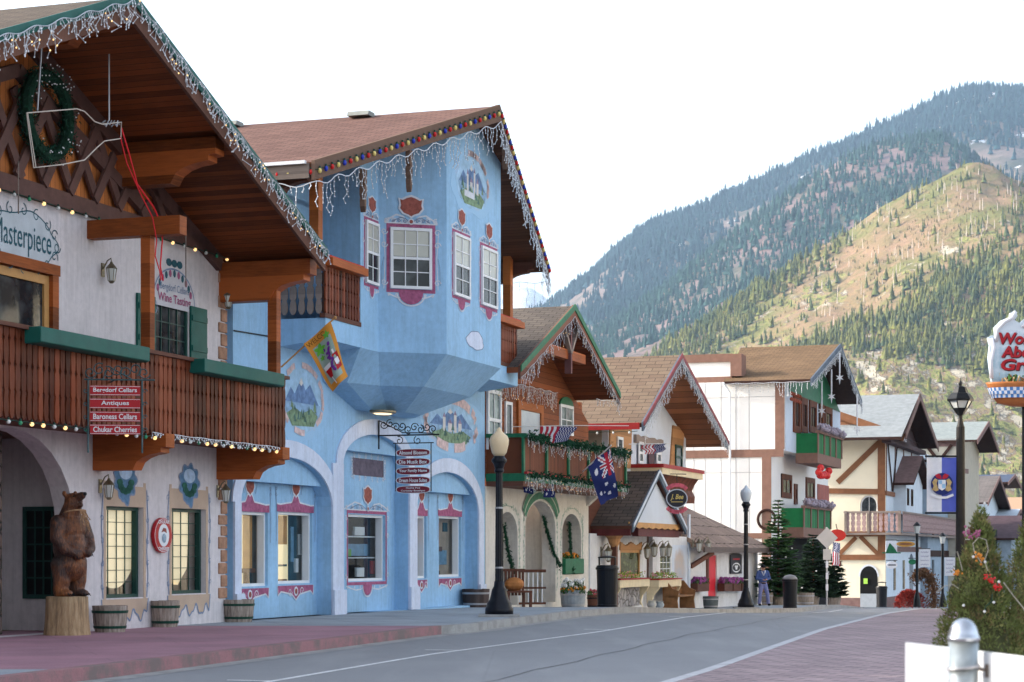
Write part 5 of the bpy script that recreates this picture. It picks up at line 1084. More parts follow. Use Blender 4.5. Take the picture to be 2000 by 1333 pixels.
# ------------------------------------------------------------------ welcome flag on the chalet post
YF = 37.0; TF = Matrix.Translation((0, YF, 0)); fp = lambda px, py: ((px - 1000) / FPX * YF, CZ + (HY - py) / FPX * YF)
fl = thing('welcome_flag', 'orange bordered welcome flag with grapes, wine bottle and glass on a slanting pole', 'flag', TF)
b = MB(); a, c = fp(545, 714), fp(655, 621); b.tube([(a[0], .35, a[1]), (c[0], -.02, c[1])], .016, 8); b.ball((c[0], -.02, c[1]), .03, 8); b.build('pole', M_pine, fl)
C00, C10, C01, C11 = fp(593, 672), fp(646, 628), fp(650, 765), fp(680, 735)
M_flo = paint('flag_orange', (.62, .26, .04), .8, .06, 6); M_flg = paint('flag_sage', (.3, .4, .36), .8, .08, 6)
def FQ(u, v, off=0):
    x = (C00[0] * (1 - u) + C10[0] * u) * (1 - v) + (C01[0] * (1 - u) + C11[0] * u) * v; z = (C00[1] * (1 - u) + C10[1] * u) * (1 - v) + (C01[1] * (1 - u) + C11[1] * u) * v
    return (x + .03 * math.sin(v * 5 + 1) * v, .07 * math.sin(u * 5 + v * 2) - off, z)
def fgrid(u0, u1, v0, v1, off, mat, name, n=8):
    b = MB(); N = n + 1; vs = [FQ(u0 + (u1 - u0) * i / n, v0 + (v1 - v0) * j / n, off) for j in range(N) for i in range(N)]; b.add(vs, [(j * N + i, j * N + i + 1, (j + 1) * N + i + 1, (j + 1) * N + i) for j in range(n) for i in range(n)]); return b.build(name, mat, fl, True)
fgrid(0, 1, 0, 1, 0, M_flo, 'cloth', 12); fgrid(.14, .86, .17, .9, .004, M_flg, 'field', 10)
def fblob(u, v, r, mat, name, n=10, sv=.5):
    b = MB(); b.poly([FQ(u + r * math.cos(t), v + r * sv * math.sin(t), .012) for t in [2 * math.pi * i / n for i in range(n)]]); return b.build(name, mat, fl)
M_grape = paint('grape_purple', (.16, .03, .3), .6, .3, 20); M_leaf = paint('flag_leaf', (.12, .42, .05), .7, .2, 9)
rs = random.Random(2); b = MB()
for k in range(26):
    v = .28 + .5 * k / 26; u = .52 + rs.uniform(-.14, .14) * (1 - k / 34) + .1 * v; b.poly([FQ(u + .055 * math.cos(t), v + .026 * math.sin(t), .014 + .0004 * k) for t in [2 * math.pi * i / 8 for i in range(8)]])
b.build('grapes', M_grape, fl)
b = MB(); [b.poly([FQ(u + r * (1 + .35 * math.cos(5 * t)) * math.cos(t), v + .5 * r * (1 + .35 * math.cos(5 * t)) * math.sin(t), .016) for t in [2 * math.pi * i / 20 for i in range(20)]]) for u, v, r in ((.34, .27, .17), (.72, .14, .1), (.3, .42, .08))]; b.build('leaves', M_leaf, fl)
b = MB(); b.poly([FQ(u, v, .02) for u, v in ((.66, .5), (.9, .5), (.95, .78), (.7, .8))]); b.build('bottle', M_red, fl); b = MB(); b.poly([FQ(u, v, .024) for u, v in ((.7, .6), (.88, .6), (.9, .7), (.74, .71))]); b.poly([FQ(u, v, .022) for u, v in ((.7, .42), (.77, .42), (.79, .5), (.72, .5))]); b.build('bottle_label', M_white, fl)
b = MB(); b.poly([FQ(u, v, .026) for u, v in ((.2, .66), (.48, .66), (.42, .82), (.28, .82))]); b.build('wine_glass', M_red, fl); b = MB(); b.poly([FQ(u, v, .025) for u, v in ((.18, .58), (.5, .58), (.48, .66), (.2, .66))]); b.poly([FQ(u, v, .025) for u, v in ((.33, .82), (.37, .82), (.42, .96), (.38, .96))]); b.build('glass_stem', M_white, fl)
an = math.atan2(C10[1] - C00[1], C10[0] - C00[0]); cxx = FQ(.5, .085)
text('WELCOME', 0, 0, .085, paint('flag_brown', (.12, .05, .01), .8, .1, 9), fl, w=.55, T=Matrix.Translation((cxx[0], cxx[1] - .06, cxx[2])) @ Matrix.Rotation(-an, 4, 'Y'))
# ------------------------------------------------------------------ street lamps with acorn globes
def lamp(label, px, Y, ytop, globe, group='acorn globe street lamps', sc=1):
    X = (px - 1000) / FPX * Y; z0 = gz(Y); H = CZ + (HY - ytop) / FPX * Y - z0; t = thing('street_lamp', label, 'street lamp', (X, Y, z0), group)
    q = MB(); q.box(-.42, .42, -.42, .42, 0, .05); q.build('footing', M_curb, t, bevel=.01)
    q = MB(); q.lathe([(.29, .05), (.29, .16), (.26, .2), (.25, .27), (.2, .34), (.17, .45), (.15, .55), (.11, .62), (.1, .72)], (0, 0, 0), 16); q.build('base', M_lampb, t, True)
    zt = H - .62; q = MB(); vs = []
    n = 24
    for z, r in ((.72, .085), (zt * .55, .078), (zt - .3, .07)): vs += [((r - (.008 if i % 2 else 0)) * math.cos(2 * math.pi * i / n), (r - (.008 if i % 2 else 0)) * math.sin(2 * math.pi * i / n), z) for i in range(n)]
    q.add(vs, [(k * n + i, k * n + (i + 1) % n, (k + 1) * n + (i + 1) % n, (k + 1) * n + i) for k in range(2) for i in range(n)])
    q.lathe([(.09, zt - .3), (.1, zt - .27), (.085, zt - .22), (.12, zt - .12), (.155, zt - .08), (.155, zt - .04), (.12, zt), (.1, zt + .04)], (0, 0, 0), 16); q.build('pole', M_lampb, t)
    q = MB()
    for z in (.98, 2.2, 2.9):
        if z < zt - .4: q.lathe([(.084, z), (.086, z + .02), (.084, z + .035)], (0, 0, 0), 16)
    q.build('strap', M_galv, t)
    q = MB(); q.lathe([(.1, zt + .03), (.15, zt + .1), (.19, zt + .26), (.2, zt + .36), (.17, zt + .44), (.1, zt + .5), (.06, zt + .54), (.045, zt + .58), (.01, zt + .62)], (0, 0, 0), 20); q.build('globe', globe, t, True)
    return t
M_lampb = paint('black_cast_iron', (.007, .008, .013), .35, .25, 7, .2, 40)
L1 = lamp('black fluted street lamp with cream acorn globe at the kerb by the blue house', 975, 41.8, 835, paint('cream_globe', (.78, .6, .38), .3, .04, 2, 0))
L2 = lamp('dark blue street lamp with white globe in front of the red door', 1457, 71, 948, paint('white_globe', (.5, .58, .68), .3, .04, 2, 0))
Y = 51.2; barrel('dark stave half barrel with grey hoops at the right end of the blue house', (929 - 1000) / FPX * Y, Y + .2, .7, .46, M_galv, woodm('dark_staves', (.07, .05, .045), 0, .1, False, .8))
# ================================================================== shared builders for the farther houses
def gable(parent, x0, x1, dov, zf, za, roofm, sofm, yb=8, dap=None, over=0.0, barge=None, trim=None, bh=.28, th=.14, xa=None, wallt=None):
    """street gable over x0..x1; returns z(x) of the soffit"""
    xm = xa if xa is not None else (x0 + x1) / 2; dap = dap or dov; b = MB()
    for xf in (x0 - over, x1 + over): roof(b, xf, zf, xm, za, -dov, -dap, yb, th)
    b.build('roof', [roofm, sofm], parent)
    for xf in (x0 - over, x1 + over):
        b = MB(); bargeboard(b, (xf, -dov, zf), (xm, -dap, za), bh, .06); o = b.build('bargeboard', barge or M_verge, parent)
        if trim: b = MB(); bargeboard(b, (xf, -dov - .062, zf + .02), (xm, -dap - .062, za + .02), bh * .45, .03); b.build('trim', trim, o)
    return lambda x: zf + (za - zf) * (1 - abs(x - xm) / (x1 + over - xm if x > xm else xm - x0 + over)) - th
def flag(label, P, Y, cf, mats, nx=30, ny=18, wave=.06, name='flag', group=None, T=None, ph=0, pole=None, kids_=True):
    fp = lambda px, py: Vector(((px - 1000) / FPX * Y, 0, CZ + (HY - py) / FPX * Y))
    t = thing(name, label, 'flag', Matrix.Translation((0, Y, 0)), group); c = [fp(*p) for p in P]; b = MB(); vs = []
    for j in range(ny + 1):
        for i in range(nx + 1):
            u, v = i / nx, j / ny; p = (c[0] * (1 - u) + c[1] * u) * (1 - v) + (c[2] * (1 - u) + c[3] * u) * v; p = p.copy(); p.y = wave * math.sin(u * 7 + v * 3 + ph) * (.3 + u); p.x += wave * .4 * math.sin(v * 9 + ph); vs.append(p)
    fs = [(j * (nx + 1) + i, j * (nx + 1) + i + 1, (j + 1) * (nx + 1) + i + 1, (j + 1) * (nx + 1) + i) for j in range(ny) for i in range(nx)]
    b.v = [tuple(v) for v in vs]; b.f = fs; b.m = [cf((i + .5) / nx, (j + .5) / ny) for j in range(ny) for i in range(nx)]; b.build('cloth', mats, t, True)
    if pole: q = MB(); a, e = fp(*pole[0]), fp(*pole[1]); q.tube([(a.x, pole[2] if len(pole) > 2 else .0, a.z), (e.x, -.02, e.z)], .018, 6); q.build('pole', M_white, t)
    return t
M_navy = paint('flag_navy', (.02, .03, .14), .8, .1, 9, 0); M_fred = paint('flag_red', (.42, .02, .04), .8, .1, 9, 0); M_fwh = paint('flag_white', (.72, .72, .76), .8, .05, 9, 0)
def cf_aus(u, v):
    if u < .5 and v < .5:
        x, y = u / .5 * 2 - 1, v / .5 * 2 - 1
        if abs(x) < .1 or abs(y) < .14: return 1
        if abs(x) < .2 or abs(y) < .26: return 2
        if abs(abs(x) - abs(y)) < .1: return 1
        return 2 if abs(abs(x) - abs(y)) < .3 else 0
    for sx, sy, r in ((.25, .75, .1), (.75, .16, .05), (.64, .42, .05), (.86, .38, .05), (.75, .82, .055), (.8, .55, .03)):
        if math.hypot(u - sx, (v - sy) * .6) < r * .75: return 2
    return 0
def cf_us(u, v):
    if u > .52: return 2 if (int(u * 26) + int(v * 10)) % 2 and (int(u * 13) % 2 or 1) and math.fmod(u * 26, 1) < .6 else 0
    return 1 if int(u / .52 * 6.99) % 2 == 0 else 2
def cf_us2(u, v):
    if u < .42 and v < .54: return 2 if (int(u * 24) + int(v * 14)) % 2 and math.fmod(v * 14, 1) < .6 else 0
    return 1 if int(v * 12.99) % 2 == 0 else 2
FM = [M_navy, M_fred, M_fwh]
def leafcloud(b, n, fn, size, rs, mi=0):
    for _ in range(n):
        c, out = fn(rs); d = Vector((rs.uniform(-1, 1), rs.uniform(-1, 1), rs.uniform(-1, 1))).normalized(); d = (d + out * 1.2).normalized() * size * rs.uniform(.6, 1.4)
        s = d.cross(Vector((rs.uniform(-1, 1), rs.uniform(-1, 1), rs.uniform(-1, 1)))).normalized() * size * .35
        b.add([c - s, c + s, c + d], [(0, 1, 2)], mi)
def flowers(parent, x0, x1, y, z, n, mat, seed=1, name='flowers', r=.05, h=.16, green=None, dy=.1):
    rs = random.Random(seed); b = MB(); g = MB()
    for i in range(n):
        c = Vector((rs.uniform(x0, x1), y + rs.uniform(-dy, dy), z + rs.uniform(.3, 1) * h)); b.ball(c, r * rs.uniform(.6, 1.2), 5)
    leafcloud(g, n * 8, lambda q: (Vector((q.uniform(x0, x1), y + q.uniform(-dy, dy), z + q.uniform(0, .8) * h)), Vector((0, 0, .4))), .07, rs)
    g.build('leaves', green or M_leafg, parent); return b.build(name, mat, parent)
M_leafg = paint('leaf_green', (.05, .13, .03), .8, .5, 15, 0); M_fl_w = paint('flower_white', (.75, .75, .75), .7, .1, 9, 0); M_fl_o = paint('flower_orange', (.6, .22, .03), .7, .3, 9, 0); M_fl_p = paint('flower_purple', (.22, .05, .2), .7, .3, 9, 0)
# ================================================================== HOUSE 3: brown chalet over three cream arches
Y3 = 52.25; W3 = frame(Y3); h3 = lambda px, py=1085, y=0.0: hit(W3, px, py, y)
L3 = (61.0 - Y3) / .9475
B3 = thing('brown_chalet', 'brown boarded chalet with green balcony rails above three cream arches', 'house', W3)
M_cr3 = paint('ivory_stucco', (.66, .63, .58), .85, .06, 1.2, .3, 22, dirt=(.52, .49, .44)); M_brn3 = woodm('chalet_boards', (.2, .06, .022), 2, .16, True, .6, .3); M_rf3 = shingle('grey_brown_shingle_light', (.24, .2, .17), (.17, .145, .13), (.08, .07, .06))
M_gr3 = paint('grass_green_paint', (.015, .13, .06), .5, .2, 6); M_redt = paint('red_trim', (.3, .02, .02), .5, .15, 6); M_soff3 = woodm('soffit_red', (.2, .06, .025), 0, .2, True, .6, .3)
zb3 = h3(1050, 952, -1.0)[1]
ops3 = [(h3(972)[0], h3(1011)[0], 0, h3(990, 1000)[1], .6), (h3(1026)[0], h3(1085)[0], 0, h3(1055, 979)[1], .75), (h3(1098)[0], h3(1135)[0], h3(1115, 1122)[1], h3(1115, 1004)[1], .6)]
b = MB(); wall(b, 0, L3, -.4, zb3, ops3, 0, .4); b.box(0, .2, .4, 7, -.4, zb3); b.box(L3 - .2, L3, .4, 7, -.4, zb3)
b.prism([(-.02, zb3 - .3), (-.3, zb3 - .06), (-.3, zb3), (0, zb3), (0, zb3 - .3)], L3 - .25, L3 - .001, 'x'); b.build('wall', M_cr3, B3)
b = MB(); b.box(.2, L3 - .2, 1.25, 1.35, -.4, zb3); b.box(ops3[1][1] + .32, ops3[1][1] + .4, .4, 1.25, -.3, zb3); b.box(ops3[2][0] - .3, ops3[2][0] - .22, .4, 1.25, -.3, zb3); b.box(ops3[2][1] + .1, ops3[2][1] + .16, .4, 1.25, 0, zb3); b.build('porch_wall', M_cr3, B3)
# green leafy stencils round the arches
b = MB(); rs = random.Random(8)
for a, c, zb_, zt, ri in ops3:
    path = [(c + .14, max(zb_, .3) + .1 + (zt - ri - .3) * k / 14) for k in range(15)] + [(p[0] + .14 * (1 if p[0] > (a + c) / 2 else -1), p[1] + .16) for p in archpts(a, c, zt - ri, zt, 16)] + [(a - .14, zt - ri - (zt - ri - .3) * k / 14) for k in range(15)]
    ribbon(b, path, .018, -.004)
    for p in path[::1]:
        for k in range(3): q = (p[0] + rs.uniform(-.07, .07), p[1] + rs.uniform(-.07, .07)); aa = rs.uniform(0, 3.14); b.poly([(q[0] - .05 * math.cos(aa), -.006, q[1] - .05 * math.sin(aa)), (q[0] + .018 * math.sin(aa), -.006, q[1] - .018 * math.cos(aa)), (q[0] + .05 * math.cos(aa), -.006, q[1] + .05 * math.sin(aa)), (q[0] - .018 * math.sin(aa), -.006, q[1] + .018 * math.cos(aa))])
b.build('painted_vines', paint('stencil_green', (.2, .32, .26), .8, .3, 9, 0), B3)
a, c, _z, zt, ri = ops3[1]; b = MB(); arc = archpts(a - .1, c + .1, zt - ri, zt + .06, 18)[2:-2]; arc2 = archpts(a - .42, c + .42, zt - ri + .1, zt + .48, 18)[2:-2]
for k in range(len(arc) - 1): b.add([(arc[k][0], -.03, arc[k][1]), (arc[k + 1][0], -.03, arc[k + 1][1]), (arc2[k + 1][0], -.03, arc2[k + 1][1]), (arc2[k][0], -.03, arc2[k][1])], [(0, 1, 2, 3)])
ab = b.build('arch_banner', paint('banner_green', (.05, .18, .11), .7, .2, 7), B3)
ribb = MB(); ribbon(ribb, arc2, .03, -.034); ribbon(ribb, [((p[0] + q[0]) / 2, (p[1] + q[1]) / 2) for p, q in zip(arc, arc2)], .05, -.036); ribb.build('banner_edging', paint('stencil_pale', (.45, .5, .42), .8, .2, 9, 0), ab)
# door, arch windows inside the porch
dx0 = hit(W3, 1028, 0, 1.2)[0]; dx1 = hit(W3, 1055, 0, 1.2)[0]
zt_ = hit(W3, 1040, 1033, 1.2)[1]
d3 = window(B3, None, dx0, dx1, -.05, zt_, M_white, darkglass('teal_glass', (.03, .06, .06), (.2, .3, .3), 3), 2, 3, .13, .05, 1.24, name='door'); d3['label'] = 'white framed glazed door inside the middle arch'
q = MB(); q.box(dx1, dx1 + .3, 1.18, 1.24, -.2, zt_ + .2); q.box(dx0 - .2, dx1 + .3, 1.17, 1.24, zt_ + .01, zt_ + .2); q.build('casing', M_brn3, d3)
w = window(B3, None, dx0 - .3, dx1 + .35, zt_ + .22, zb3 - .15, M_white, M_dkg, 2, 1, .1, .05, 1.23, arch=.5)
window(B3, None, hit(W3, 1098, 0, 1.2)[0], hit(W3, 1117, 0, 1.2)[0], .9, zt_ + .2, M_white, M_dkg, 1, 2, .14, .05, 1.24)
window(B3, None, hit(W3, 984, 0, 1.2)[0] - 1, hit(W3, 990, 0, 1.2)[0], .3, zt_, M_white, M_dkg, 1, 2, .12, .05, 1.24)
a, c, zb_, zt, ri = ops3[2]; planter_box(B3, None, a + .02, c - .02, -.1, .35, zb_ + .0, zb_ + .45, M_gr3)
flowers(B3, a + .1, c - .1, .1, zb_ + .45, 22, M_fl_o, 3)
for k, (px0, py0, px1, py1) in enumerate(((1061, 1008, 1094, 1108), (985, 1028, 1003, 1117), (1112, 1020, 1118, 1115))):
    p0 = hit(W3, px0, py0, .3); p1 = hit(W3, px1, py1, -.1); b = MB(); pts = [Vector((p0[0] + (p1[0] - p0[0]) * t, .3 - .4 * t, p0[1] + (p1[1] - p0[1]) * t - .14 * math.sin(math.pi * t))) for t in [i / 14 for i in range(15)]]
    b.tube(pts, .035, 6); leafcloud(b, 420, lambda q: (pts[int(q.random() * 14.99)].lerp(pts[min(14, int(q.random() * 15))], 0) + Vector((q.uniform(-.05, .05), q.uniform(-.05, .05), q.uniform(-.08, .08))), Vector((0, 0, 0))), .06, random.Random(k))
    tag(b.build('garland', paint('garland_green', (.012, .06, .03), .9, .4, 9, 0)), ('evergreen garland swagged across the middle arch doorway', 'evergreen garland in the arch beside the barrel chair', 'thin evergreen garland inside the right arch over the green box')[k], 'garland', T=W3)
# upper storey
zf3 = zb3 + .22; fz3 = (h3(1012, 712, -1.3)[1] + h3(1205, 775, -1.3)[1]) / 2; az3 = h3(1118, 598, -1.3)[1]; xa3 = h3(1118, 0, -1.3)[0]; xl3 = h3(1012, 0, -1.3)[0]; xr3 = h3(1207, 0, -1.3)[0]
zr3 = gable(B3, xl3, xr3, 1.3, fz3, az3, M_rf3, M_soff3, 7, barge=woodm('verge_brown3', (.16, .07, .05), 2, 3, False, .7), trim=M_gr3, xa=xa3, bh=.3)
b = MB(); wall(b, .0, L3, zf3, 0, [], 0, .2, top=lambda x: min(zr3(x) + .05, zr3(xa3))); b.box(0, .2, .2, 7, zf3, fz3 - .1); b.box(L3 - .2, L3 - .003, .2, 7, zf3, fz3 - .1); b.build('boarded_wall', M_brn3, B3)
window(B3, None, max(.05, h3(949)[0]), h3(976)[0], h3(962, 880)[1], h3(962, 762)[1], M_white, darkglass('sky_glass', (.12, .16, .15), (.3, .36, .36), 2), 2, 2, .1, .06, -.0, sash=True)
q = MB(); q.box(max(.05, h3(949)[0]), h3(976)[0], -.05, 0, h3(962, 762)[1], h3(962, 748)[1]); q.build('window_head', M_gr3, B3)
x0, x1 = h3(1009)[0], h3(1058)[0]; dz = h3(1033, 788)[1]; d = window(B3, None, x0, x1, zf3 + .05, dz, woodm('door_orange', (.4, .12, .03), 2, 3, False), darkglass('frost_glass', (.35, .38, .42), (.45, .48, .52), 1), 1, 1, .22, .06, 0, name='door')
window(B3, None, h3(985)[0], h3(998)[0], h3(990, 860)[1], h3(990, 785)[1], M_white, M_dkg, 1, 1, .08, .05, 0)
x0, x1 = h3(1092)[0], h3(1117)[0]; w = window(B3, None, x0, x1, h3(1105, 850)[1], h3(1105, 792)[1], M_white, darkglass('sky_glass', (.12, .16, .15)), 2, 2, .08, .06, 0)
b = MB(); b.prism(archpts(x0 - .03, x1 + .03, h3(1105, 793)[1], h3(1105, 776)[1]), -.05, 0); b.build('window_head', M_gr3, B3)
# truss in the gable
b = MB(); x0, x1 = hit(W3, 1058, 0, -1.1)[0], hit(W3, 1137, 0, -1.1)[0]; zc = hit(W3, 1098, 692, -1.1)[1]; b.box(x0, x1, -1.2, -1.0, zc - .12, zc + .14); b.build('collar_beam', M_wood, B3)
b = MB(); b.box(xa3 - .06, xa3 + .06, -1.28, -1.1, zc - .5, az3 - .2); b.build('king_post', paint('purple_brown', (.14, .06, .06), .7, .2, 5), B3)
for s in (-1, 1): b = MB(); b.bar((xa3, -1.23, zc + .05), (xa3 + s * .62, -1.23, zc + .75), .12, .1, side=(0, 1, 0)); b.build('brace', M_greyw, B3)
# balcony
bx0 = h3(1018, 0, -1.0)[0]; bx1 = h3(1222, 0, -1.0)[0]; bx0 = h3(948)[0] if 0 else 0.02
zr_ = h3(1030, 848, -1.0)[1]; cx3 = .05
def gbalcony(parent, x0, x1, d, z0, z1, board, railm, posts, base=None, trim=None, name='balcony'):
    b = MB(); b.box(x0, x1, -d, 0, z0 - .14, z0); fl_ = b.build('balcony_floor', base or M_woodd, parent)
    b = MB(); b.box(x0 + .03, x1 - .03, -d + .03, -d + .06, z0, z1 - .1); b.box(x0 + .03, x0 + .06, -d + .06, 0, z0, z1 - .1); b.box(x1 - .06, x1 - .03, -d + .06, 0, z0, z1 - .1); b.build('boards', board, parent)
    b = MB(); b.box(x0 - .04, x1 + .04, -d - .08, -d + .1, z1 - .1, z1); b.box(x0 - .04, x0 + .08, -d + .1, 0, z1 - .1, z1); b.box(x0 - .03, x1 + .03, -d - .04, -d + .029, z0 - .02, z0 + .18); b.box(x0 - .03, x0 + .029, -d + .03, 0, z0 - .02, z0 + .18); b.build('handrail', railm, parent)
    for k in range(posts): b = MB(); xx = x0 + (x1 - x0) * k / (posts - 1); b.box(xx - .06, xx + .06, -d - .03, -d + .028, z0 + .18, z1 - .1); b.build('post', railm, parent)
M_brnb = woodm('balcony_boards', (.12, .036, .016), 0, .15, True, .6, .35)
gbalcony(B3, cx3, bx1, 1.0, zb3 + .14, zr_, M_brnb, M_gr3, 6)
b = MB(); b.box(cx3 - .08, bx1 + .05, -1.13, -1.05, zb3 + .3, zb3 + .36); b.build('red_trim', M_redt, B3)
icicles('icicle lights draped over the green rail of the brown chalet balcony', W3, [(cx3, -1.12, zr_), (bx1, -1.12, zr_)], .06, .12, .42, .0055, .010, seed=21, swag=.08, zz=.04, warm=.06)
icicles('icicle lights fringing the floor edge of the brown chalet balcony', W3, [(cx3, -1.08, zb3 + .3), (bx1, -1.08, zb3 + .3)], .06, .12, .4, .0055, .010, seed=22, zz=.04, warm=.1)
b = MB(); leafcloud(b, 1300, lambda q: (Vector((q.uniform(cx3, bx1), -1.14 + q.uniform(-.05, .05), zr_ - .08 + q.gauss(0, .07))), Vector((0, -.4, -.2))), .09, random.Random(3)); leafcloud(b, 1000, lambda q: (Vector((q.uniform(cx3, bx1), -1.12 + q.uniform(-.05, .05), zb3 + .3 + q.gauss(0, .05))), Vector((0, -.4, -.2))), .08, random.Random(4)); b.tube([(cx3, -1.12, zr_ - .06), (bx1, -1.12, zr_ - .06)], .03, 6); b.tube([(cx3, -1.11, zb3 + .3), (bx1, -1.11, zb3 + .3)], .025, 6)
tag(b.build('garland', MAT['garland_green']), 'thick evergreen garland wound along the rails of the brown chalet balcony', 'garland', T=W3)
for s, xf in ((-1, xl3), (1, xr3)): icicles('icicle lights down the %s verge of the brown chalet' % ('left' if s < 0 else 'right'), W3, [(xf, -1.38, fz3 - .26), (xa3, -1.38, az3 - .28)], .08, .12, .42, .0055, .010, seed=23 + s, zz=.04, warm=.05)
icicles('icicle lights bunched over the orange door of the brown chalet', W3, [(.2, -.15, h3(1000, 750)[1]), (h3(1080)[0], -.15, h3(1080, 768)[1])], .06, .12, .5, .006, .011, seed=27, zz=.06, warm=.05)
icicles('icicle lights trailing under the right eave of the brown chalet', W3, [(h3(1165, 0, -1)[0], -1, fz3 - .2), (xr3, -1.3, fz3 - .2)], .12, .1, .2, .007, .012, seed=29)
# flags of house 3
Yf = 56.5
flag('stars and stripes bunting tied to the green balcony rail', [(1055, 833), (1128, 834), (1053, 869), (1106, 862)], 53.6, cf_us, FM, 52, 14, .04, group='national flags on the shop fronts')
bq = MB(); p0 = at(1000, 53.5, 834); p1 = at(1228, 58, 832); bq.tube([p0, p0.lerp(p1, .5) + Vector((0, 0, .02)), p1], .01, 4); tag(bq.build('wire', M_wire), 'white wire stretched level in front of the brown chalet holding the bunting', 'wire')
flag('large blue southern cross flag hanging from a slanting white pole', [(1192, 875), (1208, 968), (1147, 912), (1172, 987)], 56.2, cf_aus, FM, 44, 30, .1, pole=((1128, 930), (1194, 870), 1.0), group='national flags on the shop fronts')
flag('small blue southern cross flag, left of the pair under the balcony', [(1019, 939), (1040, 942), (1023, 962), (1042, 966)], 53.2, cf_aus, FM, 24, 14, .03, group='national flags on the shop fronts', ph=1)
flag('small blue southern cross flag, right of the pair under the balcony', [(1061, 945), (1082, 946), (1062, 972), (1084, 972)], 54.2, cf_aus, FM, 24, 14, .03, group='national flags on the shop fronts', ph=2)
# chair and gate, flower tub
X, Y = (1006 - 1000) / FPX * 53.3, 53.3; t = thing('barrel_chair', 'brown slatted wooden chair with a pumpkin coloured cushion left of the arch door', 'chair', TR(X, Y, gz(Y), R(25)))
b = MB(); [b.box(-.3 + .1 * k, -.24 + .1 * k, .2, .24, .3, .95) for k in range(7)]; b.box(-.34, .38, .18, .26, .93, 1.0); b.build('backrest', M_woodd, t); b = MB(); b.box(-.34, .38, -.25, .22, .38, .43); b.build('seat', M_woodd, t)
for x in (-.3, .34):
    for y in (-.22, .2): b = MB(); b.box(x - .03, x + .03, y - .03, y + .03, 0, .38); b.build('leg', M_woodd, t)
b = MB(); b.ball((0, .05, .6), .26, 12, sz=.7); b.build('cushion', paint('pumpkin', (.4, .16, .05), .7, .3, 5), t)
X, Y = (1042 - 1000) / FPX * 54.8, 54.8; t = thing('baby_gate', 'low brown wooden gate with white bars in front of the glazed door', 'gate', TR(X - .42, Y, gz(Y), R(20)))
[(lambda q: q.build('rail', M_woodd, t))(MB().box(0, .8, -.02, .02, u, v)) for u, v in ((.94, 1.02), (.08, .14), (.5, .55))]; b = MB(); [b.box(.03 + .13 * k, .06 + .13 * k, -.015, .015, .14, .94) for k in range(6)]; b.build('bars', M_white, t)
Y = 57; t = barrel('round grey tub of white and orange flowers beside the right arch', (1119 - 1000) / FPX * Y, Y, .72, .5, M_galv, paint('grey_staves', (.3, .33, .36), .8, .2, 6)); flowers(t, -.3, .3, 0, .45, 40, M_fl_w, 5, r=.06, h=.35, dy=.3); flowers(t, -.32, .32, -.15, .42, 40, M_fl_o, 6, r=.045, h=.16, dy=.25)
# ================================================================== bins
def bin_(label, px, Y, dia, h, dome=False, frame_=False):
    X = (px - 1000) / FPX * Y; t = thing('litter_bin', label, 'bin', (X, Y, gz(Y)), 'black litter bins along the kerb'); r = dia / 2
    b = MB(); b.lathe([(r * .93, 0), (r * .93, .06), (r * .88, .07), (r * .97, h * .94), (r * 1.06, h * .95), (r * 1.06, h)], (0, 0, 0), 24); b.build('body', M_binm, t)
    b = MB(); b.lathe([(r * 1.0, h), (r * .95, h + .05), (r * .7, h + (.13 if dome else .06)), (r * .3, h + (.17 if dome else .05)), (.02, h + (.18 if dome else .03))], (0, 0, 0), 24); b.build('lid', M_lidm if dome else M_binm, t, dome)
    if frame_:
        b = MB(); w = r * .72
        for s in (-1, 1): b = MB(); b.tube([(s * w, 0, h), (s * w, 0, h + .24)], .022, 6); b.build('handle', M_iron, t)
        b = MB(); b.lathe([(r * .85, h + .24), (r * .85, h + .27), (.05, h + .3)], (0, 0, 0), 20); b.build('rain_hood', M_iron, t)
    return t
M_binm = paint('black_bin', (.006, .007, .011), .35, .2, 4, .1, 20); M_lidm = paint('grey_lid', (.18, .18, .19), .4, .1, 5)
bin_('round black litter bin with a rain hood near the cream flower shelf', 1186, 52, .56, 1.0, frame_=True)
bin_('round black litter bin with domed lid in front of the large conifer', 1543, 74.5, .56, 1.04, dome=True)
bin_('small black bin with a wire handle by the cream arch doorway', 1722, 112, .62, 1.1, frame_=True)
# ================================================================== HOUSE 4/5: tan roofed house with low shop front
Y5 = 61.1; W5 = frame(Y5); h5 = lambda px, py=1085, y=0.0: hit(W5, px, py, y); L5 = h5(1345)[0]
B5 = thing('tan_roofed_house', 'tan shingled gable house with pale blue panels and a low white shop front', 'house', W5)
M_rf5 = shingle('tan_shingle', (.34, .25, .18), (.27, .19, .14), (.12, .09, .07), .2, .5); M_wb = paint('pale_blue_wall', (.56, .62, .72), .8, .05, 2, .2); M_tanw = woodm('tan_panel', (.38, .2, .09), 2, .3, False, .7, .2); M_w5 = paint('shop_white', (.66, .67, .7), .85, .06, 2, .3, dirt=(.5, .5, .52))
zL = h5(1253, 830, -1.2)[1]; xl5 = h5(1253, 0, -1.2)[0]; xr5 = h5(1420, 0, -1.2)[0]; fz5 = (zL + h5(1420, 862, -1.2)[1]) / 2; xa5 = h5(1328, 0, -1.45)[0]; az5 = h5(1328, 694, -1.45)[1]
zr5 = gable(B5, xl5, xr5, 1.2, fz5, az5, M_rf5, woodm('soffit_rust', (.26, .1, .04), 0, .5, True, .6, .3), 9, dap=1.45, xa=xa5, barge=paint('verge_blue_grey', (.1, .13, .17), .7, .3, 5), trim=paint('verge_maroon', (.2, .04, .05), .6, .2, 5), bh=.26)
z5 = h5(1250, 918)[1]
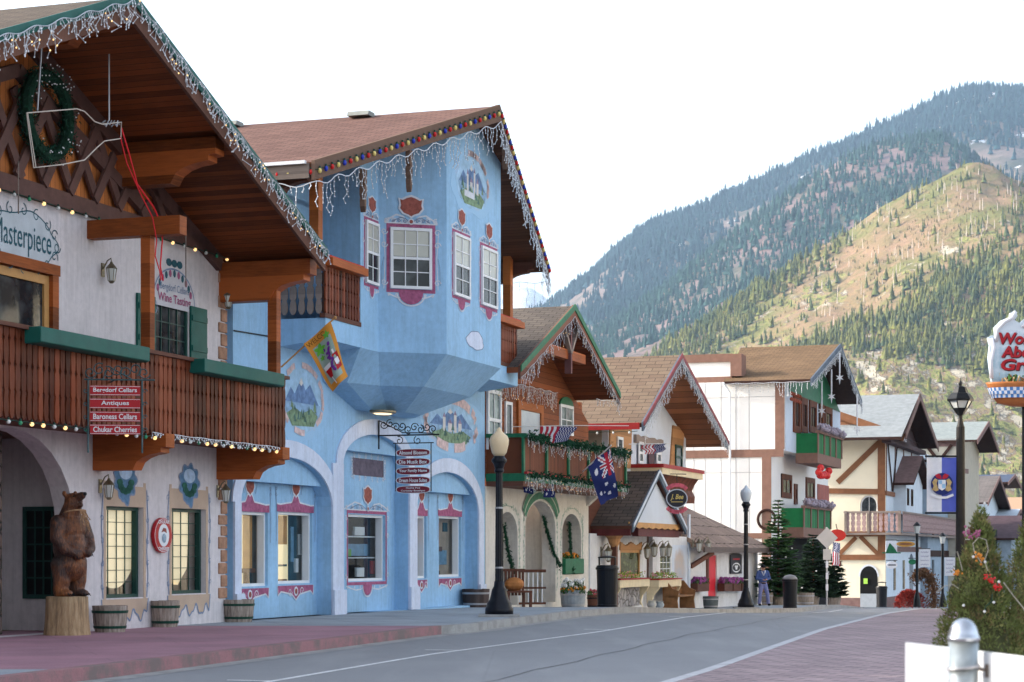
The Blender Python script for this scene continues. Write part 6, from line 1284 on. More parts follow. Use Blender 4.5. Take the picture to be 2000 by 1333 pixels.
xc5 = h5(1194)[0]; b = MB(); wall(b, xc5, L5, z5 - .3, 0, [], .1, .3, top=lambda x: min(zr5(x) + .05, zr5(xa5))); b.box(xc5, xc5 + .2, .3, 8, -.3, zr5(xc5)); b.box(L5 - .2, L5, .3, 8, -.3, fz5); b.build('upper_wall', M_wb, B5)
b = MB(); b.box(xc5 - .04, xc5, .3, 8, z5 - 2, zr5(xc5) - .1); b.build('grey_panel', paint('khaki_panel', (.3, .28, .24), .8, .1, 3), B5)
for a, c, d_, e in ((1195, 1235, 1195, 1238), (1311, 1334, 1318, 1340)):
    b = MB(); zt = zr5(h5((d_ + e) / 2)[0]) if a > 1300 else zr5(xc5) - .02; b.prism([(h5(a)[0], z5), (h5(c)[0], z5), (h5(e)[0], zt), (h5(d_)[0], zt)], .05, .1); b.build('tan_panel', M_tanw, B5)
for a, c, yt, yb, nm in ((1204, 1215, 852, 908, 0), (1246, 1255, 862, 905, 0), (1281, 1290, 865, 905, 0), (1318, 1331, 868, 915, 1)):
    window(B5, None, h5(a, 0, .05)[0], h5(c, 0, .05)[0], h5(a, yb)[1], h5(a, yt)[1], M_white if not nm else M_dkgreen, M_dkg, 1, 2, .09, .05, .05, sash=True)
q = MB(); q.box(h5(1266, 0, .05)[0], h5(1277, 0, .05)[0], .02, .05, h5(1270, 910)[1], h5(1270, 868)[1]); q.build('door', paint('plum_door', (.07, .02, .03), .5, .1, 4), B5)
b = MB(); x0, x1 = h5(1243)[0], h5(1296)[0]; zt = h5(1245, 853)[1]; n = 12; pts = [(x0, zt - .2), (x1, zt - .2)] + [(x1 - (x1 - x0) * k / n, zt + .03 * math.sin(k * 1.8) + .05) for k in range(n + 1)]; b.prism(pts, .0, .1); b.build('carved_pelmet', M_greyw, B5)
q = MB(); q.box(xl5 - .08, xl5 - .02, -1.15, 9, fz5 - .2, fz5 - .0); q.build('eave_board', M_redt, B5)
# side (left) slope eave gutter bulbs
bulbstring('small bulbs along the tan roof eave above the khaki panel', W5, [(xl5 - .1, 5.0, fz5 - .26), (xl5 - .1, -1.1, fz5 - .26)], .5, .035, [M_bulbf])
for s, xf in ((-1, xl5), (1, xr5)): icicles('dense icicle lights on the %s verge of the tan roofed house' % ('left' if s < 0 else 'right'), W5, [(xf, -1.3, fz5 - .12), (xa5, -1.55, az5 - .12)], .05, .15, .5, .0055, .010, seed=33 + s, zz=.05)
# lean-to roof, dormer gable, shop wall
zE = h5(1190, 1035, -.75)[1]; dxl = h5(1234, 0, -1.1)[0]; dxr = h5(1338, 0, -1.1)[0]; dza = h5(1285, 920, -1.1)[1]; dzf = (h5(1234, 1030, -1.1)[1] + h5(1338, 1030, -1.1)[1]) / 2; dxm = h5(1285, 0, -1.1)[0]
b = MB(); M_rfl = shingle('moss_brown_shingle', (.22, .17, .14), (.14, .115, .1), (.05, .045, .04), .18, .4)
b = MB(); roof(b, dxl, dzf, dxm, dza, -1.1, -1.1, .6, .1); roof(b, dxr, dzf, dxm, dza, -1.1, -1.1, .6, .1); b.build('porch_roof', [M_rfl, M_woodd], B5)
for xf in (dxl, dxr): b = MB(); bargeboard(b, (xf, -1.1, dzf), (dxm, -1.1, dza), .2, .05); o = b.build('bargeboard', paint('verge_blue_grey', (0, 0, 0)), B5); b = MB(); bargeboard(b, (xf, -1.155, dzf + .02), (dxm, -1.155, dza + .02), .07, .02); b.build('trim', M_wb, o)
b = MB(); b.prism([(dxl + .15, dzf), (dxr - .15, dzf), (dxm, dza - .2)], -.95, -.9); b.build('dormer_face', M_wb, B5)
b = MB(); x0, x1 = dxl + .1, dxr - .3; n = 16; b.prism([(x0, dzf + .12), (x1, dzf + .12)][::-1] + [(x0 + (x1 - x0) * k / n, dzf - .02 - .05 * (k % 2)) for k in range(n + 1)], -1.0, -.96); b.build('scalloped_trim', M_pine, B5)
b = MB(); b.box(dxl + .02, dxl + .1, -1.05, .6, dzf - .3, dzf - .1); b.box(dxl + 1.5, dxr, -.9, -.7, dzf - .3, dzf - .02); b.build('fascia', M_redt if 0 else paint('oxblood', (.1, .02, .02), .6, .2, 5), B5)
zs5 = zE - .1; wops = [(h5(1211)[0], h5(1250)[0], h5(1230, 1127)[1], h5(1230, 1075)[1], 0), (h5(1263)[0], h5(1275)[0], 0, h5(1268, 1046)[1], 0), (h5(1288)[0], h5(1311)[0], h5(1300, 1128)[1], h5(1300, 1070)[1], 0)]
b = MB(); wall(b, .05, L5, -.4, zs5, wops, 0, .2); b.build('shop_wall', M_w5, B5)
b = MB(); b.box(.05, L5, .2, .3, zs5 - .1, z5 - .3); b.build('ceiling_board', M_woodd, B5)
M_cool = darkglass('shop_glass_green', (.03, .04, .025), (.1, .12, .06), 4)
for k, (a, c, z0, z1, _) in enumerate(wops):
    if k == 1: q = MB(); q.box(a, c, .14, .18, 0, z1); q.build('door', woodm('brown_door', (.08, .035, .025), 0, .3, True), B5); continue
    window(B5, None, a, c, z0, z1, M_pine if not k else M_white, M_cool, 1 if not k else 3, 1 if not k else 4, .08, .06, .06)
x0, x1 = wops[0][0] - .1, wops[0][1] + .1; zt = wops[0][3]; b = MB(); pts = [(x0, zt), (x1, zt)] + [(x1 - (x1 - x0) * k / 24, zt + .22 + .05 * math.cos(4 * math.pi * k / 24) - .06 * abs(math.sin(12 * math.pi * k / 24))) for k in range(25)]; b.prism(pts, -.05, 0); b.build('carved_pelmet', M_tanw, B5)
# mural panel at the right end, corner board
muralm = mural('mural_faded', [(.3, (.3, .4, .5)), (.5, (.42, .42, .46)), (.7, (.5, .42, .38))], 6, (.56, .62, .72), 5, .5)
b = MB(); b.box(h5(1313)[0], L5 - .25, -.004, 0, .35, zs5 - .3); b.build('mural', muralm, B5)
b = MB(); b.box(L5 - .2, L5 + .05, -.06, .0, -.3, zs5 + .8); b.build('corner_board', M_wb, B5)
# shelf planters
M_crm = paint('cream_timber', (.66, .56, .38), .6, .1, 4)
for k, (pa, pc, lb) in enumerate(((1211, 1269, ''), (1287, 1331, ''))):
    x0, x1 = h5(pa, 0, -.5)[0], h5(pc, 0, -.5)[0]; zt = h5(pa, 1131, -.5)[1]; t = thing('flower_shelf', 'cream bracketed flower shelf %s' % ('with a stone base under the dark shop window' if not k else 'between the clay pots and the wooden bench'), 'planter', W5 @ TR(x0, 0, 0), 'cream flower shelves on the shop front'); w_ = x1 - x0
    b = MB(); b.box(0, w_, -.5, -.05, zt - .28, zt - .04); b.build('box', M_crm, t, bevel=.01); b = MB(); b.box(-.03, w_ + .03, -.53, -.03, zt - .04, zt); b.build('rim', M_redt, t)
    for xx in (.1, w_ - .1):
        b = MB(); P_ = [(-.5, zt - .28), (-.44, zt - .4), (-.3, zt - .55), (-.24, zt - .75), (-.3, zt - .95), (-.26, 0.02), (-.08, 0.02), (-.08, zt - .28)]; b.prism(P_, xx - .06, xx + .06, 'x'); b.build('bracket', M_crm, t)
    flowers(t, .1, w_ - .1, -.25, zt - .02, 26, paint('mixed_bloom', (.6, .3, .3), .7, .5, 30, 0), 7 + k, r=.03, h=.25, green=paint('lime_leaf', (.25, .38, .05), .8, .4, 9, 0), dy=.15)
    if not k: b = MB(); b.box(.25, w_ - .3, -.25, -.02, 0, zt - .3); b.build('stone_base', stonemat('grey_field_stone', (.42, .4, .4), (.26, .25, .27), (.16, .15, .15), 4), t)
for k, (px, Y, r, h, m) in enumerate(((1273, 62.6, .13, .26, paint('pot_white', (.5, .48, .45), .6, .2, 6)), (1288, 64.6, .13, .24, paint('pot_grey', (.35, .4, .44), .5, .2, 6)))):
    b = MB(); b.lathe([(r * .6, 0), (r * 1.1, h * .4), (r * 1.15, h * .6), (r * .85, h * .9), (r * 1.1, h), (r * .9, h), (r * .7, h * .85)], (0, 0, 0), 16); tag(b.build('clay_pot', m, smooth=True), ('pale round pot at the foot of the brown door', 'blue grey pot under the right flower shelf')[k], 'pot', T=TR((px - 1000) / FPX * Y, Y, gz(Y)))
Y = 53.6; b = MB(); t = barrel('small dark tub of pink flowers behind the hooded litter bin', (1158 - 1000) / FPX * 59.5, 59.5, .34, .4, M_iron, M_woodd); flowers(t, -.15, .15, 0, .36, 14, paint('pink_bloom', (.5, .1, .12), .7, .2, 9, 0), 3, r=.04, h=.2, dy=.15)
# carved post figure and lanterns
x, z = h5(1178, 1100); t = thing('timber_post', 'dark timber post with a tan carved capital beside the hooded bin', 'post', W5 @ TR(x, -.35, 0)); b = MB(); b.box(-.09, .09, -.09, .09, 0, zs5 - .35); b.build('shaft', M_woodd, t); b = MB(); b.lathe([(.1, zs5 - .4), (.16, zs5 - .3), (.2, zs5 - .16), (.3, zs5 - .05), (.3, zs5)], (0, 0, 0), 12); b.build('capital', M_tanw, t)
x, z = h5(1199, 1100, -.3); zf_ = h5(1199, 1125, -.3)[1]; parts = [('b', (0, 0, z + .28), (.1, .1, .13)), ('t', [(0, 0, z + .15), (0, 0, zf_)], [.09, .14]), ('b', (0, 0, z + .3), (.13, .12, .14))]
fg = thing('carved_figure', 'small carved wooden figure with brown hair beside the dark shop window', 'statue', W5 @ TR(x, -.3, 0)); remesh([('b', (0, -.02, z + .24), (.085, .09, .12)), ('t', [(0, 0, z + .16), (0, 0, zf_ - .1)], [.07, .13]), ('t', [(-.1, 0, z + .0), (-.14, -.06, z - .2)], [.05, .04]), ('t', [(.1, 0, z + .0), (.14, -.06, z - .2)], [.05, .04])], .02, 'body', paint('figure_paint', (.55, .35, .24), .6, .3, 6), fg)
b = MB(); b.ball((0, .03, z + .29), .125, 10, sz=1.15); b.build('hair', paint('carved_hair', (.14, .06, .03), .7, .3, 9), fg)
for i, (px, py, s) in enumerate(((1186, 1072, 1.3), (1262, 1068, 1.3), (1276, 1064, 1.3), (1293, 1066, 1.3), (1304, 1066, 1.3))):
    x, z = h5(px, py, -.2); lantern('black lantern of the shop front, number'.replace(', number', '') + (' beside the carved capital', ' at the left of the pair by the brown door', ' at the right of the pair by the brown door', ' left of the pair over the small paned window', ' right of the pair over the small paned window')[i], W5 @ TR(x, -.0, z - .1), s, 'black shop front lanterns')
# red cream bay box up right with oval sign
x0, x1 = h5(1296, 0, -1.0)[0], h5(1376, 0, -1.0)[0]; zt = h5(1376, 932, -1.0)[1]; zl = h5(1376, 984, -1.0)[1]
bx_ = MB(); bx_.box(x0, x1, -1.0, .1, zt + .1, zt + .22); bx_.build('balcony_cap', M_redt, B5); bx_ = MB(); bx_.box(x0 + .04, x1 - .04, -.95, .1, zt - .1, zt + .1); bx_.build('balcony_cap_board', M_crm, B5)
bx_ = MB(); bx_.prism([(-.85, zt - .1), (-.7, zt - .3), (-.62, zt - .5), (-.72, zt - .7), (-.7, zl), (.1, zl), (.1, zt - .1)], x0 + .25, x1 - .25, 'x'); bx_.build('balcony_box', M_brnb, B5)
q = MB(); q.box(x1 - 1.6, x1 - 1.0, -.6, -.5, zl, zt - .1)
Yo = 62.6; P_ = lambda px, py: ((px - 1000) / FPX * Yo, CZ + (HY - py) / FPX * Yo); cx, cz = P_(1322, 974); t = thing('oval_hanging_sign', 'oval dark sign with gold script and pink ribbons hung beside the dormer gable', 'sign', TR(cx, Yo, cz))
def ellp(rx, rz, n=28): return [(rx * math.cos(2 * math.pi * i / n), rz * math.sin(2 * math.pi * i / n)) for i in range(n)]
q = MB(); q.prism(ellp(.33, .29), -.03, .03, 'y', 0); q.prism(ellp(.3, .26), -.036, -.031, 'y', 1); q.build('panel', [paint('sign_rim', (.45, .5, .58), .4, .1, 5), paint('sign_black', (.02, .02, .03), .4, .1, 5)], t)
text('J. Bee', 0, .03, .2, paint('gold_letter', (.55, .42, .12), .4, .1, 9, 0), t, y=-.04, w=.4, bold=.02, shear=.3); q = MB(); q.box(-.18, .18, -.042, -.037, -.115, -.095); q.build('underline', MAT['gold_letter'], t)
for zz_, sg_ in ((.36, 1), (-.36, -1)): q = MB(); ribbon(q, [(-.3, zz_ - sg_ * .08), (-.22, zz_ - sg_ * .0), (-.08, zz_ + sg_ * .05), (.08, zz_ + sg_ * .05), (.22, zz_), (.3, zz_ - sg_ * .08)], .12, -.03, 0); q.build('ribbon', paint('ribbon_pink', (.5, .1, .14), .6, .4, 6), t)
q = MB(); q.tube([(0, 0, .4), (0, 0, .75)], .012, 5); q.tube([(-.2, 0, .75), (.3, .2, .75)], .014, 5); q.build('bracket', M_iron, t)
# bench
Y = 69.5; t = thing('bench', 'rustic brown wooden bench between the flower shelf and the purple flower boxes', 'bench', W5 @ TR(h5(1332, 0, -.9)[0] - .3, -.45, gz(Y) - gz(Y5), 0)); bw_ = 2.4
b = MB(); b.box(0, bw_, -.35, .1, .42, .47); b.build('seat', M_tbr if 0 else paint('bench_brown', (.25, .12, .05), .6, .3, 6), t); b = MB(); b.prism([(0, .5), (bw_, .5), (bw_, .85), (bw_ * .8, .95), (bw_ * .5, .88), (bw_ * .2, .95), (0, .85)], .08, .12); b.build('backrest', MAT['bench_brown'], t)
for xx in (0, bw_ - .08): b = MB(); b.prism([(-.4, 0), (-.36, .3), (-.42, .62), (-.2, .7), (0, .95), (.14, .95), (.14, 0)], xx, xx + .08, 'x'); b.build('end_panel', MAT['bench_brown'], t)
flag('stars and stripes flag flying level on a wire beside the tan roofed house', [(1252, 870), (1300, 866), (1262, 888), (1296, 884)], 63, lambda u, v: cf_us(u, v), FM, 44, 14, .1, group='national flags on the shop fronts', ph=2)
bq = MB(); bq.tube([at(1228, 60, 868), at(1310, 64, 867)], .01, 4); tag(bq.build('wire', M_wire), 'white wire carrying the striped flag beside the tan roofed house', 'wire')
# ================================================================== ANNEX 6: low shingled annex with the red door
Y6 = 72.9; W6 = frame(Y6); h6 = lambda px, py=1085, y=0.0: hit(W6, px, py, y); L6 = h6(1480)[0]
B6 = thing('shingled_annex', 'low white annex with wavy brown shingle roof and a bright red door', 'annex', W6)
M_rf6 = shingle('wavy_shingle', (.5, .37, .3), (.36, .26, .22), (.05, .035, .03), .34, .45, sw=False, wavy=.12)
zE6 = h6(1400, 1069, -.6)[1]; zR6 = zE6 + 1.9
b = MB(); P_ = [(-.3, -.6, zE6), (L6 + .4, -.6, zE6), (L6 - 4.5, 2.6, zR6), (-.3, 2.6, zR6)]; b.add(P_ + [(x, y, z - .16) for x, y, z in P_], [(0, 1, 2, 3), (7, 6, 5, 4), (0, 4, 5, 1), (1, 5, 6, 2), (2, 6, 7, 3), (3, 7, 4, 0)])
b.add([(L6 + .4, -.6, zE6), (L6 + .4, 4, zE6), (L6 - 4.5, 2.6, zR6)], [(0, 1, 2)]); b.build('roof', M_rf6, B6)
b = MB(); b.box(-.3, L6 + .4, -.66, -.6, zE6 - .2, zE6 + .0); b.build('gutter', paint('gutter_brown', (.1, .07, .06), .5, .2, 5), B6)
rd = (h6(1383)[0], h6(1400)[0]); b = MB(); wall(b, 0, L6, -.5, zE6, [(rd[0], rd[1], -.1, zE6 - .3, 0)], 0, .25); b.build('wall', M_w5, B6)
q = MB(); q.box(rd[0], rd[1], .05, .1, -.1, zE6 - .3); q.build('door', paint('bright_red', (.62, .015, .03), .4, .08, 3), B6)
b = MB(); b.box(L6 - .2, L6 - .003, .25, 4, -.5, zE6); b.box(0, .2, .25, 4, -.5, zE6); b.build('side_wall', M_w5, B6)
q = MB(); q.box(rd[0] - .35, rd[0] - .08, -.06, 0, .9, 1.8); q.build('shutter', M_woodd, B6)
x0, x1 = h6(1424)[0], h6(1446)[0]; zt, zl = h6(1435, 1081)[1], h6(1435, 1121)[1]; t = thing('shop_signboard', 'black shop board with a white ring emblem between red door and kerb lamp', 'sign', W6 @ TR((x0 + x1) / 2, -.03, (zt + zl) / 2)); hw, hh = (x1 - x0) / 2, (zt - zl) / 2
q = MB(); q.prism([(-hw, -hh), (hw, -hh), (hw, hh * .85), (hw * .5, hh), (-hw * .5, hh), (-hw, hh * .85)], -.03, 0); q.build('panel', MAT['sign_black'], t)
q = MB(); n = 20; [ribbon(q, [(hw * .7 * math.cos(6.2832 * i / n), -hh * .4 + hh * .42 * math.sin(6.2832 * i / n)) for i in range(n + 1)], .05, -.034)]; q.prism([(-hw * .3, -hh * .2), (hw * .3, -hh * .2), (hw * .12, -hh * .6), (-hw * .12, -hh * .6)], -.036, -.031); q.build('emblem', M_white, t)
q = MB(); q.box(-hw * .6, hw * .6, -.036, -.031, hh * .35, hh * .5); q.build('red_bar', M_red, t)
for k, (pa, pc) in enumerate(((1356, 1380), (1409, 1426), (1427, 1443), (1444, 1453))):
    x0, x1 = h6(pa, 0, -.2)[0], h6(pc, 0, -.2)[0] - .1; z = h6(pa, 1140, -.2)[1]; t = thing('flower_box', ('dark flower box of purple blooms left of the red door', 'first flower box right of the red door', 'middle flower box right of the red door, under the black board', 'last flower box right of the red door, beside the lamp post')[k], 'planter', W6 @ TR(x0, -.2, z), 'purple flower boxes on the annex')
    q = MB(); q.box(0, x1 - x0, -.12, .15, -.3, 0); q.build('box', M_woodd, t); flowers(t, .05, x1 - x0 - .05, 0, -.02, 60, M_fl_p, 11 + k, r=.07, h=.2, dy=.14)
Y = 70.3; barrel('dark barrel planter in front of the red door', (1388 - 1000) / FPX * Y, Y, .55, .42, M_galv, paint('slate_staves', (.1, .12, .13), .8, .2, 6))
for i, px in enumerate((1348, 1366)): x, z = h6(px + 2, 1052, -.3); lantern(('black lantern at the corner between tan house and annex', 'black lantern under the wavy shingle eave')[i], W6 @ TR(x, -.35, z - .2), 1.3, 'black lanterns on the annex')
q = MB(); q.bar((.1, -.05, zE6 - .7), (1.6, -.5, zE6 - .2), .12, .14); q.build('strut', M_woodd, B6)
# ================================================================== HOUSE 7: tall white house with green balconies
Y7 = 89.3; W7 = frame(Y7); h7 = lambda px, py=1085, y=0.0: hit(W7, px, py, y)
B7 = thing('white_tall_house', 'tall white walled house with brown timbers, brown roof and green boarded balconies', 'house', W7)
S7 = perp(0.0); WS7 = W7 @ S7; s7 = lambda px, py=1085: hit(WS7, px, py)      # side wall facing the camera: x = outward
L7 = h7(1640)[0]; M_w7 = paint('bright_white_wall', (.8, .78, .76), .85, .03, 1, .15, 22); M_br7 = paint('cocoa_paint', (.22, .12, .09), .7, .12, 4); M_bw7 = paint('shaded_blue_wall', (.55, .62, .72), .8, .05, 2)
z885, z893 = s7(1510, 880)[1], s7(1510, 893)[1]; fz7 = (h7(1602, 745, -1.25)[1] + h7(1682, 787, -1.25)[1]) / 2; az7 = h7(1640, 673, -1.25)[1]; xl7 = h7(1602, 0, -1.25)[0]; xr7 = h7(1682, 0, -1.25)[0]; xa7 = h7(1640, 0, -1.25)[0]; zev = s7(1480, 745)[1]
inl = s7(1504)[0]
b = MB(); b.box(0, L7, 0, -s7(1424)[0] - .02, z885, zev + .05); b.box(0, L7, -s7(1424)[0] - .02, 16, z885, zev + .0); b.box(0, L7, -inl, 8, -.8, z885); b.build('wall', M_w7, B7)
# timber bands on the side wall
b = MB(); b.box(-.05, .0, -.02, 8, z893, z885 + .05); b.build('side_band', M_br7, B7)
b = MB(); b.box(-.06, .0, -.06, .35, z885 + .05, zev); b.build('corner_post', M_br7, B7)
b = MB(); b.box(-.06, .0, -inl - .06, -inl + .35, -.8, z893); b.build('corner_post', M_br7, B7)
b = MB(); zq = s7(1480, 600 + 447)[1]; b.box(-.04, 0, -inl + .35, 8, zq - .12, zq + .12); b.build('side_band', M_br7, B7)
b = MB()
for px in (1355, 1377, 1408, 1437, 1463): yy = -s7(px)[0]; b.box(-.012, 0, yy - .012, yy + .012, -.8, zev)
for py in (776, 923): zz = s7(1450, py)[1]; b.box(-.014, 0, 0 if py < 800 else -inl, 8, zz - .012, zz + .012)
b.build('panel_joints', paint('joint_grey', (.45, .44, .45), .8, .1, 5), B7)
b = MB(); yy = -s7(1427)[0]; b.tube([(-.35, yy + .25, zev - .05), (-.12, yy, zev - .5), (-.12, yy, z885), (-.1, yy, 1.5)], .05, 6); b.build('downpipe', M_white, B7)
# roof: long slope toward the camera
zr7 = gable(B7, 0, L7, 1.25, fz7, az7, shingle('cedar_brown_shingle', (.33, .21, .12), (.25, .16, .095), (.1, .07, .05), .18, .4), M_drkw, 8, xa=xa7, over=0, barge=paint('verge_blue_grey', (0, 0, 0)), bh=.3) if 0 else None
rm7 = shingle('cedar_brown_shingle', (.33, .21, .12), (.25, .16, .095), (.1, .07, .05), .18, .4)
yb7 = -s7(1445)[0]
yr7, ye7 = hitx(W7, 1447, 677, xa7)[0], hitx(W7, 1413, 742, -.35)[0]; b = MB()
for xf, zf in ((-.35, zev), (xr7, fz7)): v = [(xf, -1.25, zf), (xa7, -1.25, az7), (xa7, yr7, az7), (xf, ye7, zf)]; w = [(x, y, z - .14) for x, y, z in v]; b.add(v, [(0, 1, 2, 3)], 0); b.add(w, [(3, 2, 1, 0)], 1); b.add(v + w, [(0, 4, 5, 1), (1, 5, 6, 2), (2, 6, 7, 3), (3, 7, 4, 0)], 1)
b.add([(-.35, ye7, zev), (xr7, ye7, fz7), (xa7, yr7, az7)], [(0, 1, 2)], 0); b.build('roof', [rm7, M_drkw], B7)
for xf, zf in ((xl7 - 2.2, fz7 - .0), (xr7, fz7)):
    if xf < xa7: xf, zf = -.35, zev
    b = MB(); bargeboard(b, (xf, -1.25, zf), (xa7, -1.25, az7), .3, .06); b.build('bargeboard', paint('verge_blue_grey', (0, 0, 0)), B7)
b = MB(); zt7 = lambda x: az7 - (az7 - (zev if x < xa7 else fz7)) * abs(x - xa7) / ((xa7 + .35) if x < xa7 else (xr7 - xa7)) - .2
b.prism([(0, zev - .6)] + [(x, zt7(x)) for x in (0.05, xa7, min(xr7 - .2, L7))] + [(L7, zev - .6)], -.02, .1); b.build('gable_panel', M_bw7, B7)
b = MB(); b.prism([(1.2, h7(1600, 790)[1]), (L7 - .3, h7(1600, 790)[1]), (L7 - .3, zt7(L7 - .3)), (xa7, zt7(xa7)), (1.2, zt7(1.2))], -.08, -.02); b.build('green_gable', M_gr3, B7)
# upper facade
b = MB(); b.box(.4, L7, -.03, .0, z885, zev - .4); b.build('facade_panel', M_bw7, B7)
for k, (a, c) in enumerate(((1547, 1560), (1562, 1574), (1578, 1592), (1597, 1606), (1608, 1622))):
    zt, zl = h7((a + c) / 2, 772 + k * 6)[1], h7((a + c) / 2, 846)[1]; q = window(B7, None, h7(a)[0], h7(c)[0], zl, zt, M_brnb, M_dkg, 2, 1, .3, .08, -.03, mw=.08)
b = MB()
for k in range(5): b.ball((h7(1546, 0, -.2)[0] + k * .5, -.2, zev - .75), .09, 6); b.ball((h7(1546, 0, -.2)[0] + k * .5, -.2, zev - .5), .09, 6)
b.build('carved_balls', paint('rust_red', (.3, .07, .04), .6, .2, 6), B7)
gx0 = h7(1570, 0, -1.0)[0]
def greenbalc(x0, x1, d, yoff, z0, z1, nm):
    b = MB(); b.box(x0, x1, yoff - d, yoff, z0 - .45, z0); f = b.build('balcony_base', M_br7, B7)
    b = MB(); b.box(x0, x1, yoff - d, yoff - d + .05, z0, z1); b.box(x0, x0 + .05, yoff - d + .05, yoff, z0, z1); r = b.build('balcony_boards', woodm('green_boards', (.015, .15, .05), 0, .3, True, .6, .3), B7)
    b = MB(); n = 5
    for k in range(n): xx = x0 + (x1 - x0) * k / (n - 1); b.box(xx - .1, xx + .1, yoff - d - .05, yoff - d, z0, z1)
    b.box(x0 - .05, x1 + .05, yoff - d - .1, yoff - d + .1, z1, z1 + .12); b.build('balcony_frame', M_br7, B7)
    flowers(B7, x0, x1, yoff - d - .1, z1 + .05, 130, paint('dried_bloom', (.35, .3, .36), .8, .4, 20, 0), 31, r=.09, h=.35, green=paint('dried_leaf', (.25, .2, .22), .8, .4, 20, 0), dy=.15)
zb_, zt_ = h7(1597, 885, -1.0)[1], h7(1597, 846, -1.0)[1]; greenbalc(h7(1597, 0, -1.0)[0], h7(1643, 0, -1.0)[0], 1.0, 0, zb_, zt_, '')
zb_, zt_ = h7(1573, 1030, -.6)[1], h7(1573, 992, -.6)[1]; greenbalc(h7(1573, 0, -.5)[0], h7(1625, 0, -.5)[0], 1.0, -inl, zb_, zt_, '')
for a, c, yt, yb in ((1525, 1545, 925, 972), (1550, 1556, 945, 985), (1573, 1590, 932, 980)): window(B7, None, h7(a, 0, -inl)[0], h7(c, 0, -inl)[0], h7(a, yb, -inl)[1], h7(a, yt, -inl)[1], M_brnb, M_dkg, 2, 1, .25, .06, -inl)
b = MB(); b.box(h7(1596, 0, -inl)[0], L7, -inl - .05, -inl, z893 - 3.4, z893 - .8); b.build('brick_wall', pavers('red_brick', (.4, .1, .07), (.3, .08, .06), (.3, .25, .22), .3, .1), B7)
b = MB(); b.box(.6, L7 + .02, -inl - .02, -inl, -.8, h7(1560, 1052, -inl)[1]); b.build('dark_shopfront', M_drk, B7)
q = MB(); q.box(h7(1563)[0], h7(1573)[0], -inl - .06, -inl - .02, -.8, 1.4); q.build('brick_pier', MAT['red_brick'] if 'red_brick' in MAT else pavers('red_brick_pier', (.42, .16, .16), (.34, .13, .13), (.4, .34, .34), .3, .1), B7)
b = MB(); rs = random.Random(4)
for k in range(8): b.ball((h7(1598, 0, -1.2)[0] + rs.uniform(-.6, 2.4), -1.3, h7(1598, 922, -1.2)[1] + rs.uniform(-.2, .2)), .17, 8)
tag(b.build('red_ornaments', MAT['rust_red'] if 0 else M_bred), 'bunch of big red ball ornaments under the upper green balcony', 'ornaments', T=W7)
icicles('icicle lights along the camera side eave of the tall white house', W7, [(-.42, 6, zev - .1), (-.42, -1.25, zev - .1)], .12, .2, .6, .009, .014, seed=41)
icicles('icicle lights on the left verge of the tall white house', W7, [(-.4, -1.33, zev - .2), (xa7, -1.33, az7 - .2)], .1, .1, .4, .009, .014, seed=42)
icicles('icicle lights on the right verge of the tall white house', W7, [(xa7, -1.33, az7 - .2), (xr7, -1.33, fz7 - .2)], .1, .1, .5, .009, .014, seed=43)
def snowflake(label, px, py, ptop, Y=94, r=.2):
    p = at(px, Y, py); t = thing('hanging_star', label, 'ornament', TR(p.x, Y, p.z), 'white star ornaments on rods'); b = MB()
    for k in range(6): a = math.pi * k / 3 + math.pi / 2; b.prism([(0.05 * math.cos(a + 1.57), .05 * math.sin(a + 1.57)), (r * (1.6 if k in (0, 3) else 1) * math.cos(a), r * (1.6 if k in (0, 3) else 1) * math.sin(a)), (.05 * math.cos(a - 1.57), .05 * math.sin(a - 1.57)), (-.02 * math.cos(a), -.02 * math.sin(a))], -.03 - .002 * k, .03 + .002 * k)
    b.build('star', M_fwh, t); q = MB(); q.tube([(0, 0, r), (0, 0, (py - ptop) / FPX * Y)], .035, 5); q.build('rod', M_fwh, t)
for l, px, py, pt in (('high white star ornament under the gable peak of the tall white house', 1640, 738, 690), ('narrow white star ornament left of the gable peak star', 1624, 775, 722), ('large white star ornament in front of the green gable panel', 1605, 803, 745), ('white star ornament hung lowest on a long rod at the right verge', 1674, 838, 770)): snowflake(l, px, py, pt)
p = s7(1498, 1015); b = MB(); rr = .38; b.tube([(p[0] + rr * math.cos(t), -.1, p[1] + rr * 1.1 * math.sin(t)) for t in [2 * math.pi * i / 24 for i in range(25)]], .06, 6); tag(b.build('ring_wreath', M_drkw), 'bare dark ring wreath on the white side wall above the person', 'wreath', T=WS7)
# white parapet block behind
bp = thing('white_parapet_building', 'flat roofed white block with brown parapet between the tan roof and the brown roof', 'building', W7)
z0_, z1_ = hit(WS7, 1400, 735)[1], hit(WS7, 1400, 706)[1]; xx1 = -s7(1424)[0]
b = MB(); b.box(.4, 6, xx1, 16, zev - 2.0, z1_); b.build('wall', M_w7, bp)
b = MB(); b.box(.3, .4, xx1 - .1, 16, z1_ - .0, z1_ + .35); b.build('parapet_cap', M_br7, bp); b = MB(); b.box(.34, .4, xx1 - .05, 16, z0_ - .45, z0_); b.build('band', M_br7, bp)
b = MB(); b.box(.25, 1.2, xx1 - .5, xx1, z0_ + .0, z1_ + .33); b.build('parapet_end', M_br7, bp)
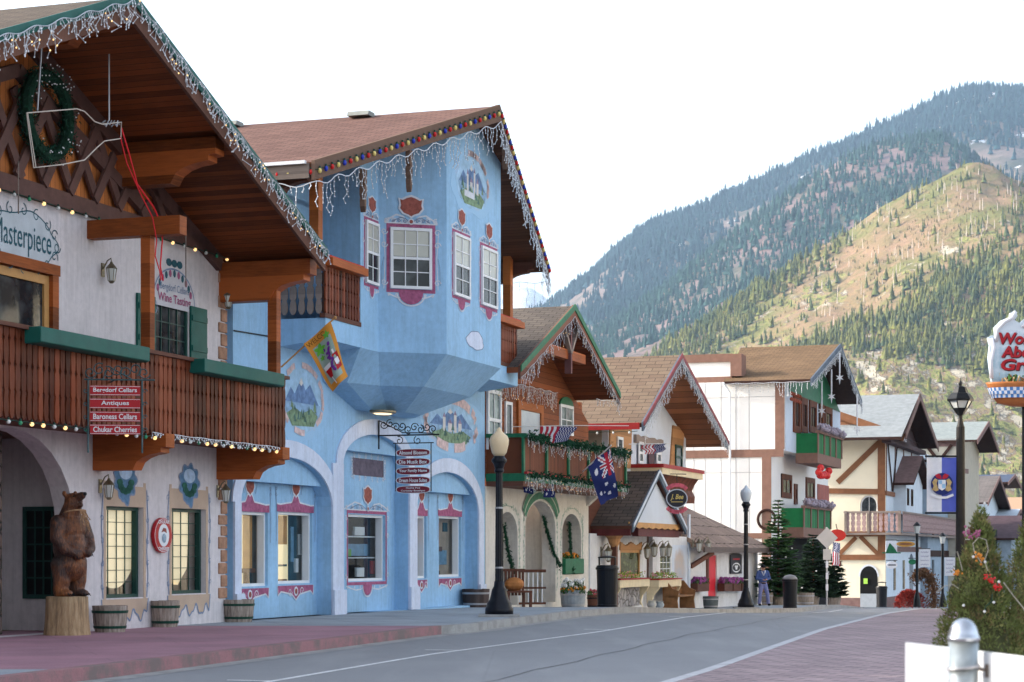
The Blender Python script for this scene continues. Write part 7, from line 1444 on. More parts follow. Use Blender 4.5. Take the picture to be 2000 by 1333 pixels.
# ================================================================== HOUSE 8: cream half timbered corner house
Y8 = 114.0; X8 = (1729 - 1000) / FPX * Y8; W8 = TR(X8, Y8, gz(Y8), TH); WS8 = W8 @ perp(0); h8 = lambda px, py=1085, y=0.0: hit(W8, px, py, y); s8 = lambda px, py=1085: hit(WS8, px, py)
B8 = thing('cream_corner_house', 'cream half timbered corner house with arched doorway, diagonal braces and blue grey roof', 'house', W8)
M_cr8 = paint('warm_cream_wall', (.8, .72, .56), .85, .05, 1, .2, 22); M_br8 = paint('timber_brown', (.22, .095, .045), .7, .15, 4); M_lb8 = paint('light_blue_wall', (.6, .67, .74), .8, .08, 2)
zt8 = s8(1700, 858)[1]; WS = perp(0)
wa, wb_ = s8(1680)[0], s8(1714)[0]; dz = s8(1697, 1106)[1]; wz0, wz1 = s8(1697, 1003)[1], s8(1697, 968)[1]
b = MB(); wall(b, -7, 0, -.6, zt8, [(wa, wb_, -.2, dz, .55)] if 0 else [(wa, wb_, wz0, wz1, .55)], 0, .3); o = b.build('side_wall', M_cr8, B8, T=WS @ Matrix.Identity(4))
dd = MB(); dd.prism([(wa, -.1), (wb_, -.1)] + archpts(wa, wb_, dz - .6, dz), -.02, 0); dd.build('doorway', M_drk, B8, T=WS)
q = MB(); q.box(wa + .02, wb_ - .05, -.1, -.02, -.1, .75); q.build('counter', paint('counter_grey', (.35, .38, .42), .6, .1, 5), B8, T=WS); q = MB(); q.box(wa + .2, wa + .42, -.06, -.02, 1.3, 1.6); q.build('notice', paint('lime_notice', (.4, .7, .1), .6, .1, 5), B8, T=WS)
b = MB(); arc = archpts(wa, wb_, dz - .6, dz); arc2 = archpts(wa - .08, wb_ + .08, dz - .6, dz + .1); [b.add([(arc[k][0], -.04, arc[k][1]), (arc[k + 1][0], -.04, arc[k + 1][1]), (arc2[k + 1][0], -.04, arc2[k + 1][1]), (arc2[k][0], -.04, arc2[k][1])], [(0, 1, 2, 3)]) for k in range(len(arc) - 1)]; b.build('arch_trim', M_orn, B8, T=WS)
window(B8, WS, wa, wb_, wz0, wz1, M_white, M_dkg, 2, 1, .08, .05, .15, arch=.55)
L8 = h8(1862)[0]
b = MB(); zf8 = zt8; wall(b, .3, L8, -.6, zf8, [(h8(1776)[0], h8(1784)[0], 0, 3.0, .6)], 0, .3); b.build('facade_wall', M_lb8, B8)
b = MB(); b.box(.3, L8 - .2, 5, 5.2, -.6, zf8); b.box(L8 - .3, L8, .3, 5, -.6, zf8); b.build('back_wall', M_cr8, B8)
def tb(p, q, w=.2, nm='timber', T=WS, f=s8, y=-.03, m=None):
    a, c = f(*p), f(*q); b = MB(); b.bar((a[0], y, a[1]), (c[0], y, c[1]), .06, w, side=(0, 1, 0)); b.build(nm, m or M_br8, B8, T=T)
tb((1636, 943), (1720, 862), .3); tb((1722, 852), (1722, 1090), .42, y=-.05); tb((1600, 959), (1729, 961), .3, y=-.06); tb((1600, 1044), (1720, 1043), .3, y=-.06); tb((1600, 1089), (1729, 1089), .3, y=-.06); tb((1640, 1082), (1672, 1050), .22); tb((1680, 1048), (1716, 1084), .22)
b = MB(); b.box(-7.02, .04, -.04, 0, -.6, s8(1650, 1168)[1]); b.build('plinth', paint('plinth_brown', (.2, .12, .11), .8, .2, 4), B8, T=WS); b = MB(); b.box(.0, L8, -.04, 0, -.6, .55); b.build('plinth', MAT['plinth_brown'], B8)
# balcony on the side wall wrapping to the street
bz0, bz1 = s8(1700, 1041)[1], s8(1700, 1003)[1]; bxl = s8(1655)[0]
M_gb = paint('weathered_pink_board', (.38, .26, .25), .8, .3, 9); b = MB(); b.box(bxl - 1, 1.0, -.9, 0, bz0 - .12, bz0); b.build('balcony_floor', M_greyw, B8, T=WS)
R8 = MB(); scallop_boards(R8, bxl, .95, bz0 + .05, bz1, -.85, .3, .04, wf=.75); R8.build('balcony_railing', M_gb, B8, T=WS); b = MB(); b.box(bxl - .05, 1.0, -.95, -.84, bz1, bz1 + .1)
for px in (1657, 1701, 1750): xx = s8(px)[0] if px < 1729 else .92; b.box(xx - .07, xx + .07, -.98, -.84, bz0, bz1 + .12)
b.build('handrail', M_greyw, B8, T=WS)
R8 = MB(); scallop_boards(R8, .1, L8 - 2, bz0 + .05, bz1, -.95, .3, .04, wf=.75); R8.build('balcony_railing', M_gb, B8); b = MB(); b.box(0, L8 - 2, -1.05, -.94, bz1, bz1 + .1); b.box(0, L8 - 2, -1.0, 0, bz0 - .12, bz0); b.build('handrail', M_greyw, B8)
# street side timbers
for k in range(9):
    x = .3 + k * L8 / 9.5; b = MB(); b.box(x - .07, x + .07, -.05, 0, bz1 + 1.2, zf8); b.build('stud', MAT['plinth_brown'] if 1 else 0, B8)
for x0, x1 in ((.5, 2.4), (4.4, 2.6)): b = MB(); b.bar((x0, -.06, zf8), (x1, -.06, bz1 + 1.3), .06, .13, side=(0, 1, 0)); b.build('brace', M_drkw, B8)
b = MB(); b.box(0, L8, -.07, 0, bz1 + 1.0, bz1 + 1.25); b.build('band', M_br8, B8); b = MB(); b.box(0, L8, -.07, 0, 3.1, 3.4); b.build('band', MAT['plinth_brown'], B8)
for px in (1745, 1763): b = MB(); a = h8(px)[0]; b.box(a, a + .7, -.04, 0, .9, 2.6); b.build('window', M_dkg, B8)
# low roof verge + cross gable
b = MB(); vl, vr = s8(1612, 802), s8(1768, 856); b.bar((vl[0], -.25, vl[1]), (vr[0], -.25, vr[1]), .1, .42, side=(0, 1, 0)); b.build('bargeboard', M_br8, B8, T=WS)
b = MB(); b.prism([(-7, zt8), (0.1, zt8), (vr[0] - .3, vr[1] - .1), (vl[0], vl[1] - .1), (-7, vl[1] + .6)], -.02, .1); b.build('boarded_gable', woodm('gable_rust', (.22, .1, .05), 2, .4, True), B8, T=WS)
b = MB(); v = [(vr[0], vr[1]), (vl[0], vl[1])]; b.add([(-.3, -v[0][0], v[0][1]), (-.3, -v[1][0], v[1][1]), (6, -v[1][0], v[1][1]), (6, -v[0][0], v[0][1])], [(0, 1, 2, 3)]); b.build('low_roof', paint('blue_grey_roof', (.24, .26, .27), .9, .15, 3), B8)
for k in range(3): p = s8(1640 + 27 * k, 838); b = MB(); b.prism([(p[0] + .16 * math.cos(t * .7), p[1] + .16 * math.sin(t * .7)) for t in range(9)], -.1, -.02); b.build('vent_ring', M_fwh, B8, T=WS)
gl, gr_, ga = h8(1768, 845, -1.2), h8(1832, 872, -1.2), h8(1796, 770, -1.2); zfg = (gl[1] + gr_[1]) / 2
b = MB(); roof(b, gl[0] - 1.5, zfg - .3, ga[0], ga[1], -1.2, -1.2, 9, .16); roof(b, gr_[0], zfg, ga[0], ga[1], -1.2, -1.2, 9, .16); b.build('cross_roof', [MAT['blue_grey_roof'], M_drkw], B8)
for xf, zf in ((gl[0], zfg), (gr_[0], zfg)): b = MB(); bargeboard(b, (xf, -1.2, zf), (ga[0], -1.2, ga[1]), .35, .06); b.build('bargeboard', woodm('verge_plum', (.13, .07, .06), 2, 3, False), B8)
b = MB(); b.prism([(gl[0], zfg - .3), (gr_[0] - .4, zfg - .3), (ga[0], ga[1] - .3)], -.1, 0); b.build('gable_face', paint('plum_board', (.07, .045, .05), .8, .2, 5), B8)
text('DAS HAUS', (gl[0] + gr_[0]) / 2 - .4, zfg + .1, .35, M_fwh, B8, y=-.12, w=3.2)
b = MB(); b.box(gl[0] - .6, gr_[0] - .2, -.5, 0, zfg - .55, zfg - .3); b.build('eave_beam', MAT['plum_board'], B8)
# oriel with its own little roof
ox0, ox1 = h8(1763, 0, -.5)[0], h8(1795, 0, -.5)[0]; oz0, oz1 = h8(1770, 1005, -.5)[1], h8(1770, 942, -.5)[1]
q = MB(); q.prism([(ox0, oz0), (ox1, oz0), (ox1, oz1), ((ox0 + ox1) / 2, oz1 + 1.3), (ox0, oz1)], -.7, 0); q.build('oriel', M_lb8, B8)
q = MB(); roof(q, ox0 - .5, oz1 - .1, (ox0 + ox1) / 2, oz1 + 1.6, -1.2, -1.2, 0, .14); roof(q, ox1 + .5, oz1 - .1, (ox0 + ox1) / 2, oz1 + 1.6, -1.2, -1.2, 0, .14); q.build('oriel_roof', [MAT['plinth_brown'], M_drkw], B8)
for k in range(2): window(B8, None, ox0 + .3 + k * 1.7, ox0 + 1.0 + k * 1.7, oz0 + .5, oz1 - .4, M_drkw, M_dkg, 1, 1, .1, .05, -.7)
# ================================================================== farther houses down the street
def far_house(name, label, Y, pl, pr, pe, pa, pbase, wallm, roofm, d=1.0, yb=7, band=None, gablem=None, X=None, wins=0, pm=None, side=True):
    """gable-fronted house: eave corners at pixel columns pl, pr (height pe), ridge at (pm, pa)"""
    X = X if X is not None else (pl - 1000) / FPX * Y; Wf = TR(X, Y, gz(Y), TH); t = thing(name, label, 'house', Wf); hh = lambda px, py, y=0.0: hit(Wf, px, py, y)
    x1 = hh(pr, 0)[0]; ze = hh((pl + pr) / 2, pe)[1]; za = hh(pm or (pl + pr) / 2, pa, -d)[1]; xm = x1 / 2
    b = MB(); b.box(0, x1, 0, yb, -1, ze); b.prism([(0, ze), (x1, ze), (xm, za - .3)], 0, .1); b.build('wall', wallm, t)
    b = MB()
    for xf in (-.4, x1 + .4): roof(b, xf, ze - .1, xm, za, -d, -d, yb, .14)
    b.build('roof', [roofm, M_drkw], t)
    for xf in (-.4, x1 + .4): b = MB(); bargeboard(b, (xf, -d, ze - .1), (xm, -d, za), .3, .06); b.build('bargeboard', gablem or MAT['plinth_brown'], t)
    for k in range(wins):
        for r in range(2): xx = x1 * (k + .5) / wins; q = MB(); q.box(xx - .45, xx + .45, -.04, 0, 1.6 + 2.8 * r, 3 + 2.8 * r); q.build('window', M_dkg, t)
    if side:
        for r in range(2): q = MB(); q.box(-.05, 0, 1 , 2, 1.6 + 2.8 * r, 3 + 2.8 * r); q.build('window', M_dkg, t)
    if band: b = MB(); b.box(-.05, x1 + .05, -.06, 0, 3.2, 3.6); b.build('band', band, t); b = MB(); b.box(-.06, 0, 0, yb, 3.2, 3.6); b.build('band', band, t)
    return t, hh, x1, ze, za
bgr = MAT['blue_grey_roof']
t9, hh9, x19, ze9, za9 = far_house('grey_roofed_house', 'cream house with sea grey roof and dark cross braces behind the lantern lamp', 138, 1868, 1912, 868, 800, 0, paint('sand_wall', (.5, .46, .38), .85, .1, 2), paint('sea_grey_roof', (.24, .27, .265), .9, .15, 3), 1.4, 9, pm=1893)
b = MB(); b.box(-.06, 0, 0, 9, ze9 - .5, ze9); b.build('fascia', MAT['plinth_brown'], t9)
for k in range(4): b = MB(); b.bar((-.12, .3 + 2 * k, ze9 - 2.6), (-.12, 2.0 + 2 * k, ze9 - .4), .12, .22, side=(1, 0, 0)); b.bar((-.12, 2.0 + 2 * k, ze9 - 2.6), (-.12, .3 + 2 * k, ze9 - .4), .1, .2, side=(1, 0, 0)); b.build('cross_brace', M_drkw, t9)
b = MB(); b.box(1.5, 2.3, 5, 5.7, za9 - 1.2, za9 + .5); b.build('chimney', MAT['plinth_brown'], t9)
b = MB(); b.box(-.1, x19, -1.2, -1.0, 3.4, 4.6); b.box(-.1, 0, -1, 0, 3.4, 4.6); b.build('balcony', M_woodd, t9)
t, hh, x1, ze, za = far_house('dark_timber_house', 'dark timbered house with small brown dormer roof just behind the banner post', 128, 1812, 1866, 905, 905, 0, paint('dusk_blue_wall', (.3, .38, .46), .85, .15, 2), MAT['plinth_brown'], .8, 5, band=M_drkw, wins=3, pm=1840)
far_house('brown_gable_house', 'slim house with a tall grey brown gable roof below the rocky slope', 165, 1905, 1950, 985, 922, 0, M_lb8, shingle('ash_shingle', (.3, .26, .25), (.22, .2, .19), (.1, .1, .1), .3, .6), 1.0, 8, band=M_drkw, wins=3, pm=1932)
t, hh, x1, ze, za = far_house('navy_roofed_house', 'house with dark blue roof over an orange upper wall', 190, 1935, 1962, 945, 912, 0, paint('orange_wall', (.5, .16, .06), .8, .2, 3), paint('navy_roof', (.06, .08, .13), .8, .2, 3), 1.6, 9, pm=1948)
far_house('tan_barn', 'large plain building with a broad tan roof at the right end of the street', 230, 2040, 2110, 1010, 955, 0, M_lb8, paint('tan_roof', (.42, .26, .16), .9, .08, 3), 1.0, 14, pm=2060)
far_house('plum_gable_house', 'small dark plum gabled house behind the spruce tops', 150, 1975, 1998, 1050, 1002, 0, paint('dusk_blue_wall', (.3, .38, .46)) if 0 else MAT['dusk_blue_wall'], paint('plum_roof', (.08, .05, .06), .8, .2, 3), .8, 6, wins=1, pm=1985)
far_house('sky_blue_house', 'pale blue house with a white arched roof beyond the spruce trees', 175, 1962, 1996, 1030, 990, 0, M_lb8, paint('white_roof', (.5, .56, .62), .8, .1, 3), .6, 7, band=M_drkw, wins=2, pm=1975)
# ================================================================== signs and street furniture beyond
def pole(b, X, Y, z0, z1, r=.05): b.tube([(0, 0, z0), (0, 0, z1)], r, 8)
Y = 80; p = at(1615, Y); Hs = lambda py: CZ + (HY - py) / FPX * Y - gz(Y)
t = thing('diamond_road_sign', 'back of a grey diamond road sign on a thin post with a small plate below', 'road sign', TR(p.x, Y, gz(Y)))
b = MB(); pole(b, 0, 0, 0, Hs(1030), .035); b.build('post', M_galv, t); rr = (Hs(1030) - Hs(1072)) / 2; zc = Hs(1051)
b = MB(); b.prism([(0, zc - rr), (rr, zc), (0, zc + rr), (-rr, zc)], -.06, -.04); b.build('diamond_panel', paint('sign_back', (.48, .45, .44), .5, .05, 3, metal=.2), t); b = MB(); b.box(-.15, .15, -.06, -.04, Hs(1094), Hs(1073)); b.build('plate', MAT['sign_back'], t)
b = MB(); [b.box(-.05, .05, -.05, -.04, .6 + .45 * k, .85 + .45 * k) for k in range(4)]; b.build('stickers', M_fwh, t)
Y = 90; p = at(1635, Y, 1046); b = MB(); b.prism(ellp(.38, .26), -.04, .04); t = thing('red_oval_sign', 'plain red oval sign beside the diamond road sign', 'sign', TR(p.x, Y, p.z)); b.build('panel', paint('poster_red', (.55, .03, .02), .5, .1, 4), t); b = MB(); b.tube([(.0, 0, .26), (0, .3, .5)], .02, 5); b.build('bracket', M_iron, t)
flag('narrow stars and stripes flag hanging straight down beside the red oval sign', [(1626, 1058), (1641, 1062), (1625, 1104), (1640, 1106)], 88, lambda u, v: (0 if v < .42 and u < 1 and not (int(u * 12) + int(v * 30)) % 3 == 0 else (2 if v < .42 else (1 if int(u * 6.9 + v * 2) % 2 == 0 else 2))), FM, 14, 26, .05, group='national flags on the shop fronts')
for lb, nm, px, py, w, h, Y, m, tx, tm in (('green picture sign on the cream corner house', 'green_sign', 1741, 1068, .62, .62, 111, M_gr3, '', M_fwh), ('gold oval sign hung beside the green picture sign', 'gold_sign', 1769, 1063, 1.0, .3, 110, paint('gold_sign_paint', (.45, .24, .05), .5, .2, 5), 'Cafe', M_iron), ('white oval sign under the green picture sign', 'white_sign', 1742, 1104, .6, .4, 110, M_fwh, '', M_iron), ('round green sign above the red shrub', 'round_sign', 1782, 1098, .42, .3, 112, M_gr3, '', M_fwh)):
    p = at(px, Y, py); t = thing(nm, lb, 'sign', TR(p.x, Y, p.z)); b = MB()
    if nm == 'green_sign': b.box(-w / 2, w / 2, -.03, .03, -h / 2, h / 2, 1); b.prism([(-w / 2, -h / 2), (w / 2, -h / 2), (.1, .0), (-.1, .2)], -.04, -.03, 'y', 0); b.box(-.5, .5, -.04, .04, -h / 2 - .06, -h / 2, 0); b.build('panel', [m, M_orn], t)
    else:
        b.prism(ellp(w / 2, h / 2, 20), -.03, .03, 'y', 0); b.build('panel', m, t)
        if nm == 'gold_sign': q = MB(); q.prism(ellp(w * .36, h * .22, 20), -.034, -.031); q.build('brown_field', M_br8, t)
        if nm == 'white_sign': q = MB(); q.box(-.2, .2, -.034, -.031, -.03, .03); q.build('dark_band', M_iron, t)
    q = MB(); q.tube([(-w / 2, .05, h / 2 + .05), (w / 2, .05, h / 2 + .05)], .02, 5); q.build('bracket', M_iron, t)
for lb, px, Y, yt, ban in (('slim lamp with white lantern head behind the red shrub, carrying a pale banner', 1791, 100, 1030, (1795, 1817, 1073, 1108)), ('slim lamp with grey lantern head near the spruce, carrying a white banner', 1841, 104, 1050, (1845, 1865, 1089, 1125))):
    p = at(px, Y); z0 = gz(Y); H = lambda py: CZ + (HY - py) / FPX * Y - z0; t = thing('banner_lamp', lb, 'street lamp', TR(p.x, Y, z0), 'slim banner lamps down the street')
    b = MB(); pole(b, 0, 0, 0, H(yt + 12), .07); b.lathe([(.2, 0), (.16, .4), (.08, .7)], (0, 0, 0), 10); b.build('pole', M_iron, t)
    b = MB(); b.lathe([(.1, 0), (.17, .35), (.14, .36)], (0, 0, H(yt + 12)), 6); b.build('lantern', M_lg, t); b = MB(); b.lathe([(.2, .36), (.14, .44), (.03, .55)], (0, 0, H(yt + 12)), 6); b.build('lantern_cap', M_iron, t)
    x0, x1 = (ban[0] - px) / FPX * Y, (ban[1] - px) / FPX * Y; b = MB(); b.box(x0, x1, -.015, .015, H(ban[3]), H(ban[2])); bn = b.build('banner', M_fwh, t)
    for k in range(4): q = MB(); zz = H(ban[2]) - .15 - k * .2; pts = [(x0 + .08 + (x1 - x0 - .16) * i / 10, zz + .03 * math.sin(i * 2.1 + k)) for i in range(11)]; ribbon(q, pts, .03, -.018); q.build('printed_line', paint('faded_print', (.4, .38, .5), .8, .2, 5), bn)
    b = MB(); b.tube([(0, 0, H(ban[2]) + .02), (x1, 0, H(ban[2]) + .02)], .02, 5); b.build('banner_arm', M_iron, t)
# red shrub and leaning brown tree
def bush(label, name, px, Y, w, h, mat, cat, n=900, size=.12, seed=1, d=None):
    p = at(px, Y); b = MB(); rs = random.Random(seed)
    def f(q):
        a = q.uniform(0, 6.28); r = q.random() ** .4; z = q.random() ** .8; k = math.sqrt(max(0, 1 - z * z)) * (1 + .2 * math.sin(a * 3 + seed)); v = Vector((w / 2 * r * k * math.cos(a), w / 2 * r * k * math.sin(a), h * z)); return v, v.normalized()
    leafcloud(b, n, f, size, rs); o = b.build('foliage', mat); t = thing(name, label, cat, TR(p.x, Y, gz(Y))); o.parent = t
    q = MB(); [q.tube([(0, 0, 0), (w * .3 * math.cos(k), w * .3 * math.sin(k), h * .8)], [.02, .008], 5) for k in range(6)]; q.build('stems', M_woodd, t); return t
bush('low rounded red leaved shrub at the far street corner', 'red_shrub', 1775, 106, 1.7, .85, paint('red_leaf', (.28, .03, .02), .8, .4, 9, 0), 'shrub', 1500, .12, 2)
Yb = 105; p = at(1825, Yb); t = thing('weeping_tree', 'rust brown weeping tree bent over beside the red shrub', 'tree', TR(p.x, Yb, gz(Yb))); b = MB(); spine = [Vector((.0, 0, 0)), Vector((-.05, 0, .9)), Vector((-.2, 0, 1.6)), Vector((-.5, 0, 2.0)), Vector((-.85, 0, 1.95)), Vector((-1.0, 0, 1.6))]; b.tube(spine, [.1, .08, .07, .05, .04, .02], 6); b.build('trunk', M_woodd, t)
b = MB(); rs = random.Random(4)
def fw(q): i = q.random() * 4.99; c = spine[int(i)].lerp(spine[int(i) + 1], i % 1); r = .32 if i < 3 else .2; v = Vector((q.gauss(0, r * .6), q.gauss(0, r * .6), -abs(q.gauss(0, .2)))); return c + v, Vector((0, 0, -1))
leafcloud(b, 2200, fw, .11, rs); b.build('foliage', paint('rust_leaf', (.16, .085, .045), .9, .4, 9, 0), t)
# conifers in tubs
def conifer(label, px, Y, h, w, seed, mat, lights=0, lean=0, tub=True):
    p = at(px, Y); t = thing('conifer', label, 'tree', TR(p.x, Y, gz(Y)), 'conifers in tubs before the tall white house'); rs = random.Random(seed)
    b = MB(); b.tube([(0, 0, .2), (lean * .5, 0, h * .5), (lean, 0, h)], [.07, .05, .012], 6); b.build('trunk', M_woodd, t)
    b = MB(); z = .45
    while z < h - .05:
        f = 1 - (z - .45) / (h - .45); R_ = w / 2 * (f ** .8) * rs.uniform(.8, 1.15) + .04; n = max(6, int(15 * f) + 5); cx = lean * z / h
        for k in range(n):
            a = rs.uniform(0, 6.28); L = R_ * rs.uniform(.7, 1.1); dz = rs.uniform(-.12, .18) * L; tip = Vector((cx + L * math.cos(a), L * math.sin(a), z + dz)); base = Vector((cx, 0, z - .08 * L)); m = max(3, int(L * 20))
            for j in range(m):
                c = base.lerp(tip, (j + rs.random()) / m); 
                for s in (-1, 1, 0):
                    d = (tip - base).normalized() * .14 + Vector((-math.sin(a) * s, math.cos(a) * s, rs.uniform(-.3, .35))) * .13; nn = d.cross(Vector((rs.uniform(-1, 1), rs.uniform(-1, 1), 1))).normalized() * .045; b.add([c - nn, c + nn, c + d * rs.uniform(.7, 1.4)], [(0, 1, 2)])
        z += h * .028 + .02
    b.build('foliage', mat, t)
    if tub: q = MB(); q.lathe([(.24, 0), (.3, .4), (.27, .4), (.25, .35)], (0, 0, 0), 14); q.build('tub', M_barrel, t)
    for k in range(lights): q = MB(); a = rs.uniform(3.4, 6.0); f = rs.random(); zz = .5 + (h - .6) * f; r = w / 2 * (1 - f) ** .8; q.ball((r * math.cos(a) + lean * zz / h, r * math.sin(a), zz), .035, 6); q.build('bulb', M_bulbf, t)
    return t
nm1 = paint('conifer_needles', (.06, .13, .045), .9, .55, 2.5, 0); nm2 = paint('dark_needles', (.02, .045, .022), .9, .45, 2.5, 0)
conifer('large fresh green conifer in a tub beside the walking person', 1520, 83.5, 4.3, 2.0, 1, nm1, 14)
conifer('dark conifer in a tub behind the diamond road sign', 1588, 87, 3.0, 2.0, 2, nm2, 6); conifer('small dark conifer at the cream house side of the road sign', 1630, 90.5, 2.3, 1.2, 3, nm2, 4)
Y = 84.5
for px, w_, lb in ((1500, .5, 'weathered half barrel behind the legs of the person'), (1575, .75, 'pale grey half barrel between the domed bin and the road sign')): Yq = 82.6 if px < 1520 else 84; barrel(lb, (px - 1000) / FPX * Yq, Yq + .3, w_, .5, M_galv, None)
# ------------------------------------------------------------------ person
Yp = 80.6; p = at(1490, Yp); k_ = 1.62 / 1.75
t = thing('person', 'person in blue jacket, grey blue trousers and dark cap looking down at their hands', 'person', TR(p.x, Yp, gz(Yp), R(14), k_))
M_skin = paint('skin', (.5, .28, .2), .6, .06, 5, 0); M_jk = paint('blue_jacket', (.06, .1, .26), .8, .25, 6, .3, 20); M_tr = paint('blue_trousers', (.17, .19, .38), .85, .15, 6, .3, 20)
remesh([('b', (0, 0, 1.25), (.17, .11, .25)), ('b', (0, 0, 1.0), (.15, .11, .14)), ('t', [(0, 0, 1.4), (-.01, -.04, 1.52)], [.055, .05]), ('b', (-.02, -.075, 1.615), (.075, .088, .105)), ('b', (-.02, -.165, 1.6), (.015, .02, .02)), ('b', (.055, -.07, 1.61), (.014, .02, .03)), ('b', (-.095, -.07, 1.61), (.014, .02, .03)),
        ('t', [(-.08, 0, .95), (-.13, -.02, .52), (-.15, .03, .08)], [.09, .06, .045]), ('t', [(.08, 0, .95), (.17, -.08, .52), (.24, -.02, .08)], [.09, .06, .045]), ('b', (-.15, -.04, .04), (.045, .12, .04)), ('b', (.25, -.09, .04), (.045, .12, .04)),
        ('t', [(-.18, 0, 1.42), (-.26, .02, 1.16), (-.06, -.2, 1.1)], [.06, .05, .035]), ('t', [(.18, 0, 1.42), (.27, .02, 1.16), (.08, -.22, 1.12)], [.06, .05, .035])], .014, 'body', M_skin, t, smooth_it=3)
for s, hx, hz in ((-1, -.045, 1.1), (1, .065, 1.12)):
    q = MB(); q.ball((hx, -.235, hz), .036, 8, sz=.7)
    for i in range(4): q.tube([(hx - .025 + .016 * i, -.255, hz + .01), (hx - .02 * s - .022 + .014 * i, -.295 - .008 * (i % 2), hz - .005), (hx - .03 * s - .018 + .012 * i, -.31, hz - .03)], [.009, .008, .006], 5)
    q.tube([(hx - .03 * s, -.235, hz + .01), (hx - .055 * s, -.27, hz + .03)], [.01, .007], 5); q.build('hand', M_skin, t, True)
o = remesh([('b', (0, .01, 1.26), (.21, .15, .25)), ('b', (0, .01, 1.08), (.2, .145, .16)), ('b', (0, .0, 1.42), (.17, .11, .09)), ('t', [(-.19, 0, 1.43), (-.28, .02, 1.17), (-.1, -.17, 1.1)], [.085, .075, .055]), ('t', [(.19, 0, 1.43), (.29, .02, 1.17), (.11, -.18, 1.12)], [.085, .075, .055])], .018, 'jacket', M_jk, t)
q = MB(); q.lathe([(.17, .93), (.175, .95), (.172, .98)], (0, .01, 0), 16, sy=.75); q.build('belt', M_drk, t)
q = MB(); q.tube([(-.09, -.05, 1.47), (-.06, -.11, 1.4), (-.02, -.13, 1.28)], [.03, .03, .012], 8); q.tube([(.09, -.03, 1.49), (.05, -.1, 1.42), (-.01, -.13, 1.28)], [.035, .03, .012], 8); q.build('hood_lining', paint('pale_lining', (.5, .52, .58), .8, .05, 9, 0), t, True)
remesh([('b', (0, .01, .93), (.165, .12, .12)), ('t', [(-.085, 0, .9), (-.13, -.02, .52), (-.15, .03, .1)], [.115, .085, .075]), ('t', [(.085, 0, .9), (.17, -.08, .52), (.24, -.02, .1)], [.115, .085, .075])], .018, 'trousers', M_tr, t)
for x, y in ((-.15, -.04), (.25, -.09)): q = MB(); q.ball((x, y, .05), .06, 10, sz=.85, sy=2.1); q.build('shoe', M_drk, t, True)
q = MB(); q.lathe([(.088, 1.63), (.094, 1.67), (.08, 1.72), (.045, 1.745), (.005, 1.75)], (-.02, -.07, 0), 14, sy=1.12); q.prism([(-.09, -.15), (.05, -.15), (.035, -.235), (-.075, -.235)], 1.625, 1.64, 'z'); q.build('cap', M_drk, t, True)
q = MB(); [q.ball((x, -.16, 1.615), .01, 5) for x in (-.05, .012)]; q.box(-.04, .002, -.165, -.158, 1.56, 1.566); q.build('face_details', M_drk, t)
# ================================================================== RIGHT SIDE
# lantern post with banner
Y = 50; px = 1876; p = at(px, Y); z0 = gz(Y) - .05; H = lambda py: CZ + (HY - py) / FPX * Y - z0
t = thing('lantern_post', 'tall dark post with glazed lantern and a white and blue crest banner', 'street lamp', TR(p.x, Y, z0))
b = MB(); b.lathe([(.3, 0), (.28, .5), (.15, .8), (.12, 1.2), (.105, H(835)), (.08, H(830)), (.05, H(818)), (.05, H(812))], (0, 0, 0), 14); b.build('post', paint('bronze_post', (.022, .018, .015), .5, .3, 6), t)
hl = H(812); b = MB(); b.lathe([(.07, 0), (.2, .18), (.12, .16)], (0, 0, hl), 6); b.build('lantern_base', M_iron, t); b = MB(); hz = H(784) - hl; b.lathe([(.17, .18), (.27, hz), (.1, hz)], (0, 0, hl), 6); b.build('lantern_glass', M_lg, t)
b = MB(); b.lathe([(.32, hz), (.33, hz + .05), (.24, hz + .18), (.2, hz + .2), (.14, hz + .34), (.04, hz + .38), (.05, hz + .44), (.015, hz + .5), (.005, hz + .58)], (0, 0, hl), 6); b.build('lantern_cap', M_iron, t)
for k in range(6): a = k * math.pi / 3; q = MB(); q.bar((.175 * math.cos(a), .175 * math.sin(a), hl + .17), (.275 * math.cos(a), .275 * math.sin(a), hl + hz), .022); q.build('lantern_rib', M_iron, t)
x0, x1 = (1810 - px) / FPX * Y, (1868 - px) / FPX * Y; zt, zl = H(894), H(1000); bn = MB(); n = 12
for j in range(2):
    xa_, xb_ = (x0, (x0 + x1) / 2) if j == 0 else ((x0 + x1) / 2, x1)
    for i in range(n): a0, a1 = xa_ + (xb_ - xa_) * i / n, xa_ + (xb_ - xa_) * (i + 1) / n; f = lambda v: .025 * math.sin((v - x0) * 14); bn.add([(a0, f(a0), zt), (a1, f(a1), zt), (a1, f(a1) * .5, zl), (a0, f(a0) * .5, zl)], [(0, 1, 2, 3)], j)
bo = bn.build('banner', [M_fwh, paint('banner_blue', (.1, .13, .5), .8, .06, 5)], t, True)
cx, cz = (1839 - px) / FPX * Y, H(946); q = MB(); q.prism([(cx + .27 * math.cos(a), cz + .27 * math.sin(a)) for a in [2 * math.pi * i / 24 for i in range(24)]], -.045, -.04, 'y', 0)
for s in (-1, 1):
    q.prism([(cx + s * u, cz + v) for u, v in ((.08, -.15), (.13, .02), (.1, .1), (.17, .14), (.24, .05), (.2, -.05), (.24, -.14), (.15, -.18))][::s], -.052, -.047, 'y', 1); q.prism([(cx + s * u, cz + v) for u, v in ((.01, .12), (.12, .14), (.17, .22), (.08, .26), (.02, .2))][::s], -.053, -.048, 'y', 2)
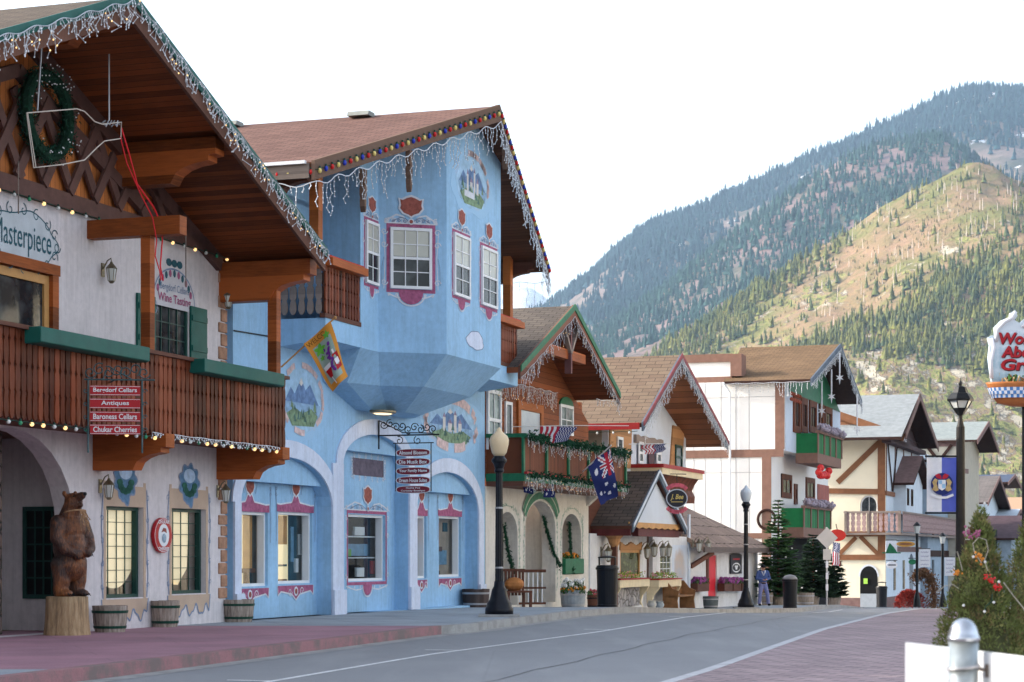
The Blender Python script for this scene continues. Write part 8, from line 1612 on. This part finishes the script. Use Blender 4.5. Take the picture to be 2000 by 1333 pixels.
q.prism([(cx - .09, cz - .1), (cx, cz - .16), (cx + .09, cz - .1), (cx + .09, cz + .1), (cx - .09, cz + .1)], -.056, -.051, 'y', 3); q.box(cx - .08, cx, -.06, -.057, cz, cz + .09, 4); q.box(cx, cx + .08, -.06, -.057, cz - .1, cz, 4)
ribbon(q, [(cx - .27, cz - .26), (cx - .1, cz - .33), (cx + .1, cz - .33), (cx + .28, cz - .26)], .06, -.05, 3); q.build('crest', [M_navy, paint('crest_gold', (.45, .32, .14), .7, .3, 9), M_fred, M_fwh, M_blue], bo)
for z in (zt + .03, zl - .03): b = MB(); b.tube([(x0 - .04, 0, z), (0, 0, z)], .025, 6); b.build('banner_arm', M_iron, t)
# restaurant sign
Y = 30; S_ = lambda px, py: ((px - 1990) / FPX * Y, (892 - py) / FPX * Y); p = at(1990, Y, 892); t = thing('restaurant_sign', 'sculpted steaming bowl sign with red blackletter words, cut by the right picture edge', 'sign', TR(p.x, Y, p.z))
st = [(1944, 795 - 35), (1936, 745), (1930, 700), (1933, 675), (1929, 660), (1938, 655), (1944, 668), (1942, 640), (1956, 626), (1972, 620), (1973, 612), (1982, 607), (1986, 618), (1980, 626), (1990, 632), (2003, 622), (2010, 640), (2030, 630), (2046, 650), (2050, 700), (2056, 745), (2048, 768), (1990, 772)]
b = MB(); b.prism([S_(*q) for q in st], -.04, .06); b.build('steam_panel', mural('steam_paint', [(.3, (.2, .33, .42)), (.5, (.4, .55, .63)), (.7, (.65, .72, .78))], 9), t)
for k, q_ in enumerate([[(1935, 740), (1934, 705), (1940, 680), (1935, 662)], [(1944, 668), (1946, 645), (1960, 630), (1975, 622), (1982, 610)], [(1995, 640), (2005, 630), (2020, 636)]]): b = MB(); b.tube([(S_(*u)[0], -.05, S_(*u)[1]) for u in q_], .03, 6); b.build('steam_curl', M_fwh, t, True)
M_wr = paint('letter_red', (.4, .012, .02), .4, .1, 6, 0); M_wd = paint('letter_shadow', (.12, .01, .02), .5, .1, 6, 0)
for s, pya, x_, w_ in (('Wok', 662, 1982, .5), ('About', 688, 1996, .64), ('Grill', 713, 1990, .56)):
    u = S_(x_, pya); text(s, u[0] + .012, u[1] - .012, .17, M_wd, t, y=-.05, w=w_, bold=.045, shear=.15); text(s, u[0], u[1], .17, M_wr, t, y=-.06, w=w_, bold=.03, shear=.15)
b = MB(); c = S_(1990, 752); b.lathe([(.1, -.32), (.32, -.27), (.43, -.12), (.47, .0), (.49, .03), (.43, .0)], (c[0], 0, c[1]), 24, sy=.5); b.build('bowl', paint('bowl_orange', (.45, .16, .05), .4, .15, 5), t, True)
b = MB(); n = 30
for i in range(n):
    a0, a1 = math.pi + math.pi * i / n, math.pi + math.pi * (i + 1) / n
    for j in range(3):
        z0_, z1_ = -.2 + .05 * j, -.15 + .05 * j; r = .425 + .012 * j - (.02 if j == 0 else 0); b.add([(c[0] + r * math.cos(a0), r * .5 * math.sin(a0) - .012, c[1] + z0_), (c[0] + r * math.cos(a1), r * .5 * math.sin(a1) - .012, c[1] + z0_), (c[0] + r * 1.03 * math.cos(a1), r * .515 * math.sin(a1) - .012, c[1] + z1_), (c[0] + r * 1.03 * math.cos(a0), r * .515 * math.sin(a0) - .012, c[1] + z1_)], [(0, 1, 2, 3)], (i + j) % 2)
b.build('blue_check_band', [M_fwh, paint('check_blue', (.08, .22, .5), .5, .1, 6)], t)
b = MB(); rs = random.Random(6)
for k in range(90): a = rs.uniform(0, 6.28); r = rs.uniform(0, .38); x, y = c[0] + r * math.cos(a), r * .45 * math.sin(a); b.tube([(x, y, c[1]), (x + rs.uniform(-.08, .08), y + rs.uniform(-.05, .05), c[1] + rs.uniform(.05, .17))], .014, 4, mi=k % 3)
b.build('noodles', [paint('noodle', (.5, .38, .2), .6, .2, 9, 0), M_leafg, paint('noodle_dark', (.28, .16, .08), .6, .2, 9, 0)], t)
b = MB(); b.tube([(c[0] + .12, .1, c[1] - .1), (c[0] + .12, .1, c[1] - 3.6)], .05, 8); b.build('post', M_iron, t)
# spruces with loose strings
def spruce(label, X, Y, h, w, seed):
    z0 = gz(Y) - .05; t = thing('spruce', label, 'tree', TR(X, Y, z0), 'small conical spruces with loose light strings'); rs = random.Random(seed)
    q = MB(); q.tube([(0, 0, 0), (0, 0, h * .95)], [.05, .01], 6); q.build('trunk', M_woodd, t); q = MB(); q.lathe([(.3, 0), (.36, .36), (.33, .36), (.3, .3)], (0, 0, 0), 18); q.build('planter', paint('dark_planter', (.08, .06, .05), .8, .2, 5), t)
    b = MB(); cl = []
    for k in range(420):
        f = rs.random() ** .75; z = .36 + (h - .4) * (1 - f) ; R_ = w / 2 * (f ** .95); a = rs.uniform(0, 6.28); cl.append((Vector((R_ * rs.uniform(.72, 1.03) * math.cos(a), R_ * rs.uniform(.72, 1.03) * math.sin(a), z)), .035 + .05 * f, rs.uniform(.6, 1.2)))
    for c, r, sh in cl:
        out = Vector((c.x, c.y, .25)).normalized()
        for j in range(34):
            v = Vector((rs.gauss(0, 1), rs.gauss(0, 1), rs.gauss(0, 1))).normalized() * r * rs.uniform(.3, 1.1); d = (v.normalized() * .7 + out * .5 + Vector((0, 0, .35))).normalized() * rs.uniform(.016, .034); s = d.cross(Vector((rs.uniform(-1, 1), rs.uniform(-1, 1), rs.uniform(-1, 1)))).normalized() * .0065; b.add([c + v - s, c + v + s, c + v + d], [(0, 1, 2)], 0 if sh > .8 else (1 if sh > .67 else 2))
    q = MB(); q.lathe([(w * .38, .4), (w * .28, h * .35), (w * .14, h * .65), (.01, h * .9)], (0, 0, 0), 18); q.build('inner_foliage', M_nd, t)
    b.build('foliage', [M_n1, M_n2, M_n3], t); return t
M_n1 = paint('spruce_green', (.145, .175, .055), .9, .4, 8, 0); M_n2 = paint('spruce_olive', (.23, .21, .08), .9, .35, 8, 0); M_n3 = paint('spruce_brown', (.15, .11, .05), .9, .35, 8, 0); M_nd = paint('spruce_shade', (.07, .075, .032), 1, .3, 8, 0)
YS = 14.0; XS = (1915 - 1000) / FPX * YS; hS = CZ + (HY - 985) / FPX * YS - gz(YS) + .05
sp1 = spruce('conical spruce nearest the grey bollard with red berries and a loose wire loop', XS, YS, hS, .8, 11); YS2 = 15.2; sp2 = spruce('conical spruce cut by the right picture edge behind the first', (2022 - 1000) / FPX * YS2, YS2, hS + .1, .9, 12)
A = lambda px, py, Y=YS - .42: at(px, Y, py)
b = MB(); b.tube([A(1917, 1100), A(1903, 1080), A(1900, 1062), A(1912, 1050), A(1926, 1055), A(1930, 1075), A(1923, 1095), A(1929, 1115)], .0032, 5); b.tube([A(1960, 1138), A(1980, 1165), A(1999, 1188), A(2010, 1215)], .004, 5); b.tube([A(1862, 1080), A(1870, 1078), A(1876, 1100), A(1880, 1115)], .0028, 5)
b.tube([A(1829, 1158), A(1845, 1145), A(1862, 1142), A(1872, 1150)], .0025, 5)
tag(b.build('loose_wire', paint('cream_wire', (.4, .37, .3), .5, .1, 5, 0)), 'cream wire looping loosely over the front of the nearer spruce', 'wire')
b = MB(); b.tube([A(1938, 1160), A(1937, 1175), A(1925, 1185), A(1922, 1200)], .0035, 5); tag(b.build('green_wire', M_gwire), 'short dark green light cable on the nearer spruce below the red berries', 'wire')
for k, (px, py) in enumerate(((1923, 984), (1901, 1088), (1924, 1098), (1951, 1137), (1941, 1177), (1882, 1183), (1923, 1195))):
    b = MB(); b.ball(A(px, py, YS - .47), .0095, 8); tag(b.build('light_bulb', M_bulbf, smooth=True), ('frosted bulb at the very tip of the nearer spruce', 'frosted bulb inside the wire loop at left', 'frosted bulb at the end of the wire loop', 'frosted bulb just right of the red berries', 'frosted bulb on the green cable', 'frosted bulb low on the left side of the nearer spruce', 'lowest frosted bulb on the nearer spruce')[k], 'light bulb', 'frosted bulbs on the nearer spruce')
def berries(label, pts, mat, n, r=.008, seed=1, cat='berries'):
    rs = random.Random(seed); b = MB()
    for k in range(n): q = rs.choice(pts); c = A(q[0] + rs.gauss(0, 4), q[1] + rs.gauss(0, 4), YS - .46 + rs.uniform(-.03, .03)); b.ball(c, r * rs.uniform(.6, 1.2), 5)
    tag(b.build('berry_cluster', mat), label, cat)
berries('bright red berry cluster in the middle of the nearer spruce', [(1930, 1125), (1938, 1135), (1945, 1145), (1950, 1148)], M_bred, 46); berries('small dull red berry cluster near the spruce top', [(1905, 1045), (1912, 1043)], M_mar, 16, seed=2); berries('orange leaf cluster inside the wire loop', [(1912, 1085), (1914, 1092)], M_fl_o, 16, .009, 3, 'leaves'); berries('orange leaf cluster at the left edge of the nearer spruce', [(1871, 1117), (1868, 1114)], M_fl_o, 12, .008, 4, 'leaves'); berries('pink red berry cluster left of the spruce top', [(1889, 1040), (1886, 1036)], M_mar, 12, .009, 5)
# bollard and white board
bx, by = 1.455, 6.6; zg = gz(by) - .05; b = MB(); zt = CZ - 167 / FPX * by; r = .047
t = thing('bollard', 'galvanised steel post with domed cap clamped to the white board', 'bollard', TR(bx, by, zg)); H0 = zt - zg
b.lathe([(r, 0), (r, H0)], (0, 0, 0), 32); b.build('pipe', NTgal if 0 else paint('zinc_pipe', (.42, .46, .46), .3, .3, 14, .1, 60, metal=.75), t, True)
b = MB(); b.lathe([(r + .004, H0 - .0), (r + .005, H0 + .012), (r + .001, H0 + .016), (r * .98, H0 + .026), (r * .85, H0 + .046), (r * .6, H0 + .062), (r * .3, H0 + .07), (.001, H0 + .072)], (0, 0, 0), 32); b.build('cap', paint('zinc_cap', (.5, .53, .58), .22, .15, 9, .05, 60, metal=.85), t, True)
zc = H0 - .085; b = MB(); b.tube([((r + .004) * math.cos(a), (r + .004) * math.sin(a), zc + .006 * math.cos(a)) for a in [2 * math.pi * i / 28 for i in range(29)]], .0045, 6); b.build('clamp_band', M_galv, t, True)
b = MB(); b.tube([(r, -.01, zc - .005), (r + .035, -.012, zc - .01)], .006, 8); b.lathe([(.017, -.01), (.019, .0), (.017, .012)], (r + .048, -.014, zc - .012), 6); b.lathe([(.011, -.02), (.011, .022)], (r + .03, -.012, zc - .012), 6); b.build('clamp_bolt', paint('rusty_bolt', (.16, .13, .11), .5, .3, 20, .1, 60, metal=.6), t)
ya, yc = 7.5, 6.0; a = Vector(((1768 - 1000) / FPX * ya, ya, CZ - 170 / FPX * ya)); c = Vector(((2060 - 1000) / FPX * yc, yc, CZ - 206 / FPX * yc)); off = Vector((.075, .0, 0))
b = MB(); v = [a, c, c - Vector((0, 0, .42)), a - Vector((0, 0, .42))]; b.add([tuple(p_) for p_ in v] + [tuple(p_ + Vector((.015, .003, 0))) for p_ in v], [(3, 2, 1, 0), (4, 5, 6, 7), (0, 1, 5, 4), (1, 2, 6, 5), (2, 3, 7, 6), (3, 0, 4, 7)]); bb = b.build('board', paint('white_board', (.85, .86, .87), .35, .02, 3, .03)); tag(bb, 'plain white board fixed behind the domed steel post', 'board')
# sunlit buildings across the street (outside the frame, they light the shop windows)
for i, (X, Y, L, H_) in enumerate(((20.5, 44, 13, 7.5), (26, 59, 14, 8.5))):
    Wc = TR(X, Y, gz(Y), TH); t = thing('cream_street_house', ('cream gabled house across the street, nearer one outside the right edge', 'cream gabled house across the street, farther one outside the right edge')[i], 'house', Wc)
    b = MB(); b.box(0, L, 0, 7, -.6, H_); b.prism([(0, H_), (L, H_), (L / 2, H_ + 2.2)], 0, 7); b.build('wall', MAT['warm_cream_wall'], t); b = MB(); [roof(b, xf, H_, L / 2, H_ + 2.5, -.8, -.8, 8, .15) for xf in (-.5, L + .5)]; b.build('roof', [M_rf5, M_drkw], t)
    for k in range(5):
        for r_ in range(2): q = MB(); q.box(-0 + 1 + 2.5 * k, 2.1 + 2.5 * k, -.05, 0, 1 + 3.2 * r_, 2.6 + 3.2 * r_); q.build('window', M_dkg, t)
